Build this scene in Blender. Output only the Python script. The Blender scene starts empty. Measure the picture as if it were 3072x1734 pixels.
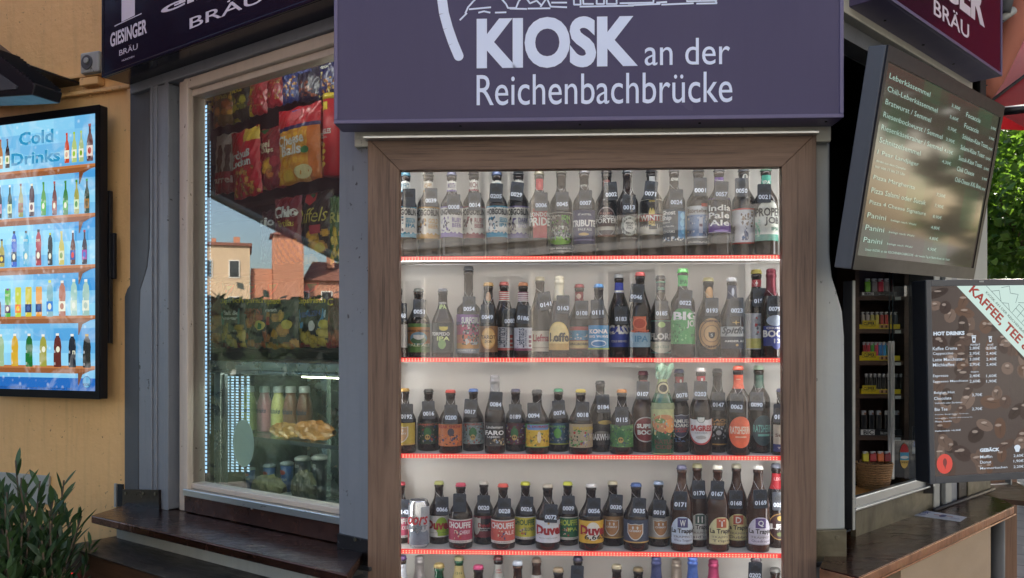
import bpy, bmesh, math, random
from mathutils import Vector, Matrix

# ---------------------------------------------------------------- camera, sky, sun, exposure
PI = math.pi
W0, F0, VH, ZC = 1536.0, 2500.0, 1027.0, 1.6
scene = bpy.context.scene
COL = scene.collection
cam_d = bpy.data.cameras.new('camera'); cam = bpy.data.objects.new('camera', cam_d); COL.objects.link(cam)
cam.location = (0, 0, ZC); cam.rotation_euler = (PI/2, 0, 0)
cam_d.sensor_width = 36; cam_d.lens = F0/3072*36; cam_d.shift_y = (VH-867)/3072
cam_d.clip_start = .05; cam_d.clip_end = 2000
scene.camera = cam

SUN = Vector((.55, .60, .58)).normalized()
world = bpy.data.worlds.new('World'); scene.world = world; world.use_nodes = True
wn = world.node_tree
bg = wn.nodes['Background']; sky = wn.nodes.new('ShaderNodeTexSky')
sky.sky_type = 'NISHITA'; sky.sun_disc = False
sky.sun_elevation = math.asin(SUN.z); sky.sun_rotation = math.atan2(SUN.x, SUN.y)
sky.air_density = 1.0; sky.dust_density = 2.5
wn.links.new(sky.outputs[0], bg.inputs[0]); bg.inputs[1].default_value = 0.13
sd = bpy.data.lights.new('sun', 'SUN'); sd.energy = 4.0; sd.angle = math.radians(.5); sd.color = (1, .93, .82)
so = bpy.data.objects.new('sun', sd); COL.objects.link(so); so.rotation_euler = SUN.to_track_quat('Z', 'Y').to_euler()
scene.view_settings.view_transform = 'Standard'; scene.view_settings.look = 'None'
scene.view_settings.exposure = 1.9; scene.view_settings.gamma = 1
scene.render.film_transparent = False
cy = scene.cycles
cy.max_bounces = 9; cy.transparent_max_bounces = 16; cy.glossy_bounces = 5; cy.diffuse_bounces = 4
cy.sample_clamp_indirect = 6; cy.caustics_reflective = False; cy.caustics_refractive = False

# ---------------------------------------------------------------- colours and materials
def lin(c): return c/12.92 if c <= .04045 else ((c+.055)/1.055)**2.4
def C(r, g, b, k=1.0): return (lin(r/255)*k, lin(g/255)*k, lin(b/255)*k, 1)
def nd(t, ty, **kw):
    n = t.nodes.new(ty)
    for k, v in kw.items():
        if k in n.inputs: n.inputs[k].default_value = v
        else: setattr(n, k, v)
    return n
def mix(t, a, b, f, mode='MIX'):
    m = t.nodes.new('ShaderNodeMix'); m.data_type = 'RGBA'; m.blend_type = mode
    for s, v in ((0, f), (6, a), (7, b)):
        if hasattr(v, 'node'): t.links.new(v, m.inputs[s])
        else: m.inputs[s].default_value = v
    return m.outputs[2]
def ramp(t, fac, stops):
    r = t.nodes.new('ShaderNodeValToRGB'); e = r.color_ramp.elements
    while len(e) < len(stops): e.new(.5)
    for i, (p, c) in enumerate(stops): e[i].position = p; e[i].color = c
    t.links.new(fac, r.inputs[0]); return r.outputs[0]
def base(name):
    m = bpy.data.materials.new(name); m.use_nodes = True
    t = m.node_tree; p = t.nodes['Principled BSDF']; return m, t, p
def coords(t, scale=(1, 1, 1), rot=(0, 0, 0)):
    tc = t.nodes.new('ShaderNodeTexCoord'); mp = t.nodes.new('ShaderNodeMapping')
    mp.inputs['Scale'].default_value = scale; mp.inputs['Rotation'].default_value = rot
    t.links.new(tc.outputs['Object'], mp.inputs[0]); return mp.outputs[0]
def noise(t, vec, scale, detail=4, rough=.6, dist=0):
    n = nd(t, 'ShaderNodeTexNoise', Scale=scale, Detail=detail, Roughness=rough, Distortion=dist); t.links.new(vec, n.inputs['Vector']); return n.outputs['Fac']
def bump(t, p, h, strength, dist=.01):
    b = nd(t, 'ShaderNodeBump', Strength=strength, Distance=dist); t.links.new(h, b.inputs['Height']); t.links.new(b.outputs[0], p.inputs['Normal'])
BLK = (0, 0, 0, 1); WHT = (1, 1, 1, 1)
def mul(c, k): return (min(1, c[0]*k), min(1, c[1]*k), min(1, c[2]*k), 1)
def paint(name, col, rough=.5, metal=0, var=.12, scale=7, bmp=.15, bscale=60, specks=0, speckcol=None, stretch=(1, 1, 1), coat=0, streak=0):
    m, t, p = base(name); v = coords(t, stretch)
    c = mix(t, mul(col, 1-var), mul(col, 1+var), noise(t, v, scale, 6))
    if streak:
        v2 = coords(t, (14, 14, .9)); n2 = noise(t, v2, 3, 5)
        c = mix(t, c, mul(col, .55), ramp(t, n2, [(.5, BLK), (.8, (streak,)*3+(1,))]))
    if specks:
        v3 = coords(t); n3 = noise(t, v3, 55, 3, .5); n4 = noise(t, v3, 5, 2)
        a = ramp(t, n3, [(.70-.04*specks, BLK), (.74-.04*specks, WHT)]); b = ramp(t, n4, [(.45, BLK), (.6, WHT)])
        mm = mix(t, a, b, 1.0, 'MULTIPLY'); c = mix(t, c, speckcol or mul(col, .25), mm)
    t.links.new(c, p.inputs['Base Color'])
    if 'acrylic' in name: p.inputs['Specular IOR Level'].default_value = .22
    p.inputs['Metallic'].default_value = metal
    r = t.nodes.new('ShaderNodeMapRange'); r.inputs[3].default_value = max(.03, rough-.1); r.inputs[4].default_value = min(1, rough+.12)
    t.links.new(noise(t, v, scale*1.7, 5), r.inputs[0]); t.links.new(r.outputs[0], p.inputs['Roughness'])
    if coat: p.inputs['Coat Weight'].default_value = coat; p.inputs['Coat Roughness'].default_value = .08
    if bmp: bump(t, p, noise(t, v, bscale, 5), bmp, .004)
    return m
def wood(name, c1, c2, axis='x', rough=.6, scale=1.0, bmp=.25):
    m, t, p = base(name)
    s = {'x': (1.1, 16, 16), 'z': (16, 16, 1.1), 'y': (16, 1.1, 16)}[axis]
    v = coords(t, tuple(a*scale for a in s)); n = noise(t, v, 2.2, 9, .68, .7)
    s2 = {'x': (3, 120, 120), 'z': (120, 120, 3), 'y': (120, 3, 120)}[axis]
    v2 = coords(t, s2); n2 = noise(t, v2, 1.4, 4, .6, .2)
    c = ramp(t, n, [(.25, c1), (.5, mix_c(c1, c2, .55)), (.75, c2)])
    c = mix(t, c, mul(c1, .62), ramp(t, n2, [(.52, BLK), (.70, (.8, .8, .8, 1))]))
    v3 = coords(t, tuple(a*.35 for a in s)); c = mix(t, c, mul(c2, 1.18), ramp(t, noise(t, v3, 3, 3), [(.45, BLK), (.8, (.6, .6, .6, 1))]))
    t.links.new(c, p.inputs['Base Color']); p.inputs['Roughness'].default_value = rough
    bump(t, p, n2, bmp, .003); return m
def mix_c(a, b, f): return tuple(a[i]*(1-f)+b[i]*f for i in range(3))+(1,)
def plain(name, col, rough=.5, metal=0, spec=.5, coat=0, trans=0, alpha=1):
    m, t, p = base(name); p.inputs['Base Color'].default_value = col; p.inputs['Roughness'].default_value = rough
    p.inputs['Metallic'].default_value = metal; p.inputs['Specular IOR Level'].default_value = spec
    v = coords(t); r = t.nodes.new('ShaderNodeMapRange'); r.inputs[3].default_value = max(.02, rough-.06); r.inputs[4].default_value = min(1, rough+.1)
    t.links.new(noise(t, v, 30, 4), r.inputs[0]); t.links.new(r.outputs[0], p.inputs['Roughness'])
    if coat: p.inputs['Coat Weight'].default_value = coat
    if trans: p.inputs['Transmission Weight'].default_value = trans
    return m
def printed(name, rough=.45, metal=0, coat=0, bmp=0):
    m, t, p = base(name); a = t.nodes.new('ShaderNodeVertexColor'); a.layer_name = 'Col'
    v = coords(t); c = mix(t, a.outputs[0], BLK, ramp(t, noise(t, v, 90, 3), [(.35, BLK), (.8, (.22, .22, .22, 1))]))
    t.links.new(c, p.inputs['Base Color'])
    p.inputs['Roughness'].default_value = rough; p.inputs['Metallic'].default_value = metal
    if coat: p.inputs['Coat Weight'].default_value = coat; p.inputs['Coat Roughness'].default_value = .12
    if bmp: bump(t, p, noise(t, v, 45, 4, .6, 1.2), bmp, .006)
    return m
def screen(name, strength, rough=.12, wobble=0, spec=.5):
    m, t, p = base(name); a = t.nodes.new('ShaderNodeVertexColor'); a.layer_name = 'Col'
    p.inputs['Base Color'].default_value = (.01, .01, .01, 1); p.inputs['Roughness'].default_value = rough
    p.inputs['Specular IOR Level'].default_value = spec
    c = a.outputs[0]
    if wobble:
        v = coords(t); n = noise(t, v, 9, 3, .5, 1.5); vo = nd(t, 'ShaderNodeTexVoronoi', Scale=26.0); t.links.new(v, vo.inputs['Vector'])
        c = mix(t, c, WHT, ramp(t, n, [(.5, BLK), (.8, (wobble,)*3+(1,))]))
        c = mix(t, c, WHT, ramp(t, vo.outputs['Distance'], [(.05, (wobble*.8,)*3+(1,)), (.22, BLK)]))
    t.links.new(c, p.inputs['Emission Color']); p.inputs['Emission Strength'].default_value = strength
    return m
def glow(name, col, s):
    m, t, p = base(name); p.inputs['Base Color'].default_value = mul(col, .5); p.inputs['Emission Color'].default_value = col; p.inputs['Emission Strength'].default_value = s; return m
def pane(name, f0=.06, f1=.9, tint=(1, 1, 1, 1), rough=.0, blend=.5, dirt=0):
    m = bpy.data.materials.new(name); m.use_nodes = True; t = m.node_tree; t.nodes.remove(t.nodes['Principled BSDF'])
    out = t.nodes['Material Output']; tr = nd(t, 'ShaderNodeBsdfTransparent'); tr.inputs[0].default_value = tint
    gl = nd(t, 'ShaderNodeBsdfGlossy', Roughness=rough); gl.inputs[0].default_value = WHT
    fr = nd(t, 'ShaderNodeLayerWeight', Blend=.5); pw = t.nodes.new('ShaderNodeMath'); pw.operation = 'POWER'; pw.inputs[1].default_value = 4.0; t.links.new(fr.outputs['Facing'], pw.inputs[0])
    mr = t.nodes.new('ShaderNodeMapRange'); mr.inputs[3].default_value = f0; mr.inputs[4].default_value = f1; t.links.new(pw.outputs[0], mr.inputs[0])
    ms = t.nodes.new('ShaderNodeMixShader'); t.links.new(mr.outputs[0], ms.inputs[0]); t.links.new(tr.outputs[0], ms.inputs[1]); t.links.new(gl.outputs[0], ms.inputs[2])
    last = ms.outputs[0]
    if dirt:
        vs_ = coords(t, (9, 9, 1.2))
        df = nd(t, 'ShaderNodeBsdfDiffuse'); df.inputs[0].default_value = (.75, .75, .72, 1)
        v = coords(t); m2 = t.nodes.new('ShaderNodeMixShader')
        t.links.new(ramp(t, noise(t, vs_, 3, 6), [(.4, (dirt*.3,)*3+(1,)), (.75, (dirt,)*3+(1,))]), m2.inputs[0]); t.links.new(last, m2.inputs[1]); t.links.new(df.outputs[0], m2.inputs[2]); last = m2.outputs[0]
    t.links.new(last, out.inputs[0]); return m

M = dict(
 grey=paint('grey_paint', C(124, 128, 135), .42, bmp=.35, bscale=16, specks=.8, speckcol=(.03, .03, .03, 1), streak=.25),
 greydark=paint('dark_grey_paint_and_shade', C(78, 80, 84), .5, bmp=.15, streak=.3),
 pale=paint('pale_grey_paint', C(160, 162, 158), .5, bmp=.15, specks=.5, streak=.3),
 beige=paint('beige_trim_paint', C(172, 170, 158), .5, bmp=.1, specks=.4, streak=.2),
 cream=paint('old_white_paint', C(196, 182, 168), .45, bmp=.3, bscale=25, specks=.6, speckcol=C(90, 70, 55), streak=.3),
 orange=paint('ochre_wall_paint', C(228, 183, 124), .62, bmp=1.0, bscale=22, var=.14, scale=2.2, specks=1.0, speckcol=C(110, 80, 50), streak=.34),
 woodh=wood('weathered_wood_across', C(76, 57, 46), C(130, 104, 86), 'x'),
 woodv=wood('weathered_wood_upright', C(75, 56, 45), C(128, 102, 84), 'z'),
 bench=wood('dark_bench_wood', C(50, 33, 24), C(84, 60, 44), 'x', .45),
 postwood=wood('brown_post_wood', C(92, 66, 50), C(130, 98, 76), 'z'),
 tan=paint('tan_panel_board', C(168, 146, 122), .6, var=.12, scale=5, bmp=.1, stretch=(1, 1, 3)),
 signp=paint('sign_purple_acrylic', C(72, 66, 96), .22, var=.04, scale=3, bmp=0, streak=.12),
 signframe=paint('sign_frame_lilac', C(92, 84, 118), .35, var=.05, bmp=0),
 signdark=paint('sign_dark_acrylic', C(22, 20, 38), .14, var=.03, bmp=0),
 signmar=paint('sign_maroon_acrylic', C(62, 22, 44), .14, var=.03, bmp=0),
 signletter=plain('sign_letter_white', C(214, 222, 244), .15),
 signletter2=plain('sign_letter_soft_white', C(215, 205, 215), .3),
 copper=None, steel=None,
 black=plain('black_plastic', (.012, .013, .017, 1), .35),
 bezel=plain('black_bezel', (.010, .009, .011, 1), .3, spec=.15),
 screengrey=plain('dark_grey_bezel', C(70, 72, 76), .35),
 tag=plain('black_tag_plastic', C(40, 46, 58), .35, coat=.3),
 ink=plain('white_ink', C(225, 235, 250), .5),
 string=plain('grey_string', C(190, 190, 190), .8),
 bottle=plain('dark_brown_glass', (.020, .008, .004, 1), .12, spec=.4, coat=.15),
 amber=plain('amber_glass', (.05, .018, .008, 1), .12, spec=.4, coat=.15),
 green=plain('green_glass', (.005, .09, .03, 1), .09, spec=.8, coat=.6),
 clear=plain('pale_glass', C(150, 150, 140), .1, spec=.8, coat=.6),
 foil=paint('crumpled_silver_foil', C(190, 190, 192), .35, metal=.8, bmp=.9, bscale=60),
 printm=printed('printed_label', .45), foilprint=printed('printed_foil_bag', .28, 0, .5, .55), plast=printed('printed_plastic', .3, 0, .3),
 scr=screen('lit_screen_picture', .30, .2, .35), scrmenu=screen('dim_menu_picture', .24, .07, 0, .17), scrcafe=screen('menu_picture', .27, .12, 0, .3),
 ledred=glow('red_led_strip', (1, .04, .035, 1), .20), leddot=glow('warm_led_dots', (1, .55, .36, 1), .6),
 ledwhite=glow('white_led_dots', (.80, .93, 1, 1), 10.0), ledmirror=glow('mirrored_led_dots', (.35, .6, .95, 1), .6), ledbar=glow('added_white_bar', (.94, .98, 1, 1), 5.0),  # ledbar is the glow of the added unseen bars
 fillbar2=glow('added_side_bar', (.94, .98, 1, 1), 3.8),
 backer=plain('white_backing_board', C(208, 204, 198), .6),
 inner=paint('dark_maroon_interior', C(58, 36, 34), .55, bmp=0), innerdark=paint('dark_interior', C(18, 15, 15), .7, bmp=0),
 glass=pane('display_glass', .034, .9, (.985, .985, .985, 1), 0, dirt=.012), wglass=pane('window_glass', .095, .9, (.93, .97, .95, 1), 0, dirt=.03),
 dglass=pane('sliding_glass', .05, .8, (.9, .93, .93, 1), 0),
 fglass=pane('fridge_glass', .06, .7, (.93, .98, .96, 1), .02, dirt=.015),
 paper=plain('white_paper', C(215, 220, 230), .4), wicker=paint('wicker', C(170, 130, 88), .6, var=.3, scale=60, bmp=.8, bscale=90),
 alu=paint('brushed_aluminium', C(190, 192, 192), .3, metal=.85, var=.08, bmp=.05, stretch=(1, 1, 8)),
 tar=plain('bituminous_sealant', (.02, .02, .022, 1), .5),
)
def sheet_metal(name, c1, c2, c3, rough, metal=.8):
    m, t, p = base(name); v = coords(t, (1, 1, 1)); v2 = coords(t, (3, 12, 3), (0, 0, .5))
    a = noise(t, v, 6, 8, .65, 1.2); b = noise(t, v2, 4, 6, .6, .8)
    c = ramp(t, a, [(.3, c1), (.55, c2), (.8, c3)]); t.links.new(c, p.inputs['Base Color'])
    p.inputs['Metallic'].default_value = metal
    r = t.nodes.new('ShaderNodeMapRange'); r.inputs[1].default_value = .3; r.inputs[2].default_value = .7; r.inputs[3].default_value = rough-.09; r.inputs[4].default_value = rough+.16
    t.links.new(b, r.inputs[0]); t.links.new(r.outputs[0], p.inputs['Roughness']); bump(t, p, b, .35, .006); return m
M['copper'] = sheet_metal('tarnished_copper', C(62, 40, 34), C(88, 56, 46), C(120, 84, 66), .17, .8)
M['copperedge'] = sheet_metal('bright_copper_edge', C(120, 84, 58), C(176, 124, 92), C(140, 128, 78), .35, .6)
M['steel'] = sheet_metal('worn_dark_steel', C(64, 60, 58), C(84, 78, 74), C(104, 96, 90), .38, .8)
M['fsteel'] = sheet_metal('fridge_steel', C(150, 160, 155), C(185, 195, 190), C(200, 205, 200), .25, .9)
M['olive'] = sheet_metal('aged_olive_metal', C(70, 66, 52), C(104, 98, 80), C(130, 120, 100), .4, .5)
M['blackplate'] = paint('black_stained_plate', C(34, 28, 28), .3, metal=.4, specks=.5, speckcol=C(190, 190, 195))

# ---------------------------------------------------------------- frames (local x right, y into the wall, z up)
E3 = Vector((0, 0, ZC))
class Fr:
    def __init__(s, O, X, Z=Vector((0, 0, 1))):
        s.O = Vector(O); s.X = Vector(X).normalized(); s.Z = Vector(Z).normalized(); s.Y = s.Z.cross(s.X).normalized()
    def hit(s, u, v, y=0.0):
        d = Vector(((u-W0)/F0, 1, -(v-VH)/F0)); k = (y+(s.O-E3).dot(s.Y))/d.dot(s.Y); P = E3+d*k-s.O
        return P.dot(s.X), P.dot(s.Z)
    def mat(s, o=(0, 0, 0)):
        R = Matrix((s.X, s.Y, s.Z)).transposed().to_4x4(); P = s.O+s.X*o[0]+s.Y*o[1]+s.Z*o[2]
        return Matrix.Translation(P) @ R
    def w(s, x, y, z): return s.O+s.X*x+s.Y*y+s.Z*z
def facing(u, Y, tx, ty): return Fr(((u-W0)/F0*Y, Y, 0), (tx, ty, 0))
FW = Fr((0, 0, 0), (1, 0, 0))
FC = facing(1776, 2.2, 53236, -2500)
FL = facing(1050, 2.33, 3431, -2500)
FR = facing(2545, 2.426, 2637, 2500)
FO = facing(380, 3.05, 6606, -2500)
def hitz(u, v, z):
    k = (ZC-z)*F0/(v-VH); return (u-W0)/F0*k, k

INFO = {}
def props(o, label=None, cat=None, group=None, kind=None):
    if label: o['label'] = label
    if cat: o['category'] = cat
    if group: o['group'] = group
    if kind: o['kind'] = kind
def thing(name, label, cat, F=FW, org=(0, 0, 0), group=None, kind=None):
    o = bpy.data.objects.new(name, None); COL.objects.link(o); o.empty_display_size = .05
    Mx = F.mat(org); o.matrix_world = Mx; INFO[o.name] = (F, org, Mx); props(o, label, cat, group, kind); return o
class MB:
    def __init__(s): s.v = []; s.f = []; s.c = []; s.m = []; s.sm = []
    def add(s, vs, fs, col=None, mi=0, smooth=False):
        b = len(s.v); s.v += [tuple(p) for p in vs]
        for f in fs: s.f.append([b+i for i in f]); s.c.append(col); s.m.append(mi); s.sm.append(smooth)
    def box(s, x0, x1, y0, y1, z0, z1, col=None, mi=0):
        if x0 > x1: x0, x1 = x1, x0
        if y0 > y1: y0, y1 = y1, y0
        if z0 > z1: z0, z1 = z1, z0
        s.add([(x0, y0, z0), (x1, y0, z0), (x1, y1, z0), (x0, y1, z0), (x0, y0, z1), (x1, y0, z1), (x1, y1, z1), (x0, y1, z1)],
              [(0, 3, 2, 1), (4, 5, 6, 7), (0, 1, 5, 4), (1, 2, 6, 5), (2, 3, 7, 6), (3, 0, 4, 7)], col, mi); return s
    def prism(s, poly, y0, y1, col=None, mi=0):      # polygon in x,z extruded along y
        n = len(poly); A = sum(poly[i][0]*poly[(i+1) % n][1]-poly[(i+1) % n][0]*poly[i][1] for i in range(n))
        if A < 0: poly = poly[::-1]
        s.add([(x, y0, z) for x, z in poly]+[(x, y1, z) for x, z in poly],
              [tuple(range(n)), tuple(range(2*n-1, n-1, -1))]+[(i+n, (i+1) % n+n, (i+1) % n, i) for i in range(n)], col, mi); return s
    def prismz(s, poly, z0, z1, col=None, mi=0):     # polygon in x,y extruded along z
        n = len(poly); A = sum(poly[i][0]*poly[(i+1) % n][1]-poly[(i+1) % n][0]*poly[i][1] for i in range(n))
        if A < 0: poly = poly[::-1]
        s.add([(x, y, z0) for x, y in poly]+[(x, y, z1) for x, y in poly],
              [tuple(range(n-1, -1, -1)), tuple(range(n, 2*n))]+[(i, (i+1) % n, (i+1) % n+n, i+n) for i in range(n)], col, mi); return s
    def lathe(s, prof, cx=0, cy=0, cz=0, n=20, col=None, mi=0, smooth=True, a0=0):
        vs = []; fs = []; k = len(prof)
        for j, (r, z) in enumerate(prof):
            for i in range(n):
                a = a0+2*PI*i/n; vs.append((cx+r*math.cos(a), cy+r*math.sin(a), cz+z))
        for j in range(k-1):
            for i in range(n): fs.append((j*n+i, j*n+(i+1) % n, (j+1)*n+(i+1) % n, (j+1)*n+i))
        fs.append(tuple(range(n-1, -1, -1))); fs.append(tuple((k-1)*n+i for i in range(n)))
        s.add(vs, fs, col, mi, smooth); return s
    def tube(s, pts, r, n=6, col=None, mi=0):
        pts = [Vector(p) for p in pts]; vs = []; fs = []
        for i, p in enumerate(pts):
            d = (pts[min(i+1, len(pts)-1)]-pts[max(i-1, 0)]).normalized(); a = d.orthogonal().normalized() if abs(d.z) > .9 else d.cross(Vector((0, 0, 1))).normalized(); b = d.cross(a)
            rr = r[i] if isinstance(r, (list, tuple)) else r
            for k in range(n):
                t = 2*PI*k/n; vs.append(p+a*math.cos(t)*rr+b*math.sin(t)*rr)
        for i in range(len(pts)-1):
            for k in range(n): fs.append((i*n+k, (i+1)*n+k, (i+1)*n+(k+1) % n, i*n+(k+1) % n))
        fs.append(tuple(range(n))); fs.append(tuple(len(pts)*n-1-k for k in range(n)))
        s.add(vs, fs, col, mi, True); return s
def part(name, mb, mats, parent=None, F=None, org=None, bev=0, label=None, off=None):
    """link a builder as one mesh; parent None: a top-level thing"""
    if parent is not None:
        pF, po, pM = INFO[parent.name]
        if F is None: F, org = pF, po
        if org is None: org = (0, 0, 0)
    else:
        F = F or FW; org = org or (0, 0, 0)
    me = bpy.data.meshes.new(name)
    me.from_pydata([(x-org[0], y-org[1], z-org[2]) for x, y, z in mb.v], [], mb.f)
    if not isinstance(mats, (list, tuple)): mats = [mats]
    for m in mats: me.materials.append(m)
    me.polygons.foreach_set('material_index', mb.m); me.polygons.foreach_set('use_smooth', mb.sm)
    if any(c is not None for c in mb.c):
        a = me.color_attributes.new('Col', 'FLOAT_COLOR', 'CORNER'); buf = []
        for f, c in zip(mb.f, mb.c): buf += list(c or (.5, .5, .5, 1))*len(f)
        a.data.foreach_set('color', buf)
    me.update()
    o = bpy.data.objects.new(name, me); COL.objects.link(o)
    Mx = F.mat(org)
    if parent is not None:
        o.parent = parent; o.matrix_basis = INFO[parent.name][2].inverted() @ Mx
    else: o.matrix_world = Mx
    INFO[o.name] = (F, org, Mx)
    if bev:
        b = o.modifiers.new('bevel', 'BEVEL'); b.width = bev; b.segments = 2; b.limit_method = 'ANGLE'; b.angle_limit = .6
    if label: o['label'] = label
    return o
_tc = {}
def text_geo(txt, bold=0.0, shear=0.0, res=2):
    k = (txt, bold, shear, res)
    if k not in _tc:
        cu = bpy.data.curves.new('t', 'FONT'); cu.body = txt; cu.resolution_u = res; cu.offset = bold; cu.shear = shear
        o = bpy.data.objects.new('t', cu); me = bpy.data.meshes.new_from_object(o)
        vs = [(v.co.x, v.co.y) for v in me.vertices]; fs = [tuple(p.vertices) for p in me.polygons]
        bpy.data.objects.remove(o); bpy.data.meshes.remove(me); bpy.data.curves.remove(cu)
        xs = [v[0] for v in vs] or [0, 1]; zs = [v[1] for v in vs] or [0, 1]
        _tc[k] = (vs, fs, min(xs), max(xs), min(zs), max(zs))
    return _tc[k]
def ident(x, z, e): return (x, -e, z)
class Pr:
    """flat or wrapped print: shapes laid on a surface given by fmap(x, z, lift)"""
    def __init__(s, mb, fmap=ident, nx=1, nz=1, step=.00035):
        s.mb = mb; s.map = fmap; s.nx = nx; s.nz = nz; s.e = .0006; s.st = step
    def strip(s, x0, x1, lo, hi, col, n=None):
        n = n or s.nx; nz = s.nz; vs = []; fs = []
        for i in range(n+1):
            x = x0+(x1-x0)*i/n
            a, b = lo(x), hi(x)
            for j in range(nz+1): vs.append(s.map(x, a+(b-a)*j/nz, s.e))
        for i in range(n):
            for j in range(nz):
                k = i*(nz+1)+j; fs.append((k, k+nz+1, k+nz+2, k+1))
        s.mb.add(vs, fs, col, 0, True); s.e += s.st
    def rect(s, x0, x1, z0, z1, col): s.strip(x0, x1, lambda x: z0, lambda x: z1, col)
    def ell(s, cx, cz, rx, rz, col, p=2.0):
        h = lambda x: rz*max(0, 1-abs((x-cx)/rx)**p)**(1/p)
        n = max(10, s.nx)
        xs = [cx-rx*math.cos(PI*i/n) for i in range(n+1)]; vs = []; fs = []
        for x in xs: vs += [s.map(x, cz-h(x), s.e), s.map(x, cz+h(x), s.e)]
        for i in range(n): fs.append((2*i, 2*i+2, 2*i+3, 2*i+1))
        s.mb.add(vs, fs, col, 0, True); s.e += s.st
    def shield(s, cx, w, z0, z1, col):
        s.strip(cx-w, cx+w, lambda x: z0+(z1-z0)*.42*(abs(x-cx)/w)**2.2, lambda x: z1-(z1-z0)*.05*abs(math.sin(PI*(x-cx)/w)), col, max(10, s.nx))
    def arch(s, x0, x1, z0, z1, col, k=.4):
        c = (x0+x1)/2; w = (x1-x0)/2
        s.strip(x0, x1, lambda x: z0, lambda x: z1-(z1-z0)*k*(abs(x-c)/w)**2.4, col, max(10, s.nx))
    def poly(s, pts, col):
        s.mb.add([s.map(x, z, s.e) for x, z in pts], [tuple(range(len(pts)))], col, 0, True); s.e += s.st
    def text(s, txt, x0, x1, z0, z1, col, bold=0, shear=0, rot=0, res=2, mb=None, fit=True):
        vs, fs, a, b, c, d = text_geo(txt, bold, shear, res)
        if b-a < 1e-6: return
        cx, cz = (x0+x1)/2, (z0+z1)/2; sx = (x1-x0)/(b-a); sz = (z1-z0)/(d-c)
        if not fit: sx = sz
        ca, sa = math.cos(rot), math.sin(rot); out = []
        for x, z in vs:
            X = (x-(a+b)/2)*sx; Z = (z-(c+d)/2)*sz; out.append(s.map(cx+X*ca-Z*sa, cz+X*sa+Z*ca, s.e))
        (mb or s.mb).add(out, fs, col, 0, False); s.e += s.st
# ================================================================ setting
def pp(F, y, pts): return [F.hit(u, v, y) for u, v in pts]
def hx(F, u, y=0.0): return F.hit(u, 1000, y)[0]
def back_y(F, u0, y0, u1):
    x = hx(F, u0, y0); lo, hi = y0, y0+1.5
    s = 1 if hx(F, u1, lo) > x else -1
    for _ in range(40):
        m = (lo+hi)/2
        if (hx(F, u1, m)-x)*s > 0: lo = m
        else: hi = m
    return lo
def gmat():
    m, t, p = base('paving_slabs'); v = coords(t, (1, 1, 1), (0, 0, .5))
    b = nd(t, 'ShaderNodeTexBrick', Scale=1.0); b.offset = .5
    b.inputs['Color1'].default_value = C(128, 124, 118); b.inputs['Color2'].default_value = C(108, 106, 103); b.inputs['Mortar'].default_value = C(70, 68, 64)
    b.inputs['Brick Width'].default_value = .5; b.inputs['Row Height'].default_value = .35; b.inputs['Mortar Size'].default_value = .008
    t.links.new(v, b.inputs['Vector']); c = mix(t, b.outputs[0], C(84, 82, 80), ramp(t, noise(t, v, 3, 8), [(.4, BLK), (.8, (.6, .6, .6, 1))]))
    t.links.new(c, p.inputs['Base Color']); p.inputs['Roughness'].default_value = .85; bump(t, p, b.outputs['Fac'], -.4, .01); return m
g = MB(); g.add([(-150, -150, 0), (150, -150, 0), (150, 150, 0), (-150, 150, 0)], [(0, 1, 2, 3)])
o = part('pavement', g, gmat()); props(o, kind='structure')
g = MB(); g.prismz([(-60, -22), (60, 3-22+12), (60, -15), (-60, -30)], .002, .006)
asphalt = paint('asphalt', (.055, .055, .058, 1), .85, var=.3, scale=20, bmp=.5, bscale=120)
g = MB(); g.add([(-60, -33, .004), (60, 2.0-4, .004), (60, -11, .004), (-60, -42, .004)], [(0, 3, 2, 1)])
o = part('road', g, asphalt); props(o, kind='structure')

# ---- apartment house opposite (seen in the panes)
FB = Fr((-22, -32, 0), (-.82, -.57, 0))     # faces back towards the kiosk
stone = paint('pale_stone_facade', C(216, 210, 200), .8, var=.08, scale=1.5, bmp=.1)
stone2 = paint('warm_stone_trim', C(232, 228, 220), .7, var=.05, bmp=.05)
wpane = plain('dark_window_pane', (.03, .035, .04, 1), .05, spec=1)
FB = Fr((24, -9.0, 0), (-.90, -.44, 0))
bl = thing('apartment_building', 'pale stone street facade with cornice bands mirrored in the display window', 'building', FB, (0, 0, 0))
mb = MB().box(-8, 60, 0, 12, 0, 19); part('wall', mb, stone, bl)
mb = MB()
for z in (4.3, 4.75, 8.4, 8.75, 12.4, 16.3, 16.9, 17.4): mb.box(-8, 60, -.35 if z > 16 else -.22, 0, z, z+.22)
part('cornice', mb, stone2, bl)
for i in range(15):
    for k, (z0, z1) in enumerate(((1.1, 3.7), (5.4, 7.8), (9.3, 11.6), (13.1, 15.4))):
        x = -5+i*4.2
        f = part('window', MB().box(x-.12, x, -.08, 0, z0-.1, z1+.12).box(x+1.5, x+1.62, -.08, 0, z0-.1, z1+.12).box(x, x+1.5, -.08, 0, z1, z1+.12).box(x-.2, x+1.7, -.16, 0, z0-.22, z0-.1).box(x+.72, x+.78, -.05, 0, z0, z1), stone2, bl)
        part('glazing', MB().box(x, x+1.5, -.02, -.005, z0-.1, z1), wpane, f)
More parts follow.
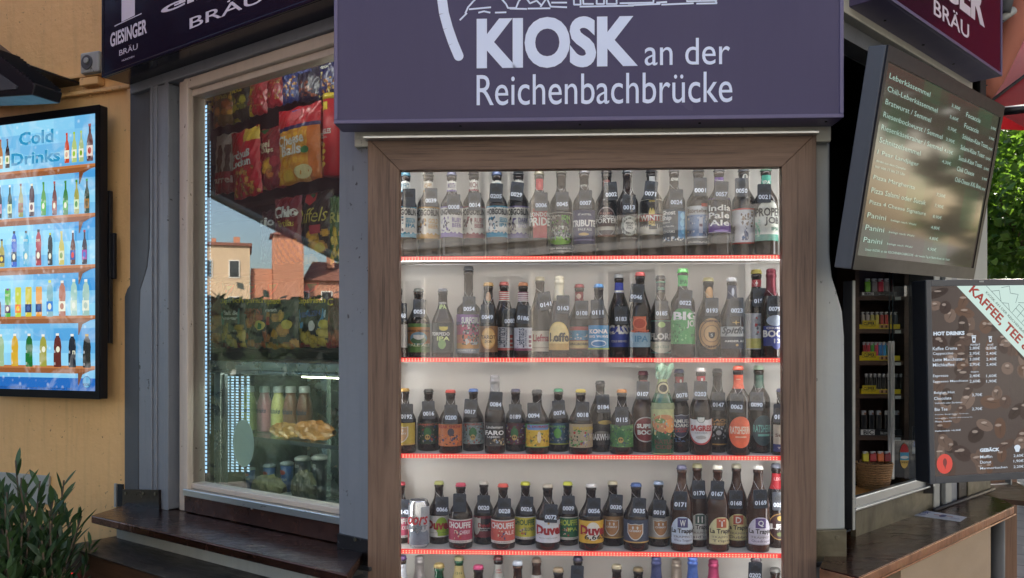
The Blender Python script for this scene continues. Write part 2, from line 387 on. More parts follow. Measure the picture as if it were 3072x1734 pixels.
# ---- brick building with red roofs to the side (seen in the tall window)
brick = paint('orange_brick', C(196, 136, 108), .85, var=.2, scale=9, bmp=.2)
roofm = paint('red_roof_tile', C(140, 92, 76), .8, var=.25, scale=14, bmp=.3)
FS = Fr((-80, 0, 0), (0, 1, 0), (0, 0, 1))
bb = thing('brick_building', 'distant orange brick row with a square tower mirrored in the tall window', 'building', FS, (0, 0, 0))
part('wall', MB().box(-22, -2.9, 1, 9, 0, 7.6).box(-2.8, 0, 0, 4, 0, 11.8).box(.05, 2, .6, 8, 0, 8.6), brick, bb); part('gable_wall', MB().box(2.1, 9, .2, 8, 0, 10.6), paint('pale_ochre_render', C(214, 186, 154), .8), bb)
mb = MB(); mb.add([(-3.1, -.3, 11.8), (.3, -.3, 11.8), (.3, 4.3, 11.8), (-3.1, 4.3, 11.8), (-2, 2, 12.5), (-.8, 2, 12.5)], [(0, 1, 5, 4), (1, 2, 5), (2, 3, 4, 5), (3, 0, 4), (0, 3, 2, 1)]); mb.box(1.9, 9.3, 0, 8.2, 10.62, 10.9)
mb.add([(-22.4, .6, 7.6), (-2.9, .6, 7.6), (-2.9, 9.4, 7.6), (-22.4, 9.4, 7.6), (-21, 5, 9.8), (-4, 5, 9.8)], [(0, 1, 5, 4), (1, 2, 5), (2, 3, 4, 5), (3, 0, 4), (0, 3, 2, 1)])
rf = part('roof', mb, roofm, bb); part('chimney', MB().box(-6, -5.3, 3, 4, 9, 10.6).box(3, 3.6, 3, 4, 10.9, 11.8).box(5.2, 5.6, 3, 4, 10.9, 11.6), brick, rf)
for i in range(9):
    x = -21+i*2.2
    f = part('window', MB().box(x, x+1.1, .93, 1, 4.6, 6.6), stone2, bb)
    part('glazing', MB().box(x+.1, x+1.0, .92, .928, 4.7, 6.5), wpane, f)
for x, z in ((3.0, 7.6), (5.4, 7.6), (7.6, 7.6), (3.0, 4.2), (5.4, 4.2)):
    f = part('window', MB().box(x, x+1.0, .13, .2, z, z+1.7), stone2, bb); part('glazing', MB().box(x+.1, x+.9, .12, .128, z+.1, z+1.6), wpane, f)

hd = MB(); rdh = random.Random(77)
for i in range(15000):
    p = Vector((rdh.uniform(-.5, .5), rdh.uniform(-9, 16), rdh.uniform(0, 1)**.7*(2.0+.25*math.sin(i)))); a = Vector((rdh.gauss(0, 1), rdh.gauss(0, 1), rdh.gauss(0, .7))).normalized(); b = a.cross(Vector((rdh.gauss(0, 1), rdh.gauss(0, 1), rdh.gauss(0, 1)))).normalized(); s = rdh.uniform(.12, .24)
    hd.add([p, p+a*s*.5+b*s*.25, p+a*s, p+a*s*.5-b*s*.25], [(0, 1, 2, 3)])
HEDGE = hd
# ---- kerbside car mirrored in the lower panes
def make_car():
    r = thing('parked_car', 'cream taxi parked on the street behind the viewer, mirrored in the display window', 'car', Fr((-4.6, -6.2, 0), (.9, .44, 0)), (0, 0, 0))
    cp = plain('cream_car_paint', C(232, 222, 190), .2, coat=1)
    prof = [(-2.2, .35), (-2.25, .75), (-2.1, .95), (-1.5, 1.02), (-.85, 1.42), (.2, 1.5), (1.0, 1.42), (1.75, 1.05), (2.2, .95), (2.28, .6), (2.25, .35)]
    part('body', MB().prism(prof, -.85, .85), cp, r, bev=.06)
    part('side_window', MB().prism([(-1.3, 1.02), (-.75, 1.36), (.2, 1.43), (.95, 1.36), (1.45, 1.05)], .851, .858), wpane, r)
    for x in (-1.4, 1.4):
        w = part('wheel', MB().prism([(x+.33*math.cos(a*PI/12), .33+.33*math.sin(a*PI/12)) for a in range(24)], .68, .88), M['black'], r)
        part('rim', MB().prism([(x+.2*math.cos(a*PI/9), .33+.2*math.sin(a*PI/9)) for a in range(18)], .881, .886), M['alu'], w)
make_car()

# ---- foliage
def leafmat(name, c1, c2, tr=.35):
    m, t, p = base(name); v = coords(t); oi = t.nodes.new('ShaderNodeNewGeometry')
    c = mix(t, c1, c2, oi.outputs['Random Per Island']); t.links.new(c, p.inputs['Base Color']); p.inputs['Roughness'].default_value = .42
    tl = nd(t, 'ShaderNodeBsdfTranslucent'); t.links.new(mix(t, c, (.25, .45, .02, 1), .5), tl.inputs[0])
    ms = nd(t, 'ShaderNodeMixShader'); ms.inputs[0].default_value = tr; t.links.new(p.outputs[0], ms.inputs[1]); t.links.new(tl.outputs[0], ms.inputs[2])
    t.links.new(ms.outputs[0], t.nodes['Material Output'].inputs[0]); return m
LEAF = leafmat('tree_leaves', (.025, .07, .018, 1), (.07, .15, .03, 1), .42)
LEAF2 = leafmat('sunlit_tree_leaves', (.018, .06, .015, 1), (.12, .24, .045, 1), .5)  # brighter greens put sunlight into the leaf colour
OLE = leafmat('oleander_leaves', (.022, .05, .025, 1), (.06, .115, .045, 1), .12)
bark = paint('tree_bark', C(92, 78, 64), .9, var=.3, scale=14, bmp=1, bscale=30, stretch=(1, 1, .3))
def crown_mb(c, r, n, size, seed, clumps=26):
    rd = random.Random(seed); mb = MB(); cl = []
    for _ in range(clumps):
        while True:
            p = Vector((rd.uniform(-1, 1), rd.uniform(-1, 1), rd.uniform(-1, 1)))
            if .35 < p.length < 1: break
        cl.append((Vector((p.x*r[0], p.y*r[1], p.z*r[2])), rd.uniform(.22, .42)))
    for i in range(n):
        cc, k = rd.choice(cl); d = Vector((rd.gauss(0, 1), rd.gauss(0, 1), rd.gauss(0, 1))).normalized()*rd.random()**.4
        p = Vector(c)+cc+Vector((d.x*k*r[0], d.y*k*r[1], d.z*k*r[2]))
        a = Vector((rd.gauss(0, 1), rd.gauss(0, 1), rd.gauss(0, .6)-.4)).normalized(); b = a.cross(Vector((rd.gauss(0, 1), rd.gauss(0, 1), rd.gauss(0, 1)))).normalized()
        s = size*rd.uniform(.6, 1.3); w = s*.42; h = a.cross(b)*s*.12
        mb.add([p, p+a*s*.45+b*w+h, p+a*s, p+a*s*.45-b*w+h], [(0, 1, 2), (0, 2, 3)])
    return mb
def tree(name, label, x, y, zc, r, n, size, seed, trunk_r=.16, cl=30):
    F = Fr((x, y, 0), (1, 0, 0)); t = thing(name, label, 'tree', F, (0, 0, 0)); rd = random.Random(seed)
    part('crown', crown_mb((0, 0, zc), r, n, size, seed, cl), LEAF2 if seed == 3 else LEAF, t)
    mb = MB(); mb.tube([(0, 0, 0), (.05, .03, zc*.35), (.02, -.05, zc*.7), (.05, 0, zc)], [trunk_r*1.3, trunk_r, trunk_r*.8, trunk_r*.5], 10)
    for i in range(7):
        a = rd.uniform(0, 2*PI); z0 = zc*rd.uniform(.55, .85)
        mb.tube([(0, 0, z0), (math.cos(a)*r[0]*.35, math.sin(a)*r[1]*.35, z0+r[2]*.3), (math.cos(a)*r[0]*.7, math.sin(a)*r[1]*.7, z0+r[2]*.55)], [trunk_r*.45, trunk_r*.3, trunk_r*.12], 6)
    part('trunk', mb, bark, t)
hg = thing('clipped_hedge', 'dense green hedge along the street mirrored in the lower tall window', 'hedge', Fr((-8.5, 0, 0), (1, 0, 0)), (0, 0, 0)); part('foliage', HEDGE, leafmat('hedge_leaves', (.008, .018, .007, 1), (.016, .035, .012, 1), .05), hg); part('stem', MB().box(-.35, .35, -9, 16, 0, 2.1), paint('hedge_core', (.02, .035, .015, 1), .9), hg)  # bush lengthened and darkened to keep the pane's lower reflection dark
tree('leafy_tree', 'green leafy tree beyond the tilted menu screen under the red parasol', 5.3, 8.2, 3.1, (1.9, 1.5, 2.1), 30000, .085, 3, .16, 46)
tree('leafy_tree', 'darker leafy tree further back behind the sunlit one', 8.0, 13.6, 3.6, (3.2, 2.0, 3.4), 16000, .2, 5)
tree('added_tree', 'tall unseen tree added beside the kiosk to darken its reflections', 9.4, 3.6, 10.0, (3.8, 4.6, 4.0), 15000, .5, 8, .3, 80)  # out of view; added to block sun, kept for darker reflections

tree('added_tree', 'broad unseen tree added beyond the parasol to block sky glare', 9.5, 7.6, 6.2, (3.4, 3.2, 3.8), 11000, .42, 15, .25, 60)  # out of view; added to block bright sky mirrored in the sign
# ================================================================ ochre wall and what hangs on it
ow = thing('plaster_wall', 'ochre painted plaster wall with mouldings beside the grey kiosk', 'wall', FO, (0, 0, 0))
part('wall_face', MB().box(-4.5, .03, 0, .3, 0, 4.5), M['orange'], ow)
y = -.022
part('moulding', MB().prism([(-4.5, FO.hit(0, 322, y)[1]), (hx(FO, 388, y), FO.hit(380, 264, y)[1]), (hx(FO, 388, y), FO.hit(380, 252, y)[1]), (-4.5, FO.hit(0, 300, y)[1])], y, .0).box(hx(FO, 379, y), hx(FO, 390, y), y, 0, 1.1, FO.hit(380, 264, y)[1]-.002), M['orange'], ow, bev=.004)
part('moulding', MB().prism([(-4.5, FO.hit(0, 322, y)[1]+.07), (hx(FO, 388, y), FO.hit(380, 264, y)[1]+.06), (hx(FO, 388, y), FO.hit(380, 264, y)[1]+.075), (-4.5, FO.hit(0, 322, y)[1]+.085)], -.03, .0), M['orange'], ow, bev=.003)
part('pipe_stub', MB().box(hx(FO, 347), hx(FO, 353), -.008, 0, FO.hit(350, 1520)[1], FO.hit(350, 1450)[1]), M['pale'], ow)
part('recess', MB().box(hx(FO, 356), hx(FO, 372), -.006, 0, FO.hit(365, 1520)[1], FO.hit(365, 1452)[1]), M['black'], ow)

def horn():
    x0, z0 = FO.hit(240, 222, -.05); x1, z1 = FO.hit(296, 150, -.05)
    t = thing('alarm_speaker', 'small grey square speaker box high on the ochre wall', 'speaker', FO, ((x0+x1)/2, 0, z0))
    part('housing', MB().box(x0, x1, -.05, 0, z0, z1), M['pale'], t, bev=.006)
    cx, cz = (x0+x1)/2-.01, (z0+z1)/2
    circ = lambda r, n=24: [(cx+r*math.cos(2*PI*i/n), cz+r*math.sin(2*PI*i/n)) for i in range(n)]
    part('cone', MB().prism(circ(.026), -.054, -.05), M['greydark'], t)
    part('dome', MB().prism([(a+.004, b+.004) for a, b in circ(.011)], -.062, -.054), M['pale'], t, bev=.003)
    x0, z0 = FO.hit(237, 258, -.035); x1, z1 = FO.hit(292, 226, -.035)
    t2 = thing('junction_box', 'ochre painted cable box under the speaker', 'junction box', FO, ((x0+x1)/2, 0, z0))
    part('housing', MB().box(x0, x1, -.035, 0, z0, z1), M['orange'], t2, bev=.004)
    part('cable', MB().tube([(x0+.02, -.01, z0), (x0+.018, -.008, z0-.02), (x0+.03, -.008, z0-.035)], .003).tube([(x1-.02, -.01, z0), (x1-.01, -.008, z0-.015), (x1+.01, -.008, z0-.03)], .003), M['orange'], t2)
horn()
def floodlight():
    y = -.30; P = pp(FO, y, [(-160, 40), (0, 165), (112, 255), (104, 287), (0, 293), (-200, 300)])
    t = thing('flood_lamp', 'black slanting outdoor lamp with ribbed edge on a wall arm', 'lamp', FO, (P[2][0], y, P[2][1]))
    part('housing', MB().prism(P, y-.01, y+.10), M['black'], t, bev=.004)
    part('cover', MB().prism(pp(FO, y, [(-150, 120), (0, 218), (62, 262), (60, 270), (0, 276), (-150, 280)]), y-.014, y-.010), M['greydark'], t)
    mb = MB()
    for i in range(14):
        u, v = -20+i*9.5, 150+i*7.6; x, z = FO.hit(u, v, y); mb.box(x-.004, x+.004, y-.012, y+.1, z, z+.008)
    part('cooling_fin', mb, M['black'], t)
    x0, z0 = FO.hit(75, 240, -.12); x1, z1 = FO.hit(163, 219, -.12)
    part('arm', MB().box(x0, x1, -.22, 0, z0, z1).tube([(x0, -.22, z0), (x0-.02, -.3, z0-.02)], .01), M['black'], t, bev=.003)
floodlight()
x0, z0 = FO.hit(-60, 1480, -.012); x1, z1 = FO.hit(146, 1428, -.012)
o = part('wall_box', MB().box(x0, x1, -.014, 0, z0-.02, z1), M['pale'], None, FO, (x0, 0, z0-.1), bev=.004); props(o, 'pale grey metal box low on the ochre wall behind the oleander', 'box')

# ---- cold drinks screen
def cold_screen():
    y = -.09; xr = hx(FO, 301, y); xs = hx(FO, 288, y); xl = hx(FO, -75, y)
    zt = FO.hit(288, 340, y)[1]; zb = FO.hit(288, 1173.5, y)[1]; bz = xr-xs
    t = thing('advertising_screen', 'upright black screen showing cold drinks on shelves, hung on the ochre wall', 'screen', FO, ((xl+xr)/2, 0, zb))
    part('casing', MB().box(xl-bz, xr, y, back_y(FO, 301, y, 324), zb-bz*1.4, zt+bz*1.4), M['black'], t, bev=.003)
    yb = y-.004
    part('bezel', MB().box(xl-bz, xl, yb, y, zb-bz*1.4, zt+bz*1.4).box(xs, xr, yb, y, zb-bz*1.4, zt+bz*1.4).box(xl, xs, yb, y, zb-bz*1.4, zb).box(xl, xs, yb, y, zt, zt+bz*1.4), M['bezel'], t)
    part('mount', MB().box(xr-.1, hx(FO, 328, -.048), -.048, -.030, FO.hit(330, 1030)[1], FO.hit(330, 580)[1]).box(xr-.1, hx(FO, 342, -.044), -.044, -.0295, FO.hit(330, 840)[1], FO.hit(330, 705)[1]).box(xr-.3, xr-.1, -.045, 0, FO.hit(330, 900)[1], FO.hit(330, 650)[1]), M['black'], t, bev=.003)
    mb = MB(); p = Pr(mb, lambda x, z, e: (x, y-.0003-e, z))
    n = 22; 
    for j in range(n):
        for i in range(6):
            a, b = xl+(xs-xl)*i/6, xl+(xs-xl)*(i+1)/6; c, d = zb+(zt-zb)*j/n, zb+(zt-zb)*(j+1)/n
            k = .5+.5*math.sin(j*1.31+i*.7); dark = (i/5)**2*.45*(1 if j % 4 < 2 else .5)
            col = mix_c(C(150, 215, 240), C(48, 140, 205), min(1, k*.55+dark))
            if j == 0: col = C(30, 100, 180)
            mb.add([p.map(a, c, 0), p.map(b, c, 0), p.map(b, d, 0), p.map(a, d, 0)], [(0, 1, 2, 3)], col)
    hp = lambda u, v: FO.hit(u, v, y)
    brown, brown2, brown3 = C(178, 112, 62), C(140, 84, 46), C(112, 66, 36)
    def px(pts, col): p.poly([hp(u, v) for u, v in pts], col)
    rows = [(489, 510), (638, 660), (792.5, 804.6), (945.6, 953.8), (1098, 1105)]
    L = -70
    for vr, vl in rows:
        s = (vl-vr)/288.0; f = lambda u, d=0: vr+(288-u)*s+d
        zA = hp(288, vr)[1]
        p.poly([(xl, zA), (xs, zA), (xs, zA-.010), (xl, zA-.010)], brown)
        zB = zA-.010
        p.poly([(xl, zB), (xs, zB), (xs, zB-.004), (hx(FO, 236, y), zB-.018), (xl, zB-.018)], brown2)
        xb = hx(FO, 238, y); xb2 = hx(FO, 251, y)
        p.poly([(xb, zB-.016), (xs-.012, zB-.004), (xb2, zB-.022), (xb+.004, zB-.060), (xb, zB-.060)], brown3)
    def bott(u, vt, vb, w, col, cap, lab, shape='b', lab2=None):
        x, z0 = hp(u, vb); z1 = hp(u, vt)[1]; h = z1-z0; r = w*.5*.00112*1.2
        if shape == 'c': pts = [(-r*.9, 0), (r*.9, 0), (r, .04*h), (r, .95*h), (r*.85, h), (-r*.85, h), (-r, .95*h), (-r, .04*h)]
        elif shape == 'w': pts = [(-r*.85, 0), (r*.85, 0), (r, .03*h), (r*.86, .4*h), (r, .6*h), (r*.8, .82*h), (r*.42, .9*h), (r*.42, h), (-r*.42, h), (-r*.42, .9*h), (-r*.8, .82*h), (-r, .6*h), (-r*.86, .4*h), (-r, .03*h)]
        else: pts = [(-r*.9, 0), (r*.9, 0), (r, .03*h), (r, .52*h), (r*.75, .66*h), (r*.36, .76*h), (r*.34, h), (-r*.34, h), (-r*.36, .76*h), (-r*.75, .66*h), (-r, .52*h), (-r, .03*h)]
        e = p.e
        p.poly([(x+a, z0+b) for a, b in pts], col)
        p.rect(x-r*.85, x-r*.55, z0+.06*h, z0+.5*h, mix_c(col, WHT, .35))
        p.rect(x-r*.42, x+r*.42, z0+.93*h, z0+h, cap)
        p.rect(x-r*.98, x+r*.98, z0+.14*h, z0+.42*h, lab)
        p.ell(x, z0+.28*h, r*.55, .09*h, lab2 or mix_c(lab, col, .6)); p.e = e
    W_ = C(225, 225, 200)
    for a in [(6, 420, 508, 18, C(170, 110, 50), C(180, 60, 40), W_), (27, 418, 505, 17, C(40, 25, 25), C(40, 50, 110), W_, 'b', C(120, 150, 40)),
              (205, 400, 490, 17, C(190, 70, 40), C(200, 70, 50), W_), (227, 397, 488, 18, C(170, 190, 120), C(150, 190, 60), W_, 'b', C(150, 190, 60)),
              (248, 393, 486, 17, C(160, 180, 130), C(150, 190, 60), W_, 'b', C(120, 160, 40)), (274, 372, 484, 22, C(80, 25, 25), C(140, 30, 35), C(220, 200, 190), 'b', C(170, 50, 40)),
              (4, 556, 656, 16, C(40, 22, 30), C(220, 220, 220), C(200, 150, 170)), (34, 556, 655, 17, C(36, 60, 30), C(230, 230, 220), C(210, 220, 170)), (67, 552, 652, 18, C(140, 140, 60), C(120, 40, 30), C(150, 80, 50)),
              (100, 552, 650, 20, C(70, 25, 25), W_, C(220, 215, 200), 'w', C(110, 40, 40)), (135, 547, 647, 18, C(90, 150, 60), C(60, 140, 70), C(90, 170, 60), 'b', W_), (168, 545, 646, 17, C(110, 55, 45), C(170, 60, 60), C(160, 90, 80), 'b', W_),
              (201, 543, 645, 18, C(50, 120, 50), C(60, 130, 50), C(80, 160, 70), 'b', W_), (234, 540, 642, 18, C(150, 150, 60), C(60, 130, 50), C(200, 220, 180), 'b', C(80, 140, 60)), (265, 537, 640, 18, C(30, 60, 40), C(40, 140, 70), C(150, 110, 50)),
              (10, 718, 801, 21, C(160, 150, 60), C(20, 40, 80), C(50, 50, 60), 'b', C(230, 200, 60)), (47, 694, 801, 21, C(30, 90, 190), C(15, 20, 30), C(40, 60, 90), 'w', W_), (83, 693, 799, 21, C(40, 160, 200), C(15, 20, 30), C(60, 160, 190), 'w', W_), (120, 689, 797, 21, C(160, 30, 45), C(15, 20, 30), C(120, 30, 40), 'w', W_),
              (155, 699, 796, 18, C(18, 18, 20), C(180, 190, 70), C(40, 40, 40), 'w', W_), (189, 694, 795, 20, C(190, 180, 90), C(190, 180, 90), C(210, 210, 170), 'b', C(120, 150, 70)), (223, 692, 794, 18, C(100, 50, 30), C(220, 220, 220), C(40, 70, 150), 'b', C(210, 60, 50)), (258, 690, 793, 18, C(50, 25, 40), C(160, 40, 60), C(150, 60, 150), 'b', C(60, 110, 190)),
              (2, 886, 951, 15, C(110, 60, 30), C(220, 220, 210), C(150, 90, 50)), (28, 866, 951, 22, C(80, 170, 60), C(120, 60, 140), C(70, 30, 90), 'c', W_), (59, 862, 951, 23, C(190, 200, 60), C(180, 190, 60), C(230, 120, 40), 'c', C(230, 190, 40)), (90, 861, 950, 24, C(200, 190, 50), C(190, 170, 70), C(30, 50, 110), 'c', C(60, 90, 150)), (121, 860, 949, 23, C(220, 150, 40), C(200, 170, 80), C(30, 50, 110), 'c', C(60, 90, 150)),
              (154, 841, 950, 24, C(120, 170, 180), C(200, 210, 60), C(40, 120, 200), 'w', W_), (191, 842, 949, 25, C(170, 110, 90), C(220, 220, 215), C(225, 225, 205), 'w', C(170, 110, 90)), (226, 838, 947, 24, C(150, 190, 180), C(220, 220, 215), C(190, 210, 190), 'w', C(220, 225, 210)), (262, 838, 947, 25, C(150, 185, 175), C(220, 220, 215), C(215, 220, 200), 'w', C(170, 190, 180)),
              (7, 1003, 1098, 26, C(150, 180, 140), C(225, 225, 220), C(150, 180, 140), 'w'), (49, 1001, 1098, 27, C(200, 160, 40), C(225, 225, 220), C(205, 165, 45), 'w'), (92, 1001, 1100, 27, C(20, 100, 40), C(225, 225, 220), C(20, 110, 45), 'w'), (134, 1003, 1099, 27, C(150, 150, 60), C(225, 225, 220), C(150, 150, 60), 'w'),
              (177, 1000, 1101, 28, C(90, 35, 30), C(225, 225, 220), C(90, 35, 30), 'w'), (221, 1002, 1102, 27, C(25, 30, 45), C(225, 225, 220), C(25, 30, 45), 'w'), (265, 1002, 1103, 28, C(30, 30, 30), C(190, 150, 50), C(40, 40, 36), 'w')]:
        bott(*a)
    for u, tx, v, col in ((5, 'LEM', 1080, W_), (49, 'LEM', 1078, W_), (92, 'LEM', 1078, W_)):
        x, z = hp(u, v); p.text(tx, x-.013, x+.013, z-.008, z+.010, col, .01)
    for u in (134, 177): x, z = hp(u+2, 1048); p.ell(x, z, .009, .011, W_)
    x, z = hp(223, 1058); p.text('n', x, x+.013, z-.006, z+.008, W_, .01)
    for u, tx in ((28, 'FANT'), (47, 'POWER'), (83, 'POWER'), (120, 'POWER')):
        v = 886 if u == 28 else 722; x, z = hp(u, v); p.text(tx, x-.011, x+.011, z-.005, z+.005, W_, .01)
    teal = C(40, 140, 185); teal2 = C(150, 215, 235)
    for col, d in ((teal2, .0015), (teal, 0)):
        a = hp(64, 440); b = hp(168, 382); p.text('Cold', a[0]+d, b[0]+d, a[1]+d, b[1]-.006+d, col, .03)
        a = hp(42, 500); b = hp(188, 447); p.text('Drinks', a[0]+d, b[0]+d, a[1]+d, b[1]+d, col, .03)
    a = hp(-60, 1166); b = hp(225, 1150); p.text('KIOSK an der REICHENBACHBRÜCKE - der zweite Tag & Nacht-Kiosk der Stadt', a[0], b[0], a[1]+.003, a[1]+.016, C(12, 50, 110), .01)
    x, z = hp(268, 1146); p.ell(x, z, .020, .022, C(24, 70, 130)); p.ell(x, z, .018, .020, C(80, 160, 205)); p.text('KIOSK', x-.016, x+.017, z-.014, z-.004, C(14, 40, 90), .02)
    part('screen_picture', mb, M['scr'], t)
cold_screen()

# ================================================================ the kiosk itself
ZS = 1.034
kw = thing('kiosk', 'grey painted many-sided street kiosk with large windows and metal sills', 'kiosk', FW, (0, 2.6, 0))
def wpt(F, x, y): p = F.w(x, y, 0); return (p.x, p.y)
PL = wpt(FL, -1.2, .02); PC1 = wpt(FC, -.60, .19); PC2 = wpt(FC, .68, .19); PR = wpt(FR, 1.2, .02)
foot = [PL, PC1, PC2, PR, (2.2, 5.0), (-1.9, 5.0)]
def kp(name, mb, mat, F=FW, **k): return part(name, mb, M[mat] if isinstance(mat, str) else mat, kw, F, (0, 0, 0), **k)
kp('roof', MB().prismz([(a*1.12, (b-3.6)*1.12+3.6) for a, b in foot], 3.32, 3.5), 'greydark')
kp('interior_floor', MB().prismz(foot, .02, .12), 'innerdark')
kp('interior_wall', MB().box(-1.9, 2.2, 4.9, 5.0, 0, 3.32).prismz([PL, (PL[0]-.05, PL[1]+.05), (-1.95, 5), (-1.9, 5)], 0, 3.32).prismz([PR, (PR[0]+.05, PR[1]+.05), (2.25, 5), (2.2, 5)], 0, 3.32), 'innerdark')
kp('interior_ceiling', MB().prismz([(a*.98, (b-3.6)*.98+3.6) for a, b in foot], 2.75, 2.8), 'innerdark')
kp('wall_panel', MB().box(-.62, .68, .19, .25, 0, 3.3), 'greydark', FC)
kp('wall_panel', MB().box(-1.2, .06, .03, .10, 0, ZS-.03).box(-1.2, .06, .06, .12, 2.52, 3.3), 'grey', FL)
kp('wall_panel', MB().box(-.06, 1.22, .03, .10, 0, ZS-.03).box(-.06, 1.22, .06, .12, 2.52, 3.3), 'pale', FR)
# left face ----------------------------------------------------
y = -.03; zl = FL.hit(389, 283, y)[1]
kp('lintel', MB().box(hx(FL, 389, y), .0, y, .06, zl, 2.60), 'grey', FL, bev=.004)
zt = zl
xa, xb = hx(FL, 373, -.012), hx(FL, 447, -.012)
# chamfered outer board with its curved stop; darker grey paints in its side shading
Q = pp(FL, -.012, [(390, 270), (449, 262), (448, 640), (446, 745), (440, 800), (430, 838), (420, 868), (416, 1000), (415, 1476), (373, 1476), (373, 890), (381, 866), (389, 855)])
kp('pilaster', MB().prism(Q, -.012, .05), 'greydark', FL, bev=.003)
Q = pp(FL, -.030, [(450, 262), (505, 250), (505, 1530), (416, 1530), (416, 1000), (420, 868), (430, 838), (441, 800), (447, 745), (450, 640)])
kp('pilaster', MB().prism(Q, -.030, .05), 'grey', FL, bev=.004)
kp('groove_strip', MB().box(hx(FL, 450, -.036), hx(FL, 455, -.036), -.036, -.030, ZS, zt).box(hx(FL, 463, -.036), hx(FL, 469, -.036), -.036, -.030, ZS, zt).box(hx(FL, 492, -.034), hx(FL, 504, -.034), -.034, -.030, ZS, zt), 'grey', FL, bev=.002)
kp('pilaster', MB().box(hx(FL, 506), hx(FL, 525), -.008, .05, ZS, zt), 'greydark', FL)
kp('gap_seal', MB().box(hx(FL, 525), hx(FL, 536), .012, .05, ZS, zt), 'black', FL)
zb1 = FL.hit(415, 1470, -.036)[1]
kp('base_plate', MB().prism(pp(FL, -.040, [(368, 1468), (475, 1470), (477, 1536), (366, 1520)]), -.040, -.0305), 'blackplate', FL)
# window frame
y = 0
x537, x552, x575, x588 = hx(FL, 537, -.008), hx(FL, 550, -.018), hx(FL, 577, 0), hx(FL, 591, .046)
ztop = FL.hit(995, 104)[1]; z2 = ztop-.035; zbot = FL.hit(560, 1462)[1]; xr = .0
wf = kp('window_frame', MB().box(x537, x552, -.008, .05, ZS, ztop).box(x552, x575, -.018, .05, zbot-.01, ztop).box(x575, xr, -.018, .05, z2, ztop-.001), 'cream', FL, bev=.004)
kp('window_frame', MB().box(x575, x588, 0, .045, zbot, z2).box(x588, xr, 0, .045, z2-.022, z2).box(x588, xr, -.004, .045, zbot, zbot+.018), 'cream', FL, bev=.003)
kp('aluminium_bead', MB().box(x552+.006, xr, -.024, .02, zbot-.022, zbot), 'alu', FL, bev=.002)
kp('kick_plate', MB().box(x552, xr, -.014, .03, ZS+.004, zbot-.022), M['copper'], FL)
kp('screw_head', MB().box(hx(FL, 768)-.004, hx(FL, 768)+.004, -.018, -.014, FL.hit(768, 1520)[1]-.006, FL.hit(768, 1520)[1]+.006), 'alu', FL, bev=.002)
part('window_pane', MB().box(x588-.004, xr, .020, .026, zbot+.006, z2-.01), M['wglass'], kw, FL, (0, 0, 0))
# right post of the tall window
kp('pilaster', MB().prism(pp(FL, -.03, [(1019, 40), (1112, 40), (1112, 1722), (1017, 1700), (1014, 1300), (1016, 700)]), -.03, .06), 'grey', FL, bev=.004)
kp('base_plate', MB().prism(pp(FL, -.038, [(1012, 1601), (1108, 1622), (1108, 1712), (1010, 1688)]), -.038, -.0305), 'blackplate', FL)
for F_, uvs, y_ in ((FL, ((1066, 1618), (1030, 1650)), -.0385), (FL, ((378, 1480), (466, 1482), (430, 1480)), -.0405), (FC, ((2511, 1612),), .0335)):
    for u_, v_ in uvs:
        bx_, bz_ = F_.hit(u_, v_, y_); kp('bolt', MB().prism([(bx_+.006*math.cos(k*PI/3), bz_+.006*math.sin(k*PI/3)) for k in range(6)], y_-.003, y_), 'olive', F_, bev=.001)
kp('sealant', MB().prism(pp(FL, -.045, [(1008, 1683), (1108, 1702), (1108, 1716), (1004, 1697)]), -.045, -.0305), 'tar', FL, bev=.003)
# sills
def sill(pts, th, mat, edge):
    s = kp('sill', MB().prismz(pts, ZS-.004, ZS), mat); return s
Lp = [hitz(273, 1546, ZS), (-.402, 2.03), (-.40, 2.24), wpt(FL, .03, .03), wpt(FL, -1.19, .03), hitz(366, 1517, ZS)]
kp('sill', MB().prismz(Lp, ZS-.026, ZS), 'copper', bev=.004)
Rp = [hitz(2459, 1702, ZS), hitz(2576, 1731, ZS), hitz(3043, 1517, ZS), hitz(3012, 1500, ZS), wpt(FR, 1.1, .03), wpt(FR, -.03, .03)]
kp('sill', MB().prismz(Rp, ZS-.004, ZS), 'copper', bev=.0015)
Rp2 = [Rp[0], Rp[1], Rp[2], Rp[3], Rp[4], Rp[5]]
kp('sill_edge', MB().prismz([(a*.9995, b*1.0002) for a, b in Rp2], ZS-.028, ZS-.0042), 'copperedge', bev=.002)
part('bead_strip', MB().tube([(Rp[1][0]-.002, Rp[1][1]-.004, ZS-.029), (Rp[2][0]+.002, Rp[2][1]-.004, ZS-.029)], .0025), M['copperedge'], kw, FW, (0, 0, 0))
kp('apron_board', MB().box(hx(FL, 350, -.15), .02, -.15, .03, .95, ZS-.027), 'pale', FL)
# tan counter front on the right
kp('counter_panel', MB().box(-.04, hx(FR, 2972, -.165), -.165, .02, 0, ZS-.029), 'tan', FR)
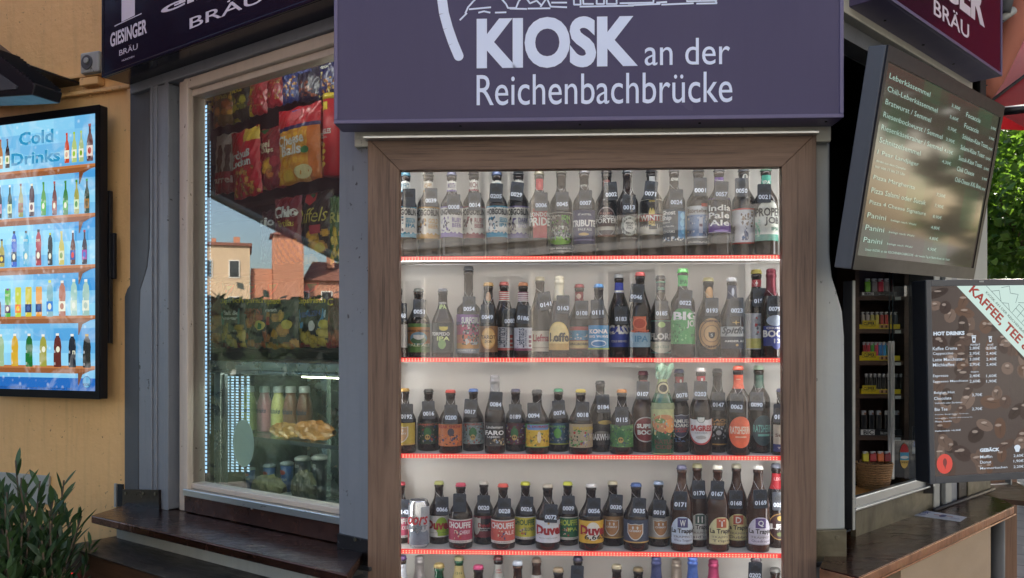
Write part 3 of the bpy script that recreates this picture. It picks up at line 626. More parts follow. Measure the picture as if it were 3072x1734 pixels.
# middle --------------------------------------------------------
kp('header_board', MB().box(hx(FC, 1063, .01), hx(FC, 2493, .01), .008, .18, FC.hit(1063, 441, .01)[1], 2.30), 'beige', FC, bev=.003)
kp('drip_edge', MB().box(hx(FC, 1090, -.03), hx(FC, 2457, -.03), -.03, .006, FC.hit(1090, 413, -.03)[1]-.001, FC.hit(1090, 413, -.03)[1]+.004), 'alu', FC)
Q = pp(FC, .04, [(2440, 425), (2489, 425), (2490, 760), (2497, 830), (2514, 885), (2528, 935), (2534, 1010), (2536, 1590), (2440, 1592)])
kp('pilaster', MB().prism(Q, .04, .18), 'pale', FC, bev=.006)
kp('base_plate', MB().prism(pp(FC, .034, [(2440, 1592), (2541, 1588), (2541, 1676), (2440, 1688)]), .034, .18), 'olive', FC, bev=.003)
kp('sealant', MB().tube([FC.w(hx(FC, 2450, .02), .026, FC.hit(2450, 1694, .03)[1]), FC.w(hx(FC, 2545, .02), .026, FC.hit(2545, 1680, .03)[1])], .006), 'tar')
# right face ----------------------------------------------------
y = -.03
kp('lintel', MB().box(-.10, hx(FR, 2918, y), y, .06, FR.hit(2918, 268, y)[1], 2.62), 'beige', FR, bev=.003)
kp('lintel', MB().box(-.10, hx(FR, 2990, y), .0, .06, FR.hit(2918, 268, y)[1]-.05, FR.hit(2918, 268, y)[1]-.001), 'greydark', FR)
yb9 = back_y(FR, 2559, -.045, 2528); xf9 = hx(FR, 2559, -.045)
kp('window_frame', MB().box(xf9-.0005, xf9+.012, -.043, yb9, FR.hit(2559, 1590, -.045)[1], FR.hit(2556, 842, -.045)[1]), 'black', FR, bev=.002)
kp('window_frame', MB().box(hx(FR, 2559, -.045), hx(FR, 2566, -.045), -.045, -.0431, FR.hit(2562, 1590, -.045)[1], FR.hit(2562, 842, -.045)[1]), 'pale', FR)
kp('aluminium_sill', MB().prism(pp(FR, -.02, [(2568, 1492), (2568, 1533), (2805, 1456), (2805, 1424)]), -.02, .0), 'alu', FR, bev=.004)
kp('aluminium_bead', MB().prism(pp(FR, -.032, [(2568, 1527), (2568, 1535), (2806, 1459), (2806, 1453)]), -.032, -.02), 'alu', FR, bev=.002)
kp('kick_plate', MB().prism(pp(FR, -.015, [(2568, 1535), (2568, 1622), (2805, 1538), (2805, 1459)]), -.015, .0), 'olive', FR)
yy = -.02
for a, b, mt, d in ((2803, 2820, 'pale', 0), (2820, 2834, 'black', .01), (2834, 2852, 'pale', -.004), (2852, 2870, 'grey', -.002), (2870, 2894, 'blackplate', -.008), (2894, 2962, 'olive', -.012)):
    kp('pilaster' if mt in ('pale', 'grey') else 'base_plate', MB().box(hx(FR, a, yy), hx(FR, b, yy)-.001, yy+d, .08, ZS, 2.42 if mt in ('pale', 'grey', 'black') else 1.30), mt, FR, bev=.002)
kp('pilaster', MB().box(hx(FR, 2870, yy), hx(FR, 2962, yy)-.001, yy, .08, 1.301, 2.42), 'pale', FR)
kp('sealant', MB().tube([FR.w(hx(FR, 2800, -.03), -.034, ZS+.003), FR.w(hx(FR, 2890, -.03), -.038, ZS+.004), FR.w(hx(FR, 2975, -.03), -.038, ZS+.003)], .007), 'tar')

# steel topped wooden bench in front
ZB = .95; A = Vector(hitz(190, 1637, ZB)); B = Vector(hitz(500, 1734, ZB)); D = (B-A).normalized(); Bk = Vector(hitz(352, 1590, ZB))
FBn = Fr((A.x, A.y, 0), (D.x, D.y, 0)); 
bn = thing('serving_bench', 'dark wooden bench with a worn steel top under the left window sill', 'bench', FBn, (0, 0, 0))
part('steel_top', MB().box(0, 1.28, 0, .26, ZB-.006, ZB), M['steel'], bn, bev=.002)
part('front_board', MB().box(.004, 1.28, .004, .03, .2, ZB-.007), M['bench'], bn)
part('side_board', MB().box(.004, .03, .031, .25, .2, ZB-.007).box(.01, 1.28, .22, .25, .0, .9), M['bench'], bn)
x = .08
part('light_tube', MB().tube([(.070, -.006, .876), (.070, -.006, .45)], .0035), M['ledred'], bn)

# wooden post and table leaf at the far right
FP = Fr((0, 2.98, 0), (1, .25, 0))
q0 = FP.hit(2966, 1440); q1 = FP.hit(3052, 1440)
o = part('wooden_post', MB().box(q0[0], q1[0], 0, .05, 0, q1[1]+.03), M['postwood'], None, FP, (q0[0], 0, 0), bev=.003); props(o, 'broad brown wooden board standing behind the corner of the copper counter', 'post')
FT = Fr((0, 3.25, 0), (1, 0, 0))
tb = thing('standing_table', 'olive table top with a brown edge on a pole behind the counter corner', 'table', FW, (1.95, 3.3, 0))
part('tabletop', MB().prismz([(1.80, 3.15), (1.985, 3.02), (2.12, 3.5), (1.70, 3.6)], 1.0, 1.012), M['olive'], tb)
part('edge_band', MB().prismz([(1.80, 3.148), (1.987, 3.018), (1.99, 3.024), (1.803, 3.154)], .995, 1.013), M['bench'], tb)
part('pole', MB().lathe([(.03, 0), (.03, 1.0)], 1.93, 3.32, 0), M['greydark'], tb)
hb = thing('hinge_bracket', 'small grey metal hinge arm fixed behind the coffee menu screen', 'bracket', FP, (q0[0], -.02, 1.1))
a = FP.hit(2950, 1466, -.03); b = FP.hit(3028, 1448, -.03)
part('arm', MB().box(a[0], b[0], -.04, -.02, a[1], b[1]), M['alu'], hb, bev=.002)
part('clip', MB().box(b[0]-.012, b[0]-.006, -.05, -.02, a[1]-.006, b[1]+.03).box(b[0]-.012, b[0]+.02, -.05, -.04, b[1]+.02, b[1]+.03), M['pale'], hb)

# ---- signs
def sign(F, name, label, x0, x1, z0, z1, yf, yb, face, rim, rw=.010):
    t = thing(name, label, 'sign', F, ((x0+x1)/2, yb, z0))
    part('box_body', MB().box(x0, x1, yf+.006, yb, z0, z1), rim, t, bev=.002)
    part('face_panel', MB().box(x0+rw, x1-rw, yf+.001, yf+.0058, z0+rw, z1-rw), face, t)
    part('rim', MB().box(x0, x1, yf-.002, yf+.0055, z0, z0+rw).box(x0, x1, yf-.002, yf+.0055, z1-rw, z1).box(x0, x0+rw, yf-.002, yf+.0055, z0+rw, z1-rw).box(x1-rw, x1, yf-.002, yf+.0055, z0+rw, z1-rw), rim, t, bev=.0015)
    return t
yf = -.085
x0 = hx(FC, 1002, yf); x1 = hx(FC, 2531, yf); z0 = FC.hit(1003, 372, yf)[1]
sg = sign(FC, 'kiosk_sign', 'large purple sign box reading KIOSK an der Reichenbachbrücke over the bottle display', x0, x1, z0, 3.05, yf, .0, M['signp'], M['signframe'])
def stext(F, y, parent, tx, bl, tr, mat, bold=0, shear=0, name='lettering', dz=0):
    a = F.hit(bl[0], bl[1], y); b = F.hit(tr[0], tr[1], y); mb = MB(); p = Pr(mb, lambda x, z, e: (x, y-.0004, z))
    p.text(tx, a[0], b[0], a[1]+dz, b[1]+dz, None, bold, shear, res=5); return part(name, mb, mat, parent)
def blocktext(F, y, parent, specs, mat):
    mb = MB()
    for (u0, v0, u1, v1, kind) in specs:
        a = F.hit(u0, v0, y); b = F.hit(u1, v1, y); x0, z0, w, h = a[0], a[1], b[0]-a[0], b[1]-a[1]
        q = lambda pts: mb.add([(x0+px*w, y-.0004, z0+pz*h) for px, pz in pts], [tuple(range(len(pts)))])
        if kind == 'K':
            q([(0, 0), (.34, 0), (.34, 1), (0, 1)]); q([(.341, .52), (.64, 0), (1, 0), (.60, .56), (.97, 1), (.66, 1)][0:3]+[(.58, .55), (.95, 1), (.64, 1), (.341, .56)])
        elif kind == 'I': q([(0, 0), (1, 0), (1, 1), (0, 1)])
        elif kind == 'O':
            n = 40
            for i in range(n):
                t0, t1 = 2*PI*i/n, 2*PI*(i+1)/n; f = lambda t, r: (.5+math.copysign(abs(math.cos(t))**.85, math.cos(t))*.5*r[0], .5+math.copysign(abs(math.sin(t))**.85, math.sin(t))*.5*r[1])
                q([f(t0, (1, 1)), f(t1, (1, 1)), f(t1, (.37, .68)), f(t0, (.37, .68))])
        elif kind == 'S':
            n = 40; P = []
            for i in range(n+1):
                t = i/n
                if t < .5: a_ = math.radians(20+ (250-0)*t*2*.92); cx, cz, rx, rz = .5, .715, .335, .225; P.append((cx+rx*math.cos(a_), cz+rz*math.sin(a_)))
                else: a_ = math.radians(70-(250)*(t-.5)*2*.92+ 0); cx, cz, rx, rz = .5, .285, .335, .225; P.append((cx+rx*math.cos(a_), cz+rz*math.sin(a_)))
            for i in range(n):
                (ax, az), (bx, bz) = P[i], P[i+1]
                def nrm(j):
                    p0, p1 = P[max(j-1, 0)], P[min(j+1, n)]; dx, dz = (p1[0]-p0[0])*w, (p1[1]-p0[1])*h; l = math.hypot(dx, dz) or 1; return (-dz/l, dx/l)
                n0, n1 = nrm(i), nrm(i+1); T = .030
                q([(ax+n0[0]*T/w*.62, az+n0[1]*T/h*.5), (ax-n0[0]*T/w*.62, az-n0[1]*T/h*.5), (bx-n1[0]*T/w*.62, bz-n1[1]*T/h*.5), (bx+n1[0]*T/w*.62, bz+n1[1]*T/h*.5)])
    return part('lettering', mb, mat, parent)
yl = yf+.0005
SL = M['signletter']
stext(FC, yl, sg, 'KIOSK', (1430, 207), (1913.5, 46), SL, .045)
stext(FC, yl, sg, 'an der', (1934, 197), (2190, 112), SL, .0)
stext(FC, yl, sg, 'Reichenbachbrücke', (1430, 317), (2197, 214), SL, .0)
# logo ring and line drawing of bridge and pavilion (lower edge of the emblem)
mb = MB()
def stroke(mb, F, y, pts, w):
    q = [Vector(F.hit(u, v, y)) for u, v in pts]
    for i in range(len(q)-1):
        d = (q[i+1]-q[i]).normalized(); n = Vector((-d.y, d.x))*w/2; e = d*w*.2
        mb.add([(a.x, y-.0004, a.y) for a in (q[i]-n-e, q[i+1]-n+e, q[i+1]+n+e, q[i]+n-e)], [(0, 1, 2, 3)])
cxl, czl = FC.hit(1760, -330, yl)
R1 = [FC.hit(u, v, yl) for u, v in ((1328, 0), (1376, 170))]
pts = []
n = 60
for i in range(n+1):
    a = math.radians(206-i*232/n); pts.append((cxl+.385*math.cos(a), czl+.36*math.sin(a)+.02))
arc = [FC.hit(u, v, yl) for u, v in ((1376, 168), (1360, 130), (1344, 84), (1332, 40), (1325, -10))]
path = arc+[(cxl-.375, arc[-1][1]+.05), (cxl-.37, czl), (cxl-.30, czl+.2), (cxl-.15, czl+.33), (cxl, czl+.37), (cxl+.15, czl+.33), (cxl+.30, czl+.2), (cxl+.38, czl), (cxl+.375, czl-.14)]
for i in range(len(path)-1):
    a_, b_ = Vector(path[i]), Vector(path[i+1]); d = (b_-a_).normalized(); nn = Vector((-d.y, d.x))*.0125
    mb.add([(a.x, yl-.0004, a.y) for a in (a_-nn, b_-nn, b_+nn, a_+nn)], [(0, 1, 2, 3)])
for c_ in path[:1]: mb.add([(c_[0]+.0125*math.cos(k*PI/8), yl-.0003, c_[1]+.0125*math.sin(k*PI/8)) for k in range(16)], [tuple(range(16))])
for pl in ([(1396, 40), (1404, 22), (1420, 4), (1440, -14), (1475, -20), (1500, -8), (1518, 12), (1524, 24)], [(1408, 28), (1450, 24), (1472, 22)], [(1436, 38), (1452, 34), (1470, 38)], [(1486, 38), (1518, 37)], [(1524, 24), (1548, 24), (1556, 4), (1572, -14)], [(1572, -14), (1590, 10), (1610, 2), (1622, 14)],
           [(1584, 26), (1650, 25)], [(1622, 20), (1640, -6), (1652, 20), (1700, 22)], [(1655, 8), (1700, 8)], [(1720, -30), (1722, 14), (1742, 14), (1740, -30)], [(1748, -30), (1750, 12), (1780, 12)], [(1790, -30), (1790, 12), (1812, 12), (1812, -30)],
           [(1820, -30), (1820, 12), (1850, 12), (1848, -30)], [(1740, 20), (1900, 17)], [(1860, 10), (1960, 8), (1962, -30)], [(1885, 16), (1980, 12)], [(1970, 8), (2000, 6)], [(1985, 14), (2080, 10)], [(2060, 4), (2150, 2)], [(2090, 11), (2150, 10), (2140, -8)], [(1530, 26), (1580, 27)],
           [(1440, -14), (1500, -90), (1560, -14)], [(1700, -40), (1980, -48)], [(1690, -60), (1760, -150), (1940, -156), (2020, -60), (1690, -60)], [(2050, -40), (2150, -46)], [(2060, -40), (2060, 0)], [(2100, -42), (2100, 0)], [(1400, 40), (1380, 60)]):
    stroke(mb, FC, yl, pl, .0042)
part('emblem', mb, SL, sg)

yf = -.13
ls = sign(FL, 'brewery_sign', 'black sign box with white brewery lettering above the tall window', hx(FL, 306, yf), hx(FL, 1012, yf), FL.hit(306, 233, yf)[1], 3.1, yf, .0, M['signdark'], M['signdark'])
rs = sign(FR, 'brewery_sign', 'maroon sign box with white brewery lettering above the serving hatch', -.06, hx(FR, 3006, yf), FR.hit(3006, 229, yf)[1], 3.1, yf, .0, M['signmar'], M['signframe'])
S2 = M['signletter2']; yl = yf+.0005
z_ = lambda pts: [FL.hit(u, v, yl) for u, v in pts]
stext(FL, yl, ls, 'GIESINGER', (331, 143), (441, 55), S2, .03)
stext(FL, yl, ls, "BRÄU", (358, 168), (413, 126), S2, .0)
stext(FL, yl, ls, 'MÜNCHEN', (366, 185), (403, 165), S2, -.0)
stext(FL, yl, ls, 'BRÄU', (569, 88), (790, -40), S2, .005)
stext(FL, yl, ls, 'GIESINGER', (483, 24), (1100, -210), S2, .045)
mb = MB()
mb.add([(a, yl-.0004, b) for a, b in z_([(365, 66), (405, 46), (405, -120), (365, -110)])], [(0, 1, 2, 3)]); mb.add([(a, yl-.0004, b) for a, b in z_([(344, 77), (425, 39), (425, 42), (344, 80)])], [(0, 1, 2, 3)])
part('emblem', mb, S2, ls)
stext(FR, yl, rs, 'BRÄU', (2800, 48), (2907, 60), S2, .01, dz=0) if False else None
def rtext(tx, b0, b1, h, bold):
    a = FR.hit(*b0, yl); b = FR.hit(*b1, yl); mb = MB(); p = Pr(mb, lambda x, z, e: (x, yl-.0004, z)); z = (a[1]+b[1])/2
    p.text(tx, a[0], b[0], z, z+h, None, bold, res=5); part('lettering', mb, S2, rs)
rtext('BRÄU', (2801, 49), (2907, 114), .060, .012)
rtext('GIESINGER', (2560, -182), (2954, 56), .13, .045)
# small screws under the signs
mb = MB()
for u in (2655, 2770, 2860, 2960): x = hx(FR, u, -.06); mb.lathe([(.004, 0), (.004, .003)], x, -.06, FR.hit(3006, 229, yf)[1]-.004, 8)
part('screw', mb, M['black'], rs)
mb = MB()
for u in (1380, 1740, 2100, 2480): mb.lathe([(.0035, 0), (.0035, .003)], hx(FC, u, -.06), -.055, z0-.0035, 8)
part('screw', mb, M['black'], sg)

# ---- wooden framed display cabinet
XL, XR, ZT, ZI = FC.hit(1103, 415)[0], FC.hit(2450, 397)[0], 2.147, 2.059
XI, XJ = -.512, .494
LV = [FC.hit(1776, v, .035)[1] for v in (774, 1080, 1371, 1661, 1952)]
ZBt = LV[4]-.03
dc = thing('display_cabinet', 'wood framed glass display case filled with bottles on red lit shelves', 'display case', FC, (0, 0, ZBt-.09))
part('frame_rail', MB().prism([(XL, ZT), (XR, ZT), (XJ, ZI), (XI, ZI)], 0, .03), M['woodh'], dc, bev=.0015)
part('frame_rail', MB().prism([(XI, ZBt), (XJ+.008, ZBt), (XR, ZBt-.088), (XL, ZBt-.088)], 0, .03), M['woodh'], dc, bev=.0015)
part('frame_stile', MB().prism([(XL, ZT-.0005), (XI-.0005, ZI), (XI-.0005, ZBt), (XL, ZBt-.087)], 0.0008, .03), M['woodv'], dc, bev=.0015)
part('frame_stile', MB().prism([(XR, ZT-.0005), (XJ+.0005, ZI), (XJ+.008, ZBt), (XR, ZBt-.087)], 0.0008, .03), M['woodv'], dc, bev=.0015)
part('casing', MB().box(XL+.004, XI-.052, .031, .186, ZBt-.08, ZT-.004).box(XJ+.052, XR-.004, .031, .186, ZBt-.08, ZT-.004).box(XI-.052, XJ+.052, .031, .186, ZI+.030, ZT-.004).box(XI-.052, XJ+.052, .031, .186, ZBt-.08, ZBt-.01), M['backer'], dc)
part('back_panel', MB().box(XI-.052, XJ+.052, .176, .186, ZBt-.01, ZI+.03), M['backer'], dc)
part('glass_pane', MB().box(XI-.004, XJ+.012, .012, .016, ZBt-.004, ZI+.004), M['glass'], dc)
for z in LV:
    s = part('shelf', MB().box(XI-.05, XJ+.05, .040, .175, z-.004, z+.004), M['backer'], dc)
    part('led_strip', MB().box(XI-.02, XJ+.02, .034, .0395, z-.0058, z+.0058), M['ledred'], s)
    mb = MB(); n = 122
    for i in range(n):
        x = XI+.004+(XJ-XI-.008)*i/(n-1)
        for dz in (.0022, -.0028): mb.box(x-.0013, x+.0013, .0328, .034, z+dz-.0011, z+dz+.0011)
    part('led_dots', mb, M['leddot'], s)
for z in LV[:4]+[ZI+.012]:
    part('lamp_or_added_bar', MB().box(XI-.02, XJ+.02, .042, .047, z-.0056 if z < 2 else z+.010, z-.0044 if z < 2 else z+.014), M['ledbar'], dc)  # unseen white bars added behind the red strips to brighten the backing
for a_, b_ in ((XI-.048, XI-.036), (XJ+.036, XJ+.048)): part('lamp_or_added_bar', MB().box(a_, b_, .033, .040, ZBt, ZI+.02), M['fillbar2'], dc)  # unseen upright bars added behind the stiles to light the labels
part('wire_rail', MB().tube([(XI+.04, .03, LV[0]-.016), (XJ-.06, .03, LV[0]-.016)], .0012), M['alu'], dc)
# ================================================================ bottles on the shelves
W_, CR, BK, NV, RD, GD = C(218, 218, 212), C(226, 212, 180), C(24, 24, 26), C(30, 36, 80), C(170, 30, 40), C(196, 160, 90)
WHITE = C(235, 235, 232)
def shoulder(H, R, kind):
    hb, hs, rn = {'A': (.60, .79, .40), 'S': (.50, .80, .385), 'L': (.54, .84, .37), 'V': (.56, .72, .36), 'P': (.46, .86, .37), 'T': (.52, .64, .38)}[kind]
    rn = max(rn*R, .0118) if kind != 'K' else R
    pr = [(R*.86, 0), (R*.97, .008*H), (R, .025*H), (R, .28*H), (R, hb*H)]
    for i in range(1, 8):
        t = i/8; s = .5-.5*math.cos(PI*t); s = s**(1.0 if kind in 'AVT' else .85); pr.append((R+(rn*1.04-R)*s, (hb+(hs-hb)*t)*H))
    pr += [(rn*1.04, hs*H), (rn, .90*H), (rn*1.10, .905*H), (rn*1.12, .935*H), (rn*.98, .945*H), (rn*.98, .965*H)]
    return pr, rn
def rad(pr, z):
    for i in range(len(pr)-1):
        if pr[i][1] <= z <= pr[i+1][1] and pr[i+1][1] > pr[i][1]:
            f = (z-pr[i][1])/(pr[i+1][1]-pr[i][1]); return pr[i][0]+(pr[i+1][0]-pr[i][0])*f
    return pr[-1][0]
GL = {'brown': 'bottle', 'amber': 'amber', 'green': 'green', 'clear': 'clear'}
CAPM = {}
def capmat(col):
    k = tuple(round(c, 3) for c in col)
    if k not in CAPM: CAPM[k] = plain('crown_cap_paint', col, .32, .25, coat=.4)
    return CAPM[k]
def can(name, label, F, org, H, R, group):
    t = thing(name, label, 'can', F, org, group)
    x, y, z = org
    pr = [(R*.78, 0), (R*.80, .01*H), (R, .06*H), (R, .90*H), (R*.84, .97*H), (R*.84, H), (R*.80, H), (R*.79, .985*H)]
    part('body', MB().lathe(pr, x, y, z, 28), paint('can_aluminium', C(205, 208, 212), .25, .85, var=.05, bmp=0), t)
    mb = MB(); f = lambda a, h, e: (x+(rad(pr, h*H)+e)*math.sin(math.radians(a)), y-(rad(pr, h*H)+e)*math.cos(math.radians(a)), z+h*H)
    p = Pr(mb, f, 8); p.rect(-85, -62, .06, .93, C(190, 40, 50)); p.rect(20, 85, .08, .88, C(180, 184, 190)); p.strip(-40, 70, lambda a: .08, lambda a: .30+.09*abs(math.sin(a*.09)), C(120, 130, 145))
    p.text('oors', -58, 60, .50, .68, C(180, 35, 45), .02, .3); p.text('LIGHT', -66, 55, .40, .49, C(110, 116, 124), .03)
    part('label', mb, M['printm'], t)
    part('lid_tab', MB().box(x-R*.75, x+R*.6, y-R*.3, y+R*.3, z+H, z+H+.0015), M['tag'], t, bev=.0005)
def make_bottle(label, F, x, y, z, H, R, kind, glass, cap, elems, group, seg=30, neckfoil=None, paper=None):
    t = thing('beer_bottle', label, 'bottle', F, (x, y, z), group)
    pr, rn = shoulder(H, R, kind)
    part('glass_body', MB().lathe(pr, x, y, z, seg), M['foil'] if neckfoil == 'all' else M[GL[glass]], t)
    if cap:
        cp = [(rn*1.16, .948*H), (rn*1.22, .952*H), (rn*1.12, .966*H), (rn*1.08, .985*H), (rn*.9, .997*H), (rn*.4, H)]
        mb = MB(); n = 21; vs = []; fs = []
        for j, (r, h) in enumerate(cp):
            for i in range(2*n):
                rr = r*(1.05 if i % 2 else .99) if j < 2 else r; a = PI*i/n; vs.append((x+rr*math.cos(a), y+rr*math.sin(a), z+h))
        for j in range(len(cp)-1):
            for i in range(2*n): fs.append((j*2*n+i, j*2*n+(i+1) % (2*n), (j+1)*2*n+(i+1) % (2*n), (j+1)*2*n+i))
        fs.append(tuple((len(cp)-1)*2*n+i for i in range(2*n))); mb.add(vs, fs, None, 0, True)
        part('cap', mb, capmat(cap), t)
    if neckfoil and neckfoil != 'all':
        fp = [(rad(pr, h*H)+.0009, h*H) for h in (.70, .75, .80, .84, .88, .90, .91, .935, .945)]+([(rn*1.05, .95*H), (rn*1.12, .97*H), (rn*1.05, .99*H), (rn*.6, H+.001)] if not cap else [])
        part('neck_foil', MB().lathe(fp, x, y, z, seg), paint('neck_foil_paint', neckfoil, .3, .45, var=.15, scale=40, bmp=.5, bscale=90), t)
    yaw = random.Random(int(x*9973)+int(H*7919)).uniform(-11, 11)
    f = lambda a, h, e: (x+(rad(pr, h*H)+e)*math.sin(math.radians(a+yaw)), y-(rad(pr, h*H)+e)*math.cos(math.radians(a+yaw)), z+h*H)
    groups = {'label': [e for e in elems if e[-1] != 'N'], 'neck_label': [e[:-1] for e in elems if e[-1] == 'N']}
    for nm, es in groups.items():
        if not es: continue
        mb = MB(); tb = MB(); p = Pr(mb, f, 15, 3 if nm == 'neck_label' else 1, .00025); p.e = .0005
        for e in es:
            k = e[0]
            if k == 'R': p.rect(e[1], e[2], e[3], e[4], e[5])
            elif k == 'E': p.ell(e[1], e[2], e[3], e[4], e[5])
            elif k == 'A': p.arch(e[1], e[2], e[3], e[4], e[5])
            elif k == 'D': p.shield(e[1], e[2], e[3], e[4], e[5])
            elif k == 'J': # jagged upper and lower border
                rd = random.Random(int(e[1]*7+e[3]*991)); hh = [rd.uniform(-.012, .012) for _ in range(40)]
                p.strip(e[1], e[2], lambda a: e[3]+hh[int((a+90)/5) % 40], lambda a: e[4]+hh[int((a+93)/5) % 40], e[5], 26)
            elif k == 'X': # busy artwork: many small patches of ink
                rd = random.Random(int(e[1]*13+e[3]*777+H*9999+x*5555)); e0 = p.e
                for _ in range(e[6] if len(e) > 6 else 46):
                    a = rd.uniform(e[1], e[2]); h = rd.uniform(e[3], e[4]); c = rd.choice(e[5]); ra = rd.uniform(3, 9); rh = rd.uniform(.008, .03)
                    p.e = e0+rd.random()*.0002; q = [(a+ra*rd.uniform(.5, 1)*math.cos(w), h+rh*rd.uniform(.5, 1)*math.sin(w)) for w in [i*PI/3 for i in range(6)]]
                    p.poly([(min(max(aa, e[1]), e[2]), min(max(h2, e[3]), e[4])) for aa, h2 in q], c)
                p.e = e0+.0004
            elif k == 'T':
                e_ = p.e; p.e += .0004; p.text(e[1], e[2], e[3], e[4], e[5], e[6], e[7] if len(e) > 7 else .02, e[8] if len(e) > 8 else 0, mb=tb); p.e = e_+.0002
            elif k == 'V':  # writing running up the label
                vs, fs, a0, a1, b0, b1 = text_geo(e[1], .01); p.e += .0004
                tb.add([f(e[2]+(1-(vz-b0)/(b1-b0))*(e[3]-e[2]), e[4]+(vx-a0)/(a1-a0)*(e[5]-e[4]), p.e) for vx, vz in vs], [ff[::-1] for ff in fs], e[6])
        if mb.v:
            lb = part(nm, mb, M['printm'], t)
            if tb.v: part('lettering', tb, M['printm'], lb)
        elif tb.v: part('lettering', tb, M['printm'], t)
    return t
def make_tag(num, F, x, y, z, rot, row, necks, desc):
    t = thing('number_tag', ' '.join(('black %s tag on bottle with %s' % (num or 'blank', desc)).replace(',', '').split()[:16]), 'tag', F, (x, y, z), 'number tags tied to the bottles')
    w, h = .0178, .0250; ca, sa = math.cos(rot), math.sin(rot)
    R = lambda a, b: (x+a*ca-b*sa, z+a*sa+b*ca)
    out = []
    for cx_, cz_, a0 in ((w-.003, h-.003, 0), (-w+.003, h-.003, 90), (-w+.003, -h+.003, 180), (w-.003, -h+.003, 270)):
        for k in range(4): a = math.radians(a0+k*30); out.append(R(cx_+.003*math.cos(a), cz_+.003*math.sin(a)))
    pl = part('plate', MB().prism(out, y-.001, y+.001), M['tag'], t)
    part('cutout', MB().prism([R(a, b) for a, b in ((-.012, .002), (.012, .002), (.012, .011), (.006, .011), (.006, .016), (-.006, .016), (-.006, .012), (-.012, .012))], y-.0013, y-.0010), M['black'], pl)
    if num:
        mb = MB(); p = Pr(mb, lambda a, b, e: (R(a, b)[0], y-.0012-e, R(a, b)[1])); p.text(num, -.0156, .0156, -.016, -.0035, None, .035); part('lettering', mb, M['ink'], pl)
    nx, nz, nr, ny = necks; top = R(0, h-.004)
    part('string', MB().tube([(nx-nr, ny-.004, nz), ((nx-nr+top[0])/2-.001, (ny-nr+y)/2, (nz+top[1])/2-.001), (top[0], y-.0015, top[1]), ((nx+nr+top[0])/2+.001, (ny-nr+y)/2, (nz+top[1])/2-.001), (nx+nr, ny-.004, nz)], .00045, 4), M['string'], t)
def HG(col, nk, sub1, sub2, c2=None, dk=C(38, 34, 38)):
    c2 = c2 or col
    return [('R', -82, 82, .235, .30, col), ('J', -82, 82, .285, .57, W_), ('R', -82, 82, .572, .586, col), ('X', -55, -2, .30, .47, [mul(col, .6), mul(col, .9), C(120, 110, 115), C(70, 62, 70)], 26),
            ('T', 'HOBGOBLIN', -64, 64, .485, .555, dk, .03), ('T', sub1, 8, 58, .40, .455, col), ('T', sub2, 8, 58, .345, .39, col),
            ('R', -84, 84, .765, .79, col, 'N'), ('J', -84, 84, .785, .885, W_, 'N'), ('T', nk, -50, 50, .80, .86, mul(col, .7), .02, 'N')]
def chim(col, sh=C(176, 128, 84)): return [('R', -82, 82, .13, .47, col), ('R', -82, 82, .13, .15, GD), ('D', 0, 37, .17, .42, W_), ('D', 0, 33, .185, .41, sh), ('T', 'CHIMAY', -28, 28, .295, .325, W_, .03), ('E', -10, .36, 4, .02, W_), ('E', 10, .36, 4, .02, W_), ('R', -12, -8, .33, .37, W_), ('R', 8, 12, .33, .37, W_)]
def chou(bg_, tx, txc, sub, subc, wd=3): return [('R', -82, 82, .10, .46, W_), ('R', -82, 82, .14, .445, bg_), ('T', 'CHOUFFE', -62, 62, .325, .42, txc, .03), ('T', sub, 5, 60, .235, .295, subc), ('X', -22, 14, .16, .30, [mul(bg_, .5), C(190, 60, 50), C(60, 70, 110), C(220, 200, 170)], 16), ('T', 'BRASSERIE', -40, 40, .112, .130, C(130, 110, 110), 0)]
def trap(bg_, sq, L, sub): return [('A', -66, 66, .09, .41, bg_), ('R', -66, 66, .093, .099, mul(bg_, .5)), ('R', -25, 27, .285, .395, sq), ('T', L, -13, 15, .30, .375, WHITE, .02), ('T', 'La Trappe', -58, 62, .205, .275, C(60, 50, 50), .03), ('T', 'TRAPPIST', -48, 52, .165, .19, C(120, 110, 105), .0), ('T', sub, -44, 50, .115, .15, C(80, 70, 90), .0)]
def duv(bg_, col, ex=[]): return [('R', -82, 82, .12, .46, bg_)]+ex+[('T', 'Duvel', -64, 68, .24, .39, C(165, 28, 38), .05), ('T', 'BELGIAN STRONG BLOND', -45, 45, .185, .20, C(90, 80, 70), 0)]
def lief(c1, c2): return [('R', -80, 80, .10, .40, C(205, 208, 216)), ('R', -80, 80, .10, .13, c1), ('V', 'Liefmans', -38, 12, .14, .39, C(40, 50, 80)), ('V', 'ON THE ROCKS', 14, 26, .16, .37, C(60, 70, 95)), ('R', 40, 62, .15, .30, c1), ('R', 40, 62, .18, .20, W_), ('R', 40, 62, .24, .26, W_), ('R', -80, -70, .14, .36, c1)]+[('R', -84, 84, z, z+.0125, c1 if i % 2 else W_, 'N') for i, z in enumerate([.745+.0125*k for k in range(10)])]
def skull(cs, tag_=None): return [('R', -80, 80, .12, .46, mul(cs[0], .7)), ('X', -78, 78, .125, .455, cs, 90), ('E', 0, .30, 20, .085, C(50, 110, 60)), ('E', 0, .23, 13, .045, C(190, 160, 90)), ('E', -5, .235, 3.5, .014, BK), ('E', 5, .235, 3.5, .014, BK)]
A1 = (4.1548, 1180); B1 = (4.1548, 1780); A4 = (3.995, 1180); B4 = (3.995, 1780)
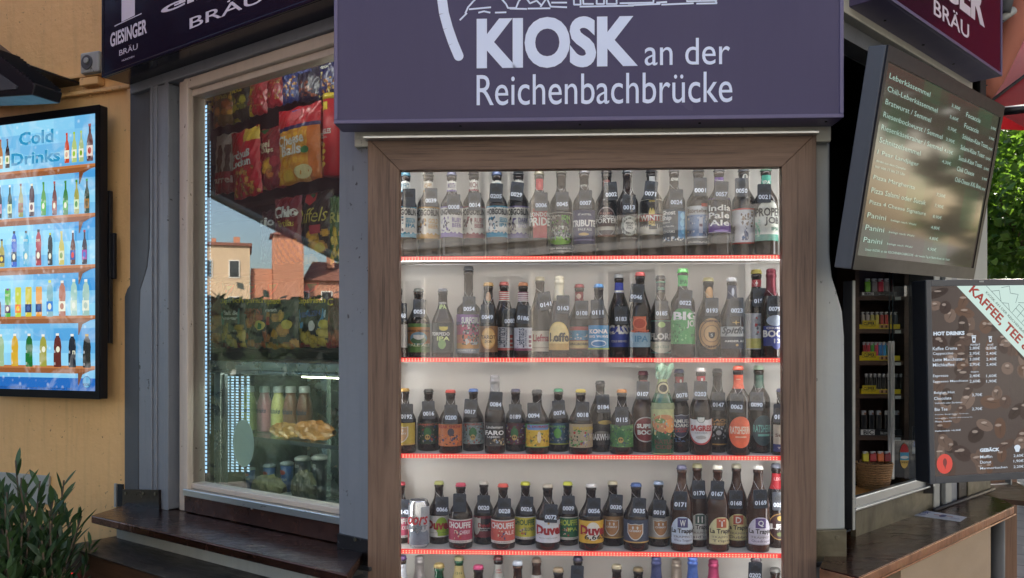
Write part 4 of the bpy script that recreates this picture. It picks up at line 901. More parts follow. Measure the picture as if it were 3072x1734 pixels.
ROWS = [
 dict(name='top', zf=A1, oy=480, base=1205, lv=0, items=[
  ('A', 150, 150, 290, 'A', 'brown', C(60, 110, 130), 'white and teal label, partly behind the frame', HG(C(60, 140, 170), 'PERFECT', 'SESSION', 'IPA'), (None, 195, 520, 0)),
  ('A', 437, 145, 290, 'A', 'brown', C(40, 40, 44), 'white and gold label and black cap', HG(C(205, 160, 84), 'HOPPY', 'GOLD', 'BEER'), ('0039', 470, 510, 0)),
  ('A', 728, 145, 280, 'A', 'brown', C(60, 62, 90), 'white and mauve label and crown drawing', [e if e[0] != 'T' or e[1] != 'HOBGOBLIN' else ('T', 'KING GOBLIN')+e[2:] for e in HG(C(120, 104, 160), 'SMOOTH', 'RUBY', 'BEER')], ('0008', 755, 590, 0)),
  ('A', 1003, 130, 290, 'A', 'brown', C(50, 34, 40), 'white and wine red label, ruby lettering', HG(C(140, 52, 66), 'RICH', 'RUBY', 'BEER'), ('0014', 1015, 565, 0)),
  ('A', 1290, 140, 270, 'A', 'brown', C(60, 74, 110), 'white and bright teal label, dark cap', HG(C(40, 136, 170), 'HOPPY', 'SESSION', 'IPA'), ('0205', 1285, 455, -.05)),
  ('A', 1558, 130, 290, 'A', 'brown', C(70, 72, 74), 'white and violet stout label', HG(C(110, 100, 150), 'ROASTED', 'DARK', 'STOUT'), ('0029', 1545, 435, -.12)),
  ('A', 1818, 135, 270, 'A', 'brown', C(90, 84, 60), 'tall red body label and red neck band', [('R', -40, 40, .22, .55, C(160, 36, 44)), ('T', 'LONDON', -60, 60, .46, .51, W_), ('T', 'PRIDE', -64, 64, .36, .45, W_), ('R', -50, 50, .77, .90, C(170, 44, 50), 'N'), ('E', 0, .83, 16, .04, C(190, 80, 80), 'N')], ('0006', 1843, 568, 0)),
  ('A', 2093, 110, 290, 'A', 'brown', C(120, 122, 110), 'lime green hop drawing on a clear label', [('R', -75, 75, .08, .095, W_), ('R', -75, 75, .50, .506, W_), ('X', -60, 60, .16, .42, [C(110, 180, 60), C(60, 120, 60), C(150, 160, 150), C(60, 70, 60)], 60), ('E', 0, .20, 60, .045, C(130, 190, 60)), ('X', -45, 45, .20, .36, [C(140, 146, 140), C(70, 80, 70), C(200, 205, 200)], 40), ('T', 'SON', -62, -20, .43, .48, W_, .03), ('T', 'OF THE', -18, 4, .455, .475, W_), ('T', 'SON', 8, 50, .42, .475, C(120, 190, 70), .03), ('R', -75, 75, .09, .145, BK), ('T', 'NEW ENGLAND IPA', -48, 60, .105, .125, W_)], ('0045', 2105, 555, 0)),
  ('A', 2378, 118, 280, 'A', 'brown', C(80, 78, 84), 'navy label reading TRIBUTE'.replace(' reading TRIBUTE', ' with curved white lettering'), [('R', -80, 80, .15, .53, C(48, 44, 84)), ('T', 'ST AUSTELL', -30, 40, .465, .485, W_), ('T', 'TRIBUTE', -72, 72, .34, .415, WHITE, .04), ('T', 'PALE ALE', -28, 42, .295, .32, W_), ('E', 0, .255, 26, .016, GD), ('R', -60, 60, .185, .20, C(120, 116, 150)), ('T', 'BOTTLE', -40, 40, .80, .82, W_, .01, 'N')], ('0007', 2395, 540, 0)),
  ('B', 165, 110, 290, 'A', 'brown', C(70, 60, 60), 'oval brown label edged in silver', [('E', 0, .40, 54, .165, C(170, 160, 160)), ('E', 0, .40, 49, .15, C(70, 44, 44)), ("T", "FULLER'S", -30, 30, .48, .505, C(200, 150, 140)), ('T', 'LONDON', -38, 38, .445, .475, WHITE), ('T', 'PORTER', -58, 58, .385, .44, WHITE, .03), ('R', -45, 45, .31, .35, C(190, 185, 170)), ('R', -45, 50, .24, .262, C(110, 60, 50)), ('R', -45, 45, .80, .87, C(110, 40, 44), 'N')], ('0002', 215, 435, .08)),
  ('B', 425, 110, 270, 'A', 'brown', C(50, 54, 60), 'round silver maze emblem and no paper label', [('E', 0, .345, 46, .11, C(150, 155, 145)), ('X', -40, 40, .25, .44, [C(70, 72, 66), C(170, 175, 165)], 60), ('E', 0, .345, 31, .072, C(205, 205, 195)), ('T', 'MENA', -20, 20, .365, .385, BK), ('T', 'DHU', -14, 14, .335, .358, BK), ('T', 'STOUT', -18, 18, .305, .328, BK), ('T', 'SMOOTH AND WARMING', -48, 48, .205, .215, W_, 0)], ('0013', 445, 595, 0)),
  ('B', 725, 100, 300, 'A', 'brown', C(44, 40, 44), 'cream label crossed by a red banner', [('R', -82, 82, .26, .64, C(222, 220, 208)), ('R', -14, 14, .33, .63, C(226, 204, 120)), ('R', -82, 82, .405, .475, C(176, 60, 54)), ('T', 'WINTER', -58, 76, .408, .468, WHITE, .03), ('T', 'ALE', -12, 12, .375, .40, C(110, 60, 40)), ('R', -12, 24, .315, .35, BK), ('R', -15, -2, .345, .365, BK), ('R', -30, 40, .80, .90, C(200, 204, 208), 'N')], ('0071', 722, 425, -.12)),
  ('B', 1005, 95, 280, 'A', 'brown', C(60, 56, 58), 'black and ice blue label, white lettering', [('R', -78, 78, .17, .53, C(28, 44, 60)), ('R', 20, 70, .20, .50, C(70, 140, 190)), ('E', 48, .45, 16, .04, C(150, 205, 235)), ('E', 44, .37, 14, .04, C(140, 200, 230)), ('E', 50, .29, 14, .04, C(120, 185, 225)), ('X', -70, 75, .175, .22, [W_, C(170, 190, 210)], 24), ('T', 'Ghost', -66, 6, .46, .51, WHITE), ('T', 'Ship', -66, -12, .39, .455, WHITE), ('T', 'Beyond', -62, -20, .365, .385, W_), ('T', 'the Pale Ale', -62, 0, .325, .345, W_), ('T', 'ADNAMS', -66, 4, .26, .29, W_), ('T', 'ADNAMS', -40, 60, .845, .88, W_, .02, 'N')], ('0024', 1035, 530, 0)),
  ('B', 1310, 95, 300, 'A', 'brown', C(40, 42, 50), 'white label showing a blue lighthouse', [('R', -80, 80, .22, .565, C(214, 220, 228)), ('R', -80, 80, .24, .47, C(120, 150, 195)), ('X', -76, 76, .37, .46, [C(60, 100, 170), C(220, 226, 235), C(170, 190, 220)], 26), ('X', -76, 76, .24, .30, [C(70, 90, 140), C(230, 235, 240), C(150, 170, 205)], 30), ('R', -12, 6, .27, .44, C(190, 196, 214)), ('R', -10, 4, .34, .37, C(90, 60, 90)), ('T', 'Störtebeker', -68, 60, .49, .535, C(90, 74, 60), .02), ('R', 0, 40, .555, .59, C(190, 60, 40)), ('R', -80, 80, .145, .21, C(50, 54, 64)), ('T', 'ATLANTIK-ALE', -64, 24, .165, .185, W_), ('T', '51', 55, 72, .155, .185, W_)], ('0001', 1332, 382, 0)),
  ('B', 1565, 90, 290, 'A', 'brown', C(44, 44, 52), 'violet label with swirling white script', [('R', -74, 74, .26, .64, C(84, 44, 132)), ('R', -74, 74, .265, .27, W_), ('T', 'India', -66, 50, .50, .565, WHITE, .02), ('T', 'Pale', -66, 42, .415, .485, WHITE, .02), ('T', 'Ale', -60, 40, .335, .40, WHITE, .02), ('E', 0, .28, 36, .012, C(170, 140, 210)), ('R', -70, 70, .79, .88, C(84, 44, 132), 'N'), ('T', 'ipa', -36, 40, .80, .86, WHITE, .01, 'N')], ('0057', 1600, 430, -.03)),
  ('B', 1875, 90, 300, 'A', 'brown', C(90, 92, 100), 'white label edged red showing a ragged soldier', [('R', -76, 80, .155, .535, C(196, 70, 66)), ('R', -76, 80, .17, .52, C(222, 224, 230)), ('X', -20, 40, .33, .50, [C(110, 90, 80), C(150, 130, 110), C(70, 60, 70)], 30), ('X', -15, 15, .19, .33, [C(40, 90, 150), C(60, 70, 110)], 20), ('V', 'ORIGINAL', -62, -48, .19, .35, BK), ('R', 45, 60, .2, .30, C(110, 60, 70)), ('E', 10, .865, 36, .05, W_, 'N'), ('E', 10, .865, 30, .042, C(60, 60, 66), 'N')], ('0050', 1848, 388, 0)),
  ('B', 2150, 85, 290, 'A', 'brown', C(80, 110, 90), 'round topped pale label with green foot', [('A', -74, 74, .17, .61, C(196, 200, 190)), ('R', -74, 74, .17, .24, C(50, 140, 120)), ('X', -72, -40, .22, .42, [C(90, 170, 130), C(140, 190, 160)], 20), ('T', 'PROPER', -66, 74, .435, .53, C(50, 50, 50), .03), ('T', 'JOB', -20, 60, .33, .43, C(50, 50, 50), .03), ('T', 'IPA', 12, 58, .28, .32, C(40, 110, 90)), ('R', -70, 70, .78, .90, C(60, 150, 130), 'N'), ('T', 'IPA', -44, 40, .80, .84, W_, .02, 'N')], ('0021', 2130, 465, 0))]),
 dict(name='second', zf=A1, oy=770, base=1262, lv=1, items=[
  ('A', 30, 390, 270, 'S', 'brown', C(90, 90, 92), 'greyed label, mostly behind the wooden frame', [('R', -70, 70, .15, .48, C(180, 178, 172))], ('0148', 88, 740, 0)),
  ('A', 315, 395, 290, 'S', 'brown', C(120, 124, 118), 'green and orange mountain label', [('R', -82, 82, .08, .49, C(86, 128, 56)), ('R', -82, 82, .20, .44, C(196, 130, 60)), ('E', 0, .28, 46, .09, C(120, 160, 180)), ('E', 0, .25, 40, .05, C(70, 110, 70)), ('D', 0, 26, .26, .33, W_), ('T', 'SIERRA NEVADA', -62, 62, .37, .40, BK), ('T', 'PALE ALE', -54, 60, .165, .205, C(226, 230, 200), .02)], ('0051', 327, 690, -.04)),
  ('A', 617, 395, 280, 'S', 'brown', C(110, 112, 116), 'black label with pale green hop', [('R', -80, 80, .08, .50, C(34, 36, 32)), ('E', 0, .20, 20, .07, C(140, 176, 110)), ('D', 8, 22, .39, .45, C(210, 190, 70)), ('T', 'TORPEDO', -62, 40, .32, .37, W_, .03), ('T', 'IPA', -25, 40, .25, .31, C(210, 220, 150), .03), ('T', 'TORPEDO', -50, 50, .77, .80, W_, .02, 'N'), ('T', 'IPA', -30, 40, .70, .765, C(190, 214, 140), .02, 'N')], None),
  ('A', 938, 115, 300, 'T', 'brown', C(70, 76, 84), 'sunset purple label with black and white sketch, the tallest neck', [('R', -84, 84, .07, .47, C(214, 150, 60)), ('R', -84, 84, .16, .47, C(216, 120, 90)), ('R', -84, 84, .25, .47, C(196, 80, 120)), ('R', -84, 84, .36, .47, C(150, 104, 176)), ('X', -25, 60, .14, .38, [W_, BK, C(120, 120, 124)], 90), ('T', 'SASSY', -76, -30, .35, .39, C(60, 30, 70), .02, .2), ('T', 'SURFGIRL', -28, 60, .37, .44, WHITE, .04, .1), ('R', -84, 84, .05, .10, C(150, 156, 166)), ('T', 'MIDWEST IPA', -50, 40, .07, .09, WHITE)], ('0054', 945, 655, 0)),
  ('A', 1185, 320, 240, 'L', 'brown', C(176, 140, 80), 'gold oval label and gold cap', [('R', -76, 76, .08, .42, C(120, 84, 50)), ('E', 0, .26, 46, .14, C(200, 150, 84)), ('E', 0, .26, 40, .12, C(216, 176, 110)), ('T', 'TAROT', -44, 44, .25, .30, C(50, 34, 30), .02), ('T', "D'OR", -20, 20, .20, .235, C(50, 34, 30)), ('E', 0, .80, 30, .07, C(176, 140, 110), 'N'), ('E', 0, .755, 20, .02, C(90, 140, 100), 'N')], ('0049', 1172, 757, 0)),
  ('A', 1382, 312, 250, 'L', 'brown', C(206, 110, 100), 'grey upright lettering label and red striped neck', lief(C(196, 84, 76), None), ('0085', 1450, 805, .06)),
  ('A', 1618, 320, 230, 'L', 'brown', C(176, 120, 80), 'grey upright lettering label and plum striped neck', lief(C(130, 60, 90), None), ('0186', 1628, 768, -.10)),
  ('A', 1828, 248, 290, 'P', 'brown', C(200, 190, 160), 'slanted cream label with red script', [('R', -62, 70, .08, .33, C(222, 212, 196)), ('T', 'Liefmans', -44, 62, .20, .29, C(170, 40, 60), .03), ('R', -50, 60, .12, .13, C(180, 160, 140))], ('0141', 1882, 600, .18)),
  ('A', 2070, 243, 270, 'P', 'brown', None, 'arched yellow label and cream foil neck', [('A', -66, 66, .10, .44, C(222, 190, 110)), ('A', -60, 60, .11, .425, C(232, 208, 140)), ('T', 'Leffe', -52, 62, .20, .31, C(40, 30, 26), .04), ('R', -66, 66, .10, .18, C(196, 160, 90))], ('0163', 2115, 645, 0), C(206, 200, 176)),
  ('A', 2318, 340, 270, 'S', 'brown', C(160, 56, 60), 'red beach label with blue waves and red neck', [('R', -80, 80, .12, .42, C(176, 70, 66)), ('R', -50, 66, .24, .37, C(70, 150, 190)), ('X', -48, 64, .25, .35, [W_, C(50, 120, 170)], 16), ('R', -80, 80, .13, .23, C(226, 200, 130)), ('T', 'LONGBOARD', -56, 62, .17, .205, BK, .03), ('R', -70, 70, .77, .89, C(140, 30, 40), 'N'), ('E', 0, .83, 30, .035, C(220, 190, 170), 'N')], ('0108', 2350, 708, 0)),
  ('B', 68, 340, 270, 'S', 'brown', C(84, 150, 210), 'light blue wave label and bright blue cap', [('R', -78, 60, .12, .44, C(54, 140, 190)), ('T', 'KONA', -62, 44, .33, .39, WHITE, .04), ('T', 'BIG WAVE', -62, 50, .275, .31, WHITE, .02), ('E', -8, .20, 42, .045, C(210, 230, 240)), ('E', -6, .195, 36, .032, C(40, 120, 180)), ('R', -78, 60, .12, .14, C(150, 180, 60))], ('0111', 50, 700, .04)),
  ('B', 320, 213, 270, 'L', 'brown', C(190, 192, 194), 'royal blue label and blue neck band', [('R', -78, 78, .13, .37, C(44, 66, 160)), ('T', 'CASS', -66, 66, .28, .39, WHITE, .05, .25), ('T', 'COLD BREWED', -42, 44, .185, .21, W_), ('R', -70, 70, .77, .89, C(40, 60, 170), 'N'), ('R', -70, 70, .775, .80, W_, 'N')], ('0183', 345, 780, 0)),
  ('B', 583, 190, 270, 'L', 'brown', C(196, 90, 84), 'coral round emblem above a pale blue label', [('R', -70, 70, .13, .30, C(150, 180, 196)), ('R', -34, 34, .31, .48, C(216, 110, 76)), ('E', 0, .40, 38, .07, C(230, 130, 96)), ('E', 0, .40, 30, .055, C(190, 84, 60)), ('T', 'WEST COAST', -48, 52, .295, .325, C(230, 110, 80), .03), ('T', 'IPA', -24, 44, .19, .26, C(90, 140, 170), .02)], ('0046', 545, 505, -.10)),
  ('B', 838, 232, 280, 'S', 'brown', C(60, 60, 70), 'teal framed black label with a lime slice', [('R', -80, 80, .06, .45, C(90, 160, 150)), ('R', -78, 78, .07, .44, C(34, 44, 56)), ('E', 0, .40, 18, .035, C(170, 206, 120)), ('T', 'FLORIS', -62, 70, .22, .30, WHITE, .04), ('D', 0, 60, .06, .20, C(206, 206, 186)), ('T', 'Cactus', -44, 40, .12, .165, C(150, 170, 150), .01, .2), ('R', -70, 70, .79, .91, C(34, 44, 56), 'N'), ('R', -70, 70, .91, .92, C(120, 200, 170), 'N'), ('T', 'Cactus', -40, 50, .82, .86, C(150, 210, 190), .01, 'N')], ('0185', 852, 710, 0)),
  ('B', 1115, 147, 300, 'A', 'brown', C(96, 190, 96), 'leaf green label and bright green neck', [('A', -78, 78, .16, .56, C(70, 160, 84)), ('X', -70, 20, .18, .38, [C(50, 120, 60), C(130, 200, 130)], 30), ('T', 'BIG', -50, 74, .42, .515, WHITE, .04), ('T', 'JOB', 14, 78, .33, .42, W_, .03), ('T', 'IPA', 35, 74, .24, .27, C(30, 90, 50)), ('R', -74, 74, .80, .92, C(84, 176, 100), 'N'), ('T', 'IPA', -34, 50, .825, .87, C(30, 70, 40), .02, 'N')], ('0022', 1150, 580, -.04)),
  ('B', 1433, 258, 310, 'S', 'brown', C(190, 180, 130), 'tan oval badge label and tan neck badge', [('E', 0, .30, 62, .19, C(206, 160, 104)), ('E', 0, .30, 54, .165, C(120, 84, 60)), ('E', 0, .30, 50, .155, C(206, 160, 104)), ('E', 0, .30, 36, .105, C(150, 110, 74)), ('E', 0, .30, 32, .095, C(214, 172, 118)), ('D', 0, 14, .24, .32, C(50, 40, 40)), ('T', 'S', -5, 5, .265, .30, W_), ('T', 'DOUBLE STOUT', -42, 42, .125, .155, C(50, 36, 30), .03), ('T', 'SHEPHERD NEAME', -42, 42, .44, .465, C(50, 36, 30), .02), ('E', 0, .80, 46, .08, C(196, 150, 98), 'N'), ('E', 0, .80, 22, .045, C(90, 64, 50), 'N')], ('0193', 1478, 675, 0)),
  ('B', 1725, 260, 290, 'S', 'brown', C(190, 192, 194), 'grey slanted banner label and navy crest neck', [('R', -78, 78, .12, .36, C(34, 36, 54)), ('R', -80, 80, .27, .39, C(176, 178, 178)), ('T', 'Spitfire', -66, 74, .28, .385, C(40, 44, 54), .03, .3), ('T', 'AMBER ALE', -50, 60, .20, .225, W_, .02), ('E', 10, .165, 7, .015, GD), ('R', -12, 22, .435, .445, GD), ('E', 5, .44, 4, .025, GD), ('R', -74, 74, .73, .90, C(30, 34, 66), 'N'), ('E', 0, .82, 16, .05, C(200, 205, 215), 'N')], ('0023', 1788, 675, 0)),
  ('B', 2032, 158, 290, 'A', 'brown', C(196, 184, 90), 'silver label with yellow foot and white cross neck', [('R', -78, 60, .10, .50, C(196, 200, 206)), ('R', -60, 30, .11, .22, C(206, 200, 110)), ('E', 14, .42, 26, .06, C(160, 160, 164)), ('E', 34, .46, 12, .04, C(50, 46, 50)), ('X', -10, 30, .26, .46, [C(150, 156, 164), C(190, 60, 60), C(110, 116, 124)], 16), ('R', -74, 74, .80, .88, C(176, 60, 66), 'N'), ('R', -5, 5, .81, .87, WHITE, 'N'), ('R', -14, 14, .83, .85, WHITE, 'N')], ('0190', 2070, 555, .05)),
  ('B', 2215, 152, 250, 'A', 'brown', None, 'blue and grey shield label and wine red cap foil', [('R', -70, 80, .14, .36, C(44, 52, 120)), ('E', 0, .42, 50, .06, C(150, 160, 176)), ('D', 8, 36, .10, .28, C(60, 70, 140)), ('T', 'CHORSE', -50, 40, .325, .35, W_), ('T', 'BOCK', -70, 76, .235, .315, W_, .04), ('T', '13', -10, 26, .17, .22, W_, .02)], ('0079', 2262, 655, -.04), C(96, 22, 36))]),
 dict(name='third', zf=A1, oy=1070, base=1192, lv=2, items=[
  ('A', 140, 390, 290, 'S', 'brown', C(180, 140, 60), 'mustard label with a cream shield', chim(C(190, 168, 66), C(196, 160, 120)), ('0192', 165, 750, 0)),
  ('A', 440, 400, 280, 'S', 'brown', C(60, 62, 60), 'dark festival artwork label and black cap', skull([C(60, 84, 60), C(150, 60, 50), C(60, 80, 130), C(90, 80, 70), C(170, 160, 140)])+[('T', 'JAMEICA', -56, 56, .41, .45, C(200, 110, 90), .03)], ('0016', 437, 712, .04)),
  ('A', 713, 408, 300, 'S', 'brown', C(206, 70, 50), 'orange circus label and scarlet cap', [('R', -80, 80, .12, .46, C(190, 110, 60)), ('X', -76, 76, .13, .30, [C(60, 40, 40), C(220, 110, 50), C(70, 70, 100), C(210, 130, 60)], 60), ('E', 12, .34, 16, .06, C(70, 60, 70)), ('T', 'FREAK SHOW', -60, 64, .40, .45, C(150, 44, 40), .03)], ('0200', 718, 762, 0)),
  ('A', 998, 395, 270, 'S', 'brown', C(70, 120, 200), 'white feather skull label and sky blue cap', skull([C(170, 190, 190), C(110, 140, 140), C(60, 70, 70), C(150, 60, 50)])+[('T', 'HOPSKULL', -50, 50, .42, .45, C(190, 90, 70), .03)], ('0017', 965, 690, -.08)),
  ('A', 1265, 230, 260, 'P', 'brown', None, 'silver foil neck and black label with white script', [('R', -76, 76, .10, .40, C(52, 48, 44)), ('T', 'Lindemans', -50, 50, .325, .36, W_), ('T', 'FARO', -60, 56, .24, .30, WHITE, .03), ('T', 'LAMBIC', -44, 30, .205, .23, W_), ('X', -30, 60, .11, .20, [C(200, 180, 140), C(120, 100, 70), C(150, 170, 190)], 22)], ('0084', 1280, 598, -.05), C(140, 138, 140)),
  ('A', 1525, 398, 270, 'S', 'brown', C(44, 44, 96), 'purple feather skull label and navy cap', skull([C(110, 50, 60), C(60, 60, 130), C(190, 180, 160), C(50, 110, 70), C(120, 60, 110)]), ('0189', 1520, 752, 0)),
  ('A', 1792, 408, 300, 'S', 'brown', C(44, 44, 46), 'golden treasure label and black cap', [('R', -80, 80, .11, .47, C(60, 130, 70)), ('R', -72, 76, .12, .40, C(214, 176, 50)), ('R', -60, 60, .38, .46, C(110, 150, 200)), ('X', -70, 74, .13, .36, [C(200, 150, 40), C(140, 90, 40), C(230, 200, 80), C(90, 110, 50)], 60), ('E', 4, .27, 9, .09, C(226, 210, 180)), ('T', 'EL DORADO', -54, 58, .415, .45, C(170, 40, 50), .03)], ('0094', 1752, 738, 0)),
  ('A', 2058, 395, 270, 'S', 'brown', C(50, 160, 110), 'blue monster label and emerald cap', [('R', -76, 80, .12, .46, C(50, 84, 110)), ('X', -72, 76, .13, .40, [C(70, 130, 170), C(150, 160, 160), C(40, 60, 80), C(90, 110, 60)], 60), ('E', 6, .30, 20, .08, C(90, 160, 70)), ('T', 'MONSTER', -40, 50, .39, .42, C(120, 190, 110), .03), ('R', -76, 80, .12, .14, C(150, 160, 60))], ('0074', 2060, 705, .08)),
  ('A', 2335, 402, 300, 'S', 'brown', C(206, 180, 60), 'green dragon label and yellow cap', [('R', -80, 80, .11, .47, C(176, 160, 130)), ('X', -78, 20, .12, .40, [C(60, 130, 60), C(180, 60, 50), C(90, 160, 80), C(40, 60, 40)], 56), ('X', 0, 70, .14, .34, [C(170, 150, 130), C(120, 110, 160), C(200, 190, 170)], 24), ('T', 'DRAGORA', -46, 66, .38, .43, C(206, 176, 70), .04)], ('0018', 2360, 728, 0)),
  ('B', 85, 298, 270, 'L', 'brown', C(40, 36, 40), 'black whale label with gold scroll', [('R', -76, 76, .10, .40, C(60, 54, 50)), ('E', 0, .27, 40, .03, C(130, 124, 116)), ('T', 'NARWHAL', -62, 64, .17, .26, WHITE, .04), ('E', 20, .42, 40, .03, C(196, 170, 80))], ('0184', 120, 632, .03)),
  ('B', 355, 405, 290, 'S', 'brown', C(206, 130, 50), 'acid green skull label and orange cap', skull([C(90, 150, 80), C(150, 190, 110), C(50, 90, 90), C(60, 70, 60)]), ('0115', 355, 790, 0)),
  ('B', 620, 175, 290, 'S', 'amber', C(110, 36, 48), 'round crimson badge label and wine cap', [('E', 0, .285, 66, .155, C(206, 200, 196)), ('E', 0, .285, 60, .142, C(130, 32, 40)), ('T', 'SUPER', -46, 50, .30, .355, WHITE, .05), ('T', 'BOCK', -42, 50, .22, .28, WHITE, .05), ('R', -60, 60, .83, .885, C(130, 40, 50), 'N')], ('0107', 620, 468, -.04)),
  ('B', 860, 100, 290, 'L', 'green', 'paper', 'paper wrapping printed with fruit', [('R', -88, 88, .01, .55, C(190, 196, 140)), ('E', 0, .36, 64, .10, C(206, 140, 90)), ('E', 30, .33, 30, .08, C(226, 150, 80)), ('E', -20, .39, 26, .03, C(110, 140, 70)), ('X', -70, 70, .20, .48, [C(110, 140, 80), C(190, 90, 70), C(150, 180, 160), C(220, 200, 140)], 40), ('T', 'NATUR', -46, 50, .13, .18, C(84, 50, 30), .04), ('T', 'CIDER', -42, 48, .07, .12, C(84, 50, 30), .04), ('R', -74, 74, .52, .59, C(150, 160, 120))], None),
  ('B', 1070, 150, 250, 'S', 'brown', C(44, 50, 100), 'navy shield label and red neck, navy cap', [('D', 0, 60, .18, .46, C(170, 176, 190)), ('D', 0, 56, .19, .45, C(44, 50, 84)), ('T', 'SAMUEL', -58, 58, .355, .40, WHITE, .03), ('T', 'ADAMS', -50, 50, .305, .35, WHITE, .03), ('T', 'BOSTON', -36, 36, .275, .30, C(196, 60, 60), .02), ('T', 'LAGER', -32, 32, .245, .27, C(196, 60, 60), .02), ('X', -50, 50, .13, .18, [C(50, 76, 120), C(80, 110, 150)], 16), ('R', -66, 66, .79, .905, C(160, 40, 48), 'N'), ('E', 10, .85, 14, .03, W_, 'N')], ('0078', 1093, 485, .10)),
  ('B', 1340, 133, 280, 'S', 'brown', C(190, 180, 176), 'white shield label on red and red neck', [('D', 0, 74, .12, .42, C(180, 50, 50)), ('D', 0, 66, .14, .42, C(222, 222, 222)), ('D', 0, 20, .37, .44, C(60, 90, 80)), ('D', 0, 16, .375, .435, W_), ('T', 'SAGRES', -56, 58, .275, .345, C(176, 40, 48), .05), ('T', 'CERVEJA', -30, 32, .245, .265, C(110, 110, 110), .01), ('E', 0, .205, 26, .02, C(180, 176, 170)), ('R', -66, 66, .82, .90, C(170, 44, 50), 'N'), ('D', 14, 12, .835, .88, W_, 'N')], ('0203', 1335, 468, -.02)),
  ('B', 1545, 145, 230, 'L', 'brown', C(60, 58, 64), 'black and gold label with a white lightning sheep', [('R', -74, 74, .08, .42, C(40, 36, 34)), ('T', 'BLACK', -62, 62, .37, .405, C(206, 150, 80), .04), ('T', 'SHEEP', -48, 50, .325, .36, C(206, 150, 80), .04), ('X', -50, 50, .15, .32, [C(170, 170, 176), C(50, 46, 46), C(206, 206, 210)], 36), ('E', 0, .235, 28, .055, C(44, 40, 42)), ('E', 0, .24, 16, .03, C(180, 180, 184)), ('R', -50, 50, .095, .11, C(196, 150, 80))], ('0147', 1560, 603, -.02)),
  ('B', 1805, 108, 290, 'A', 'brown', C(206, 76, 44), 'bright orange pill shaped label and orange neck', [('E', 6, .26, 62, .175, C(232, 100, 56)), ('T', 'RATSHERRN', -48, 60, .24, .325, C(236, 214, 190), .02), ('R', -20, 34, .20, .215, C(240, 190, 160)), ('R', -74, 74, .74, .895, C(226, 92, 54), 'N'), ('R', -30, 20, .84, .85, C(240, 190, 160), 'N')], ('0063', 1790, 628, -.05)),
  ('B', 2060, 105, 280, 'A', 'brown', C(150, 180, 150), 'dark teal pill label and pale green cap', [('E', 4, .26, 60, .175, C(60, 84, 90)), ('T', 'RATSHERRN', -50, 60, .24, .325, C(120, 200, 190), .02), ('R', -26, 40, .195, .22, C(120, 200, 190)), ('R', -60, 60, .74, .89, C(60, 96, 80), 'N')], ('0090', 2038, 602, -.03)),
  ('B', 2345, 393, 250, 'S', 'brown', C(60, 64, 110), 'cream label with blue foot at the frame', [('R', -70, 60, .14, .46, C(206, 196, 172)), ('R', -70, 60, .06, .17, C(60, 66, 120)), ('T', 'Straffe', -54, 50, .28, .33, C(110, 60, 50), .02), ('T', 'TRIPLE', -40, 40, .10, .13, W_)], ('0194', 2330, 755, -.02))]),
 dict(name='fourth', zf=A4, oy=1370, base=1112, lv=3, items=[
  ('A', 85, 300, 250, 'S', 'brown', C(206, 70, 84), 'pink gnome brewery label, half behind the frame', chou(C(196, 84, 110), '', WHITE, 'ROSE', WHITE), ('0142', 118, 665, 0), None, 1),
  ('A', 305, 515, 262, 'K', '', None, '', [], None, None, -1),
  ('A', 548, 290, 260, 'S', 'brown', C(186, 190, 110), 'white and lime green label', duv(C(216, 218, 216), None, [('E', 22, .30, 34, .14, C(150, 184, 50)), ('R', 0, 70, .14, .24, C(150, 184, 50))]), ('0066', 585, 635, 0), None, 1),
  ('A', 808, 312, 290, 'S', 'brown', C(190, 60, 84), 'cherry pink label and pink cap', chou(C(176, 66, 92), '', WHITE, 'CHERRY', C(236, 206, 214)), ('', 795, 600, -.02), None, 0),
  ('A', 1085, 290, 250, 'S', 'brown', C(190, 186, 176), 'black and red label with a white letter', [('R', -82, 82, .12, .46, C(120, 40, 50)), ('R', -30, 82, .22, .42, C(40, 28, 32)), ('D', -46, 26, .16, .44, W_), ('T', 'Duvel', -34, 30, .28, .35, C(180, 40, 50), .03), ('T', 'IMPERIAL', -30, 36, .255, .275, W_), ('T', 'BLOND', -30, 20, .225, .245, W_)], ('0020', 1083, 615, 0), None, 1),
  ('A', 1315, 320, 290, 'S', 'brown', C(206, 80, 64), 'salmon red label and orange red cap', chou(C(206, 96, 84), '', WHITE, 'ALE', C(236, 206, 200)), ('0028', 1332, 655, 0), None, 0),
  ('A', 1583, 298, 260, 'S', 'brown', C(200, 200, 60), 'lemon yellow label with green lettering', chou(C(214, 206, 70), '', C(40, 100, 60), 'BLONDE', C(40, 90, 90)), ('0026', 1600, 630, -.04), None, 1),
  ('A', 1850, 325, 295, 'S', 'brown', C(190, 180, 160), 'plain white label with red blackletter', duv(C(218, 222, 230), None, [('E', 0, .42, 5, .02, GD)]), ('0072', 1890, 727, -.03), None, 0),
  ('A', 2090, 298, 260, 'S', 'brown', C(196, 200, 60), 'dark green label with lime lettering', chou(C(40, 110, 70), '', C(190, 214, 90), 'IPA', C(190, 214, 90)), ('0009', 2098, 622, 0), None, 1),
  ('A', 2370, 322, 300, 'S', 'brown', C(206, 204, 200), 'golden yellow label with large numerals', duv(C(222, 176, 60), None, [('E', 0, .30, 34, .14, C(226, 222, 210))])[:-1]+[('T', '6,66%', -40, 70, .165, .25, C(40, 36, 40), .02)], ('0056', 2405, 652, 0), None, 0),
  ('B', 233, 290, 270, 'S', 'brown', C(200, 190, 160), 'bronze label with a cream shield', chim(C(150, 116, 76)), ('0030', 275, 608, -.05), None, 1),
  ('B', 513, 313, 300, 'S', 'brown', C(70, 96, 150), 'slate blue label with a cream shield', chim(C(62, 72, 92)), ('0035', 553, 652, -.05), None, 0),
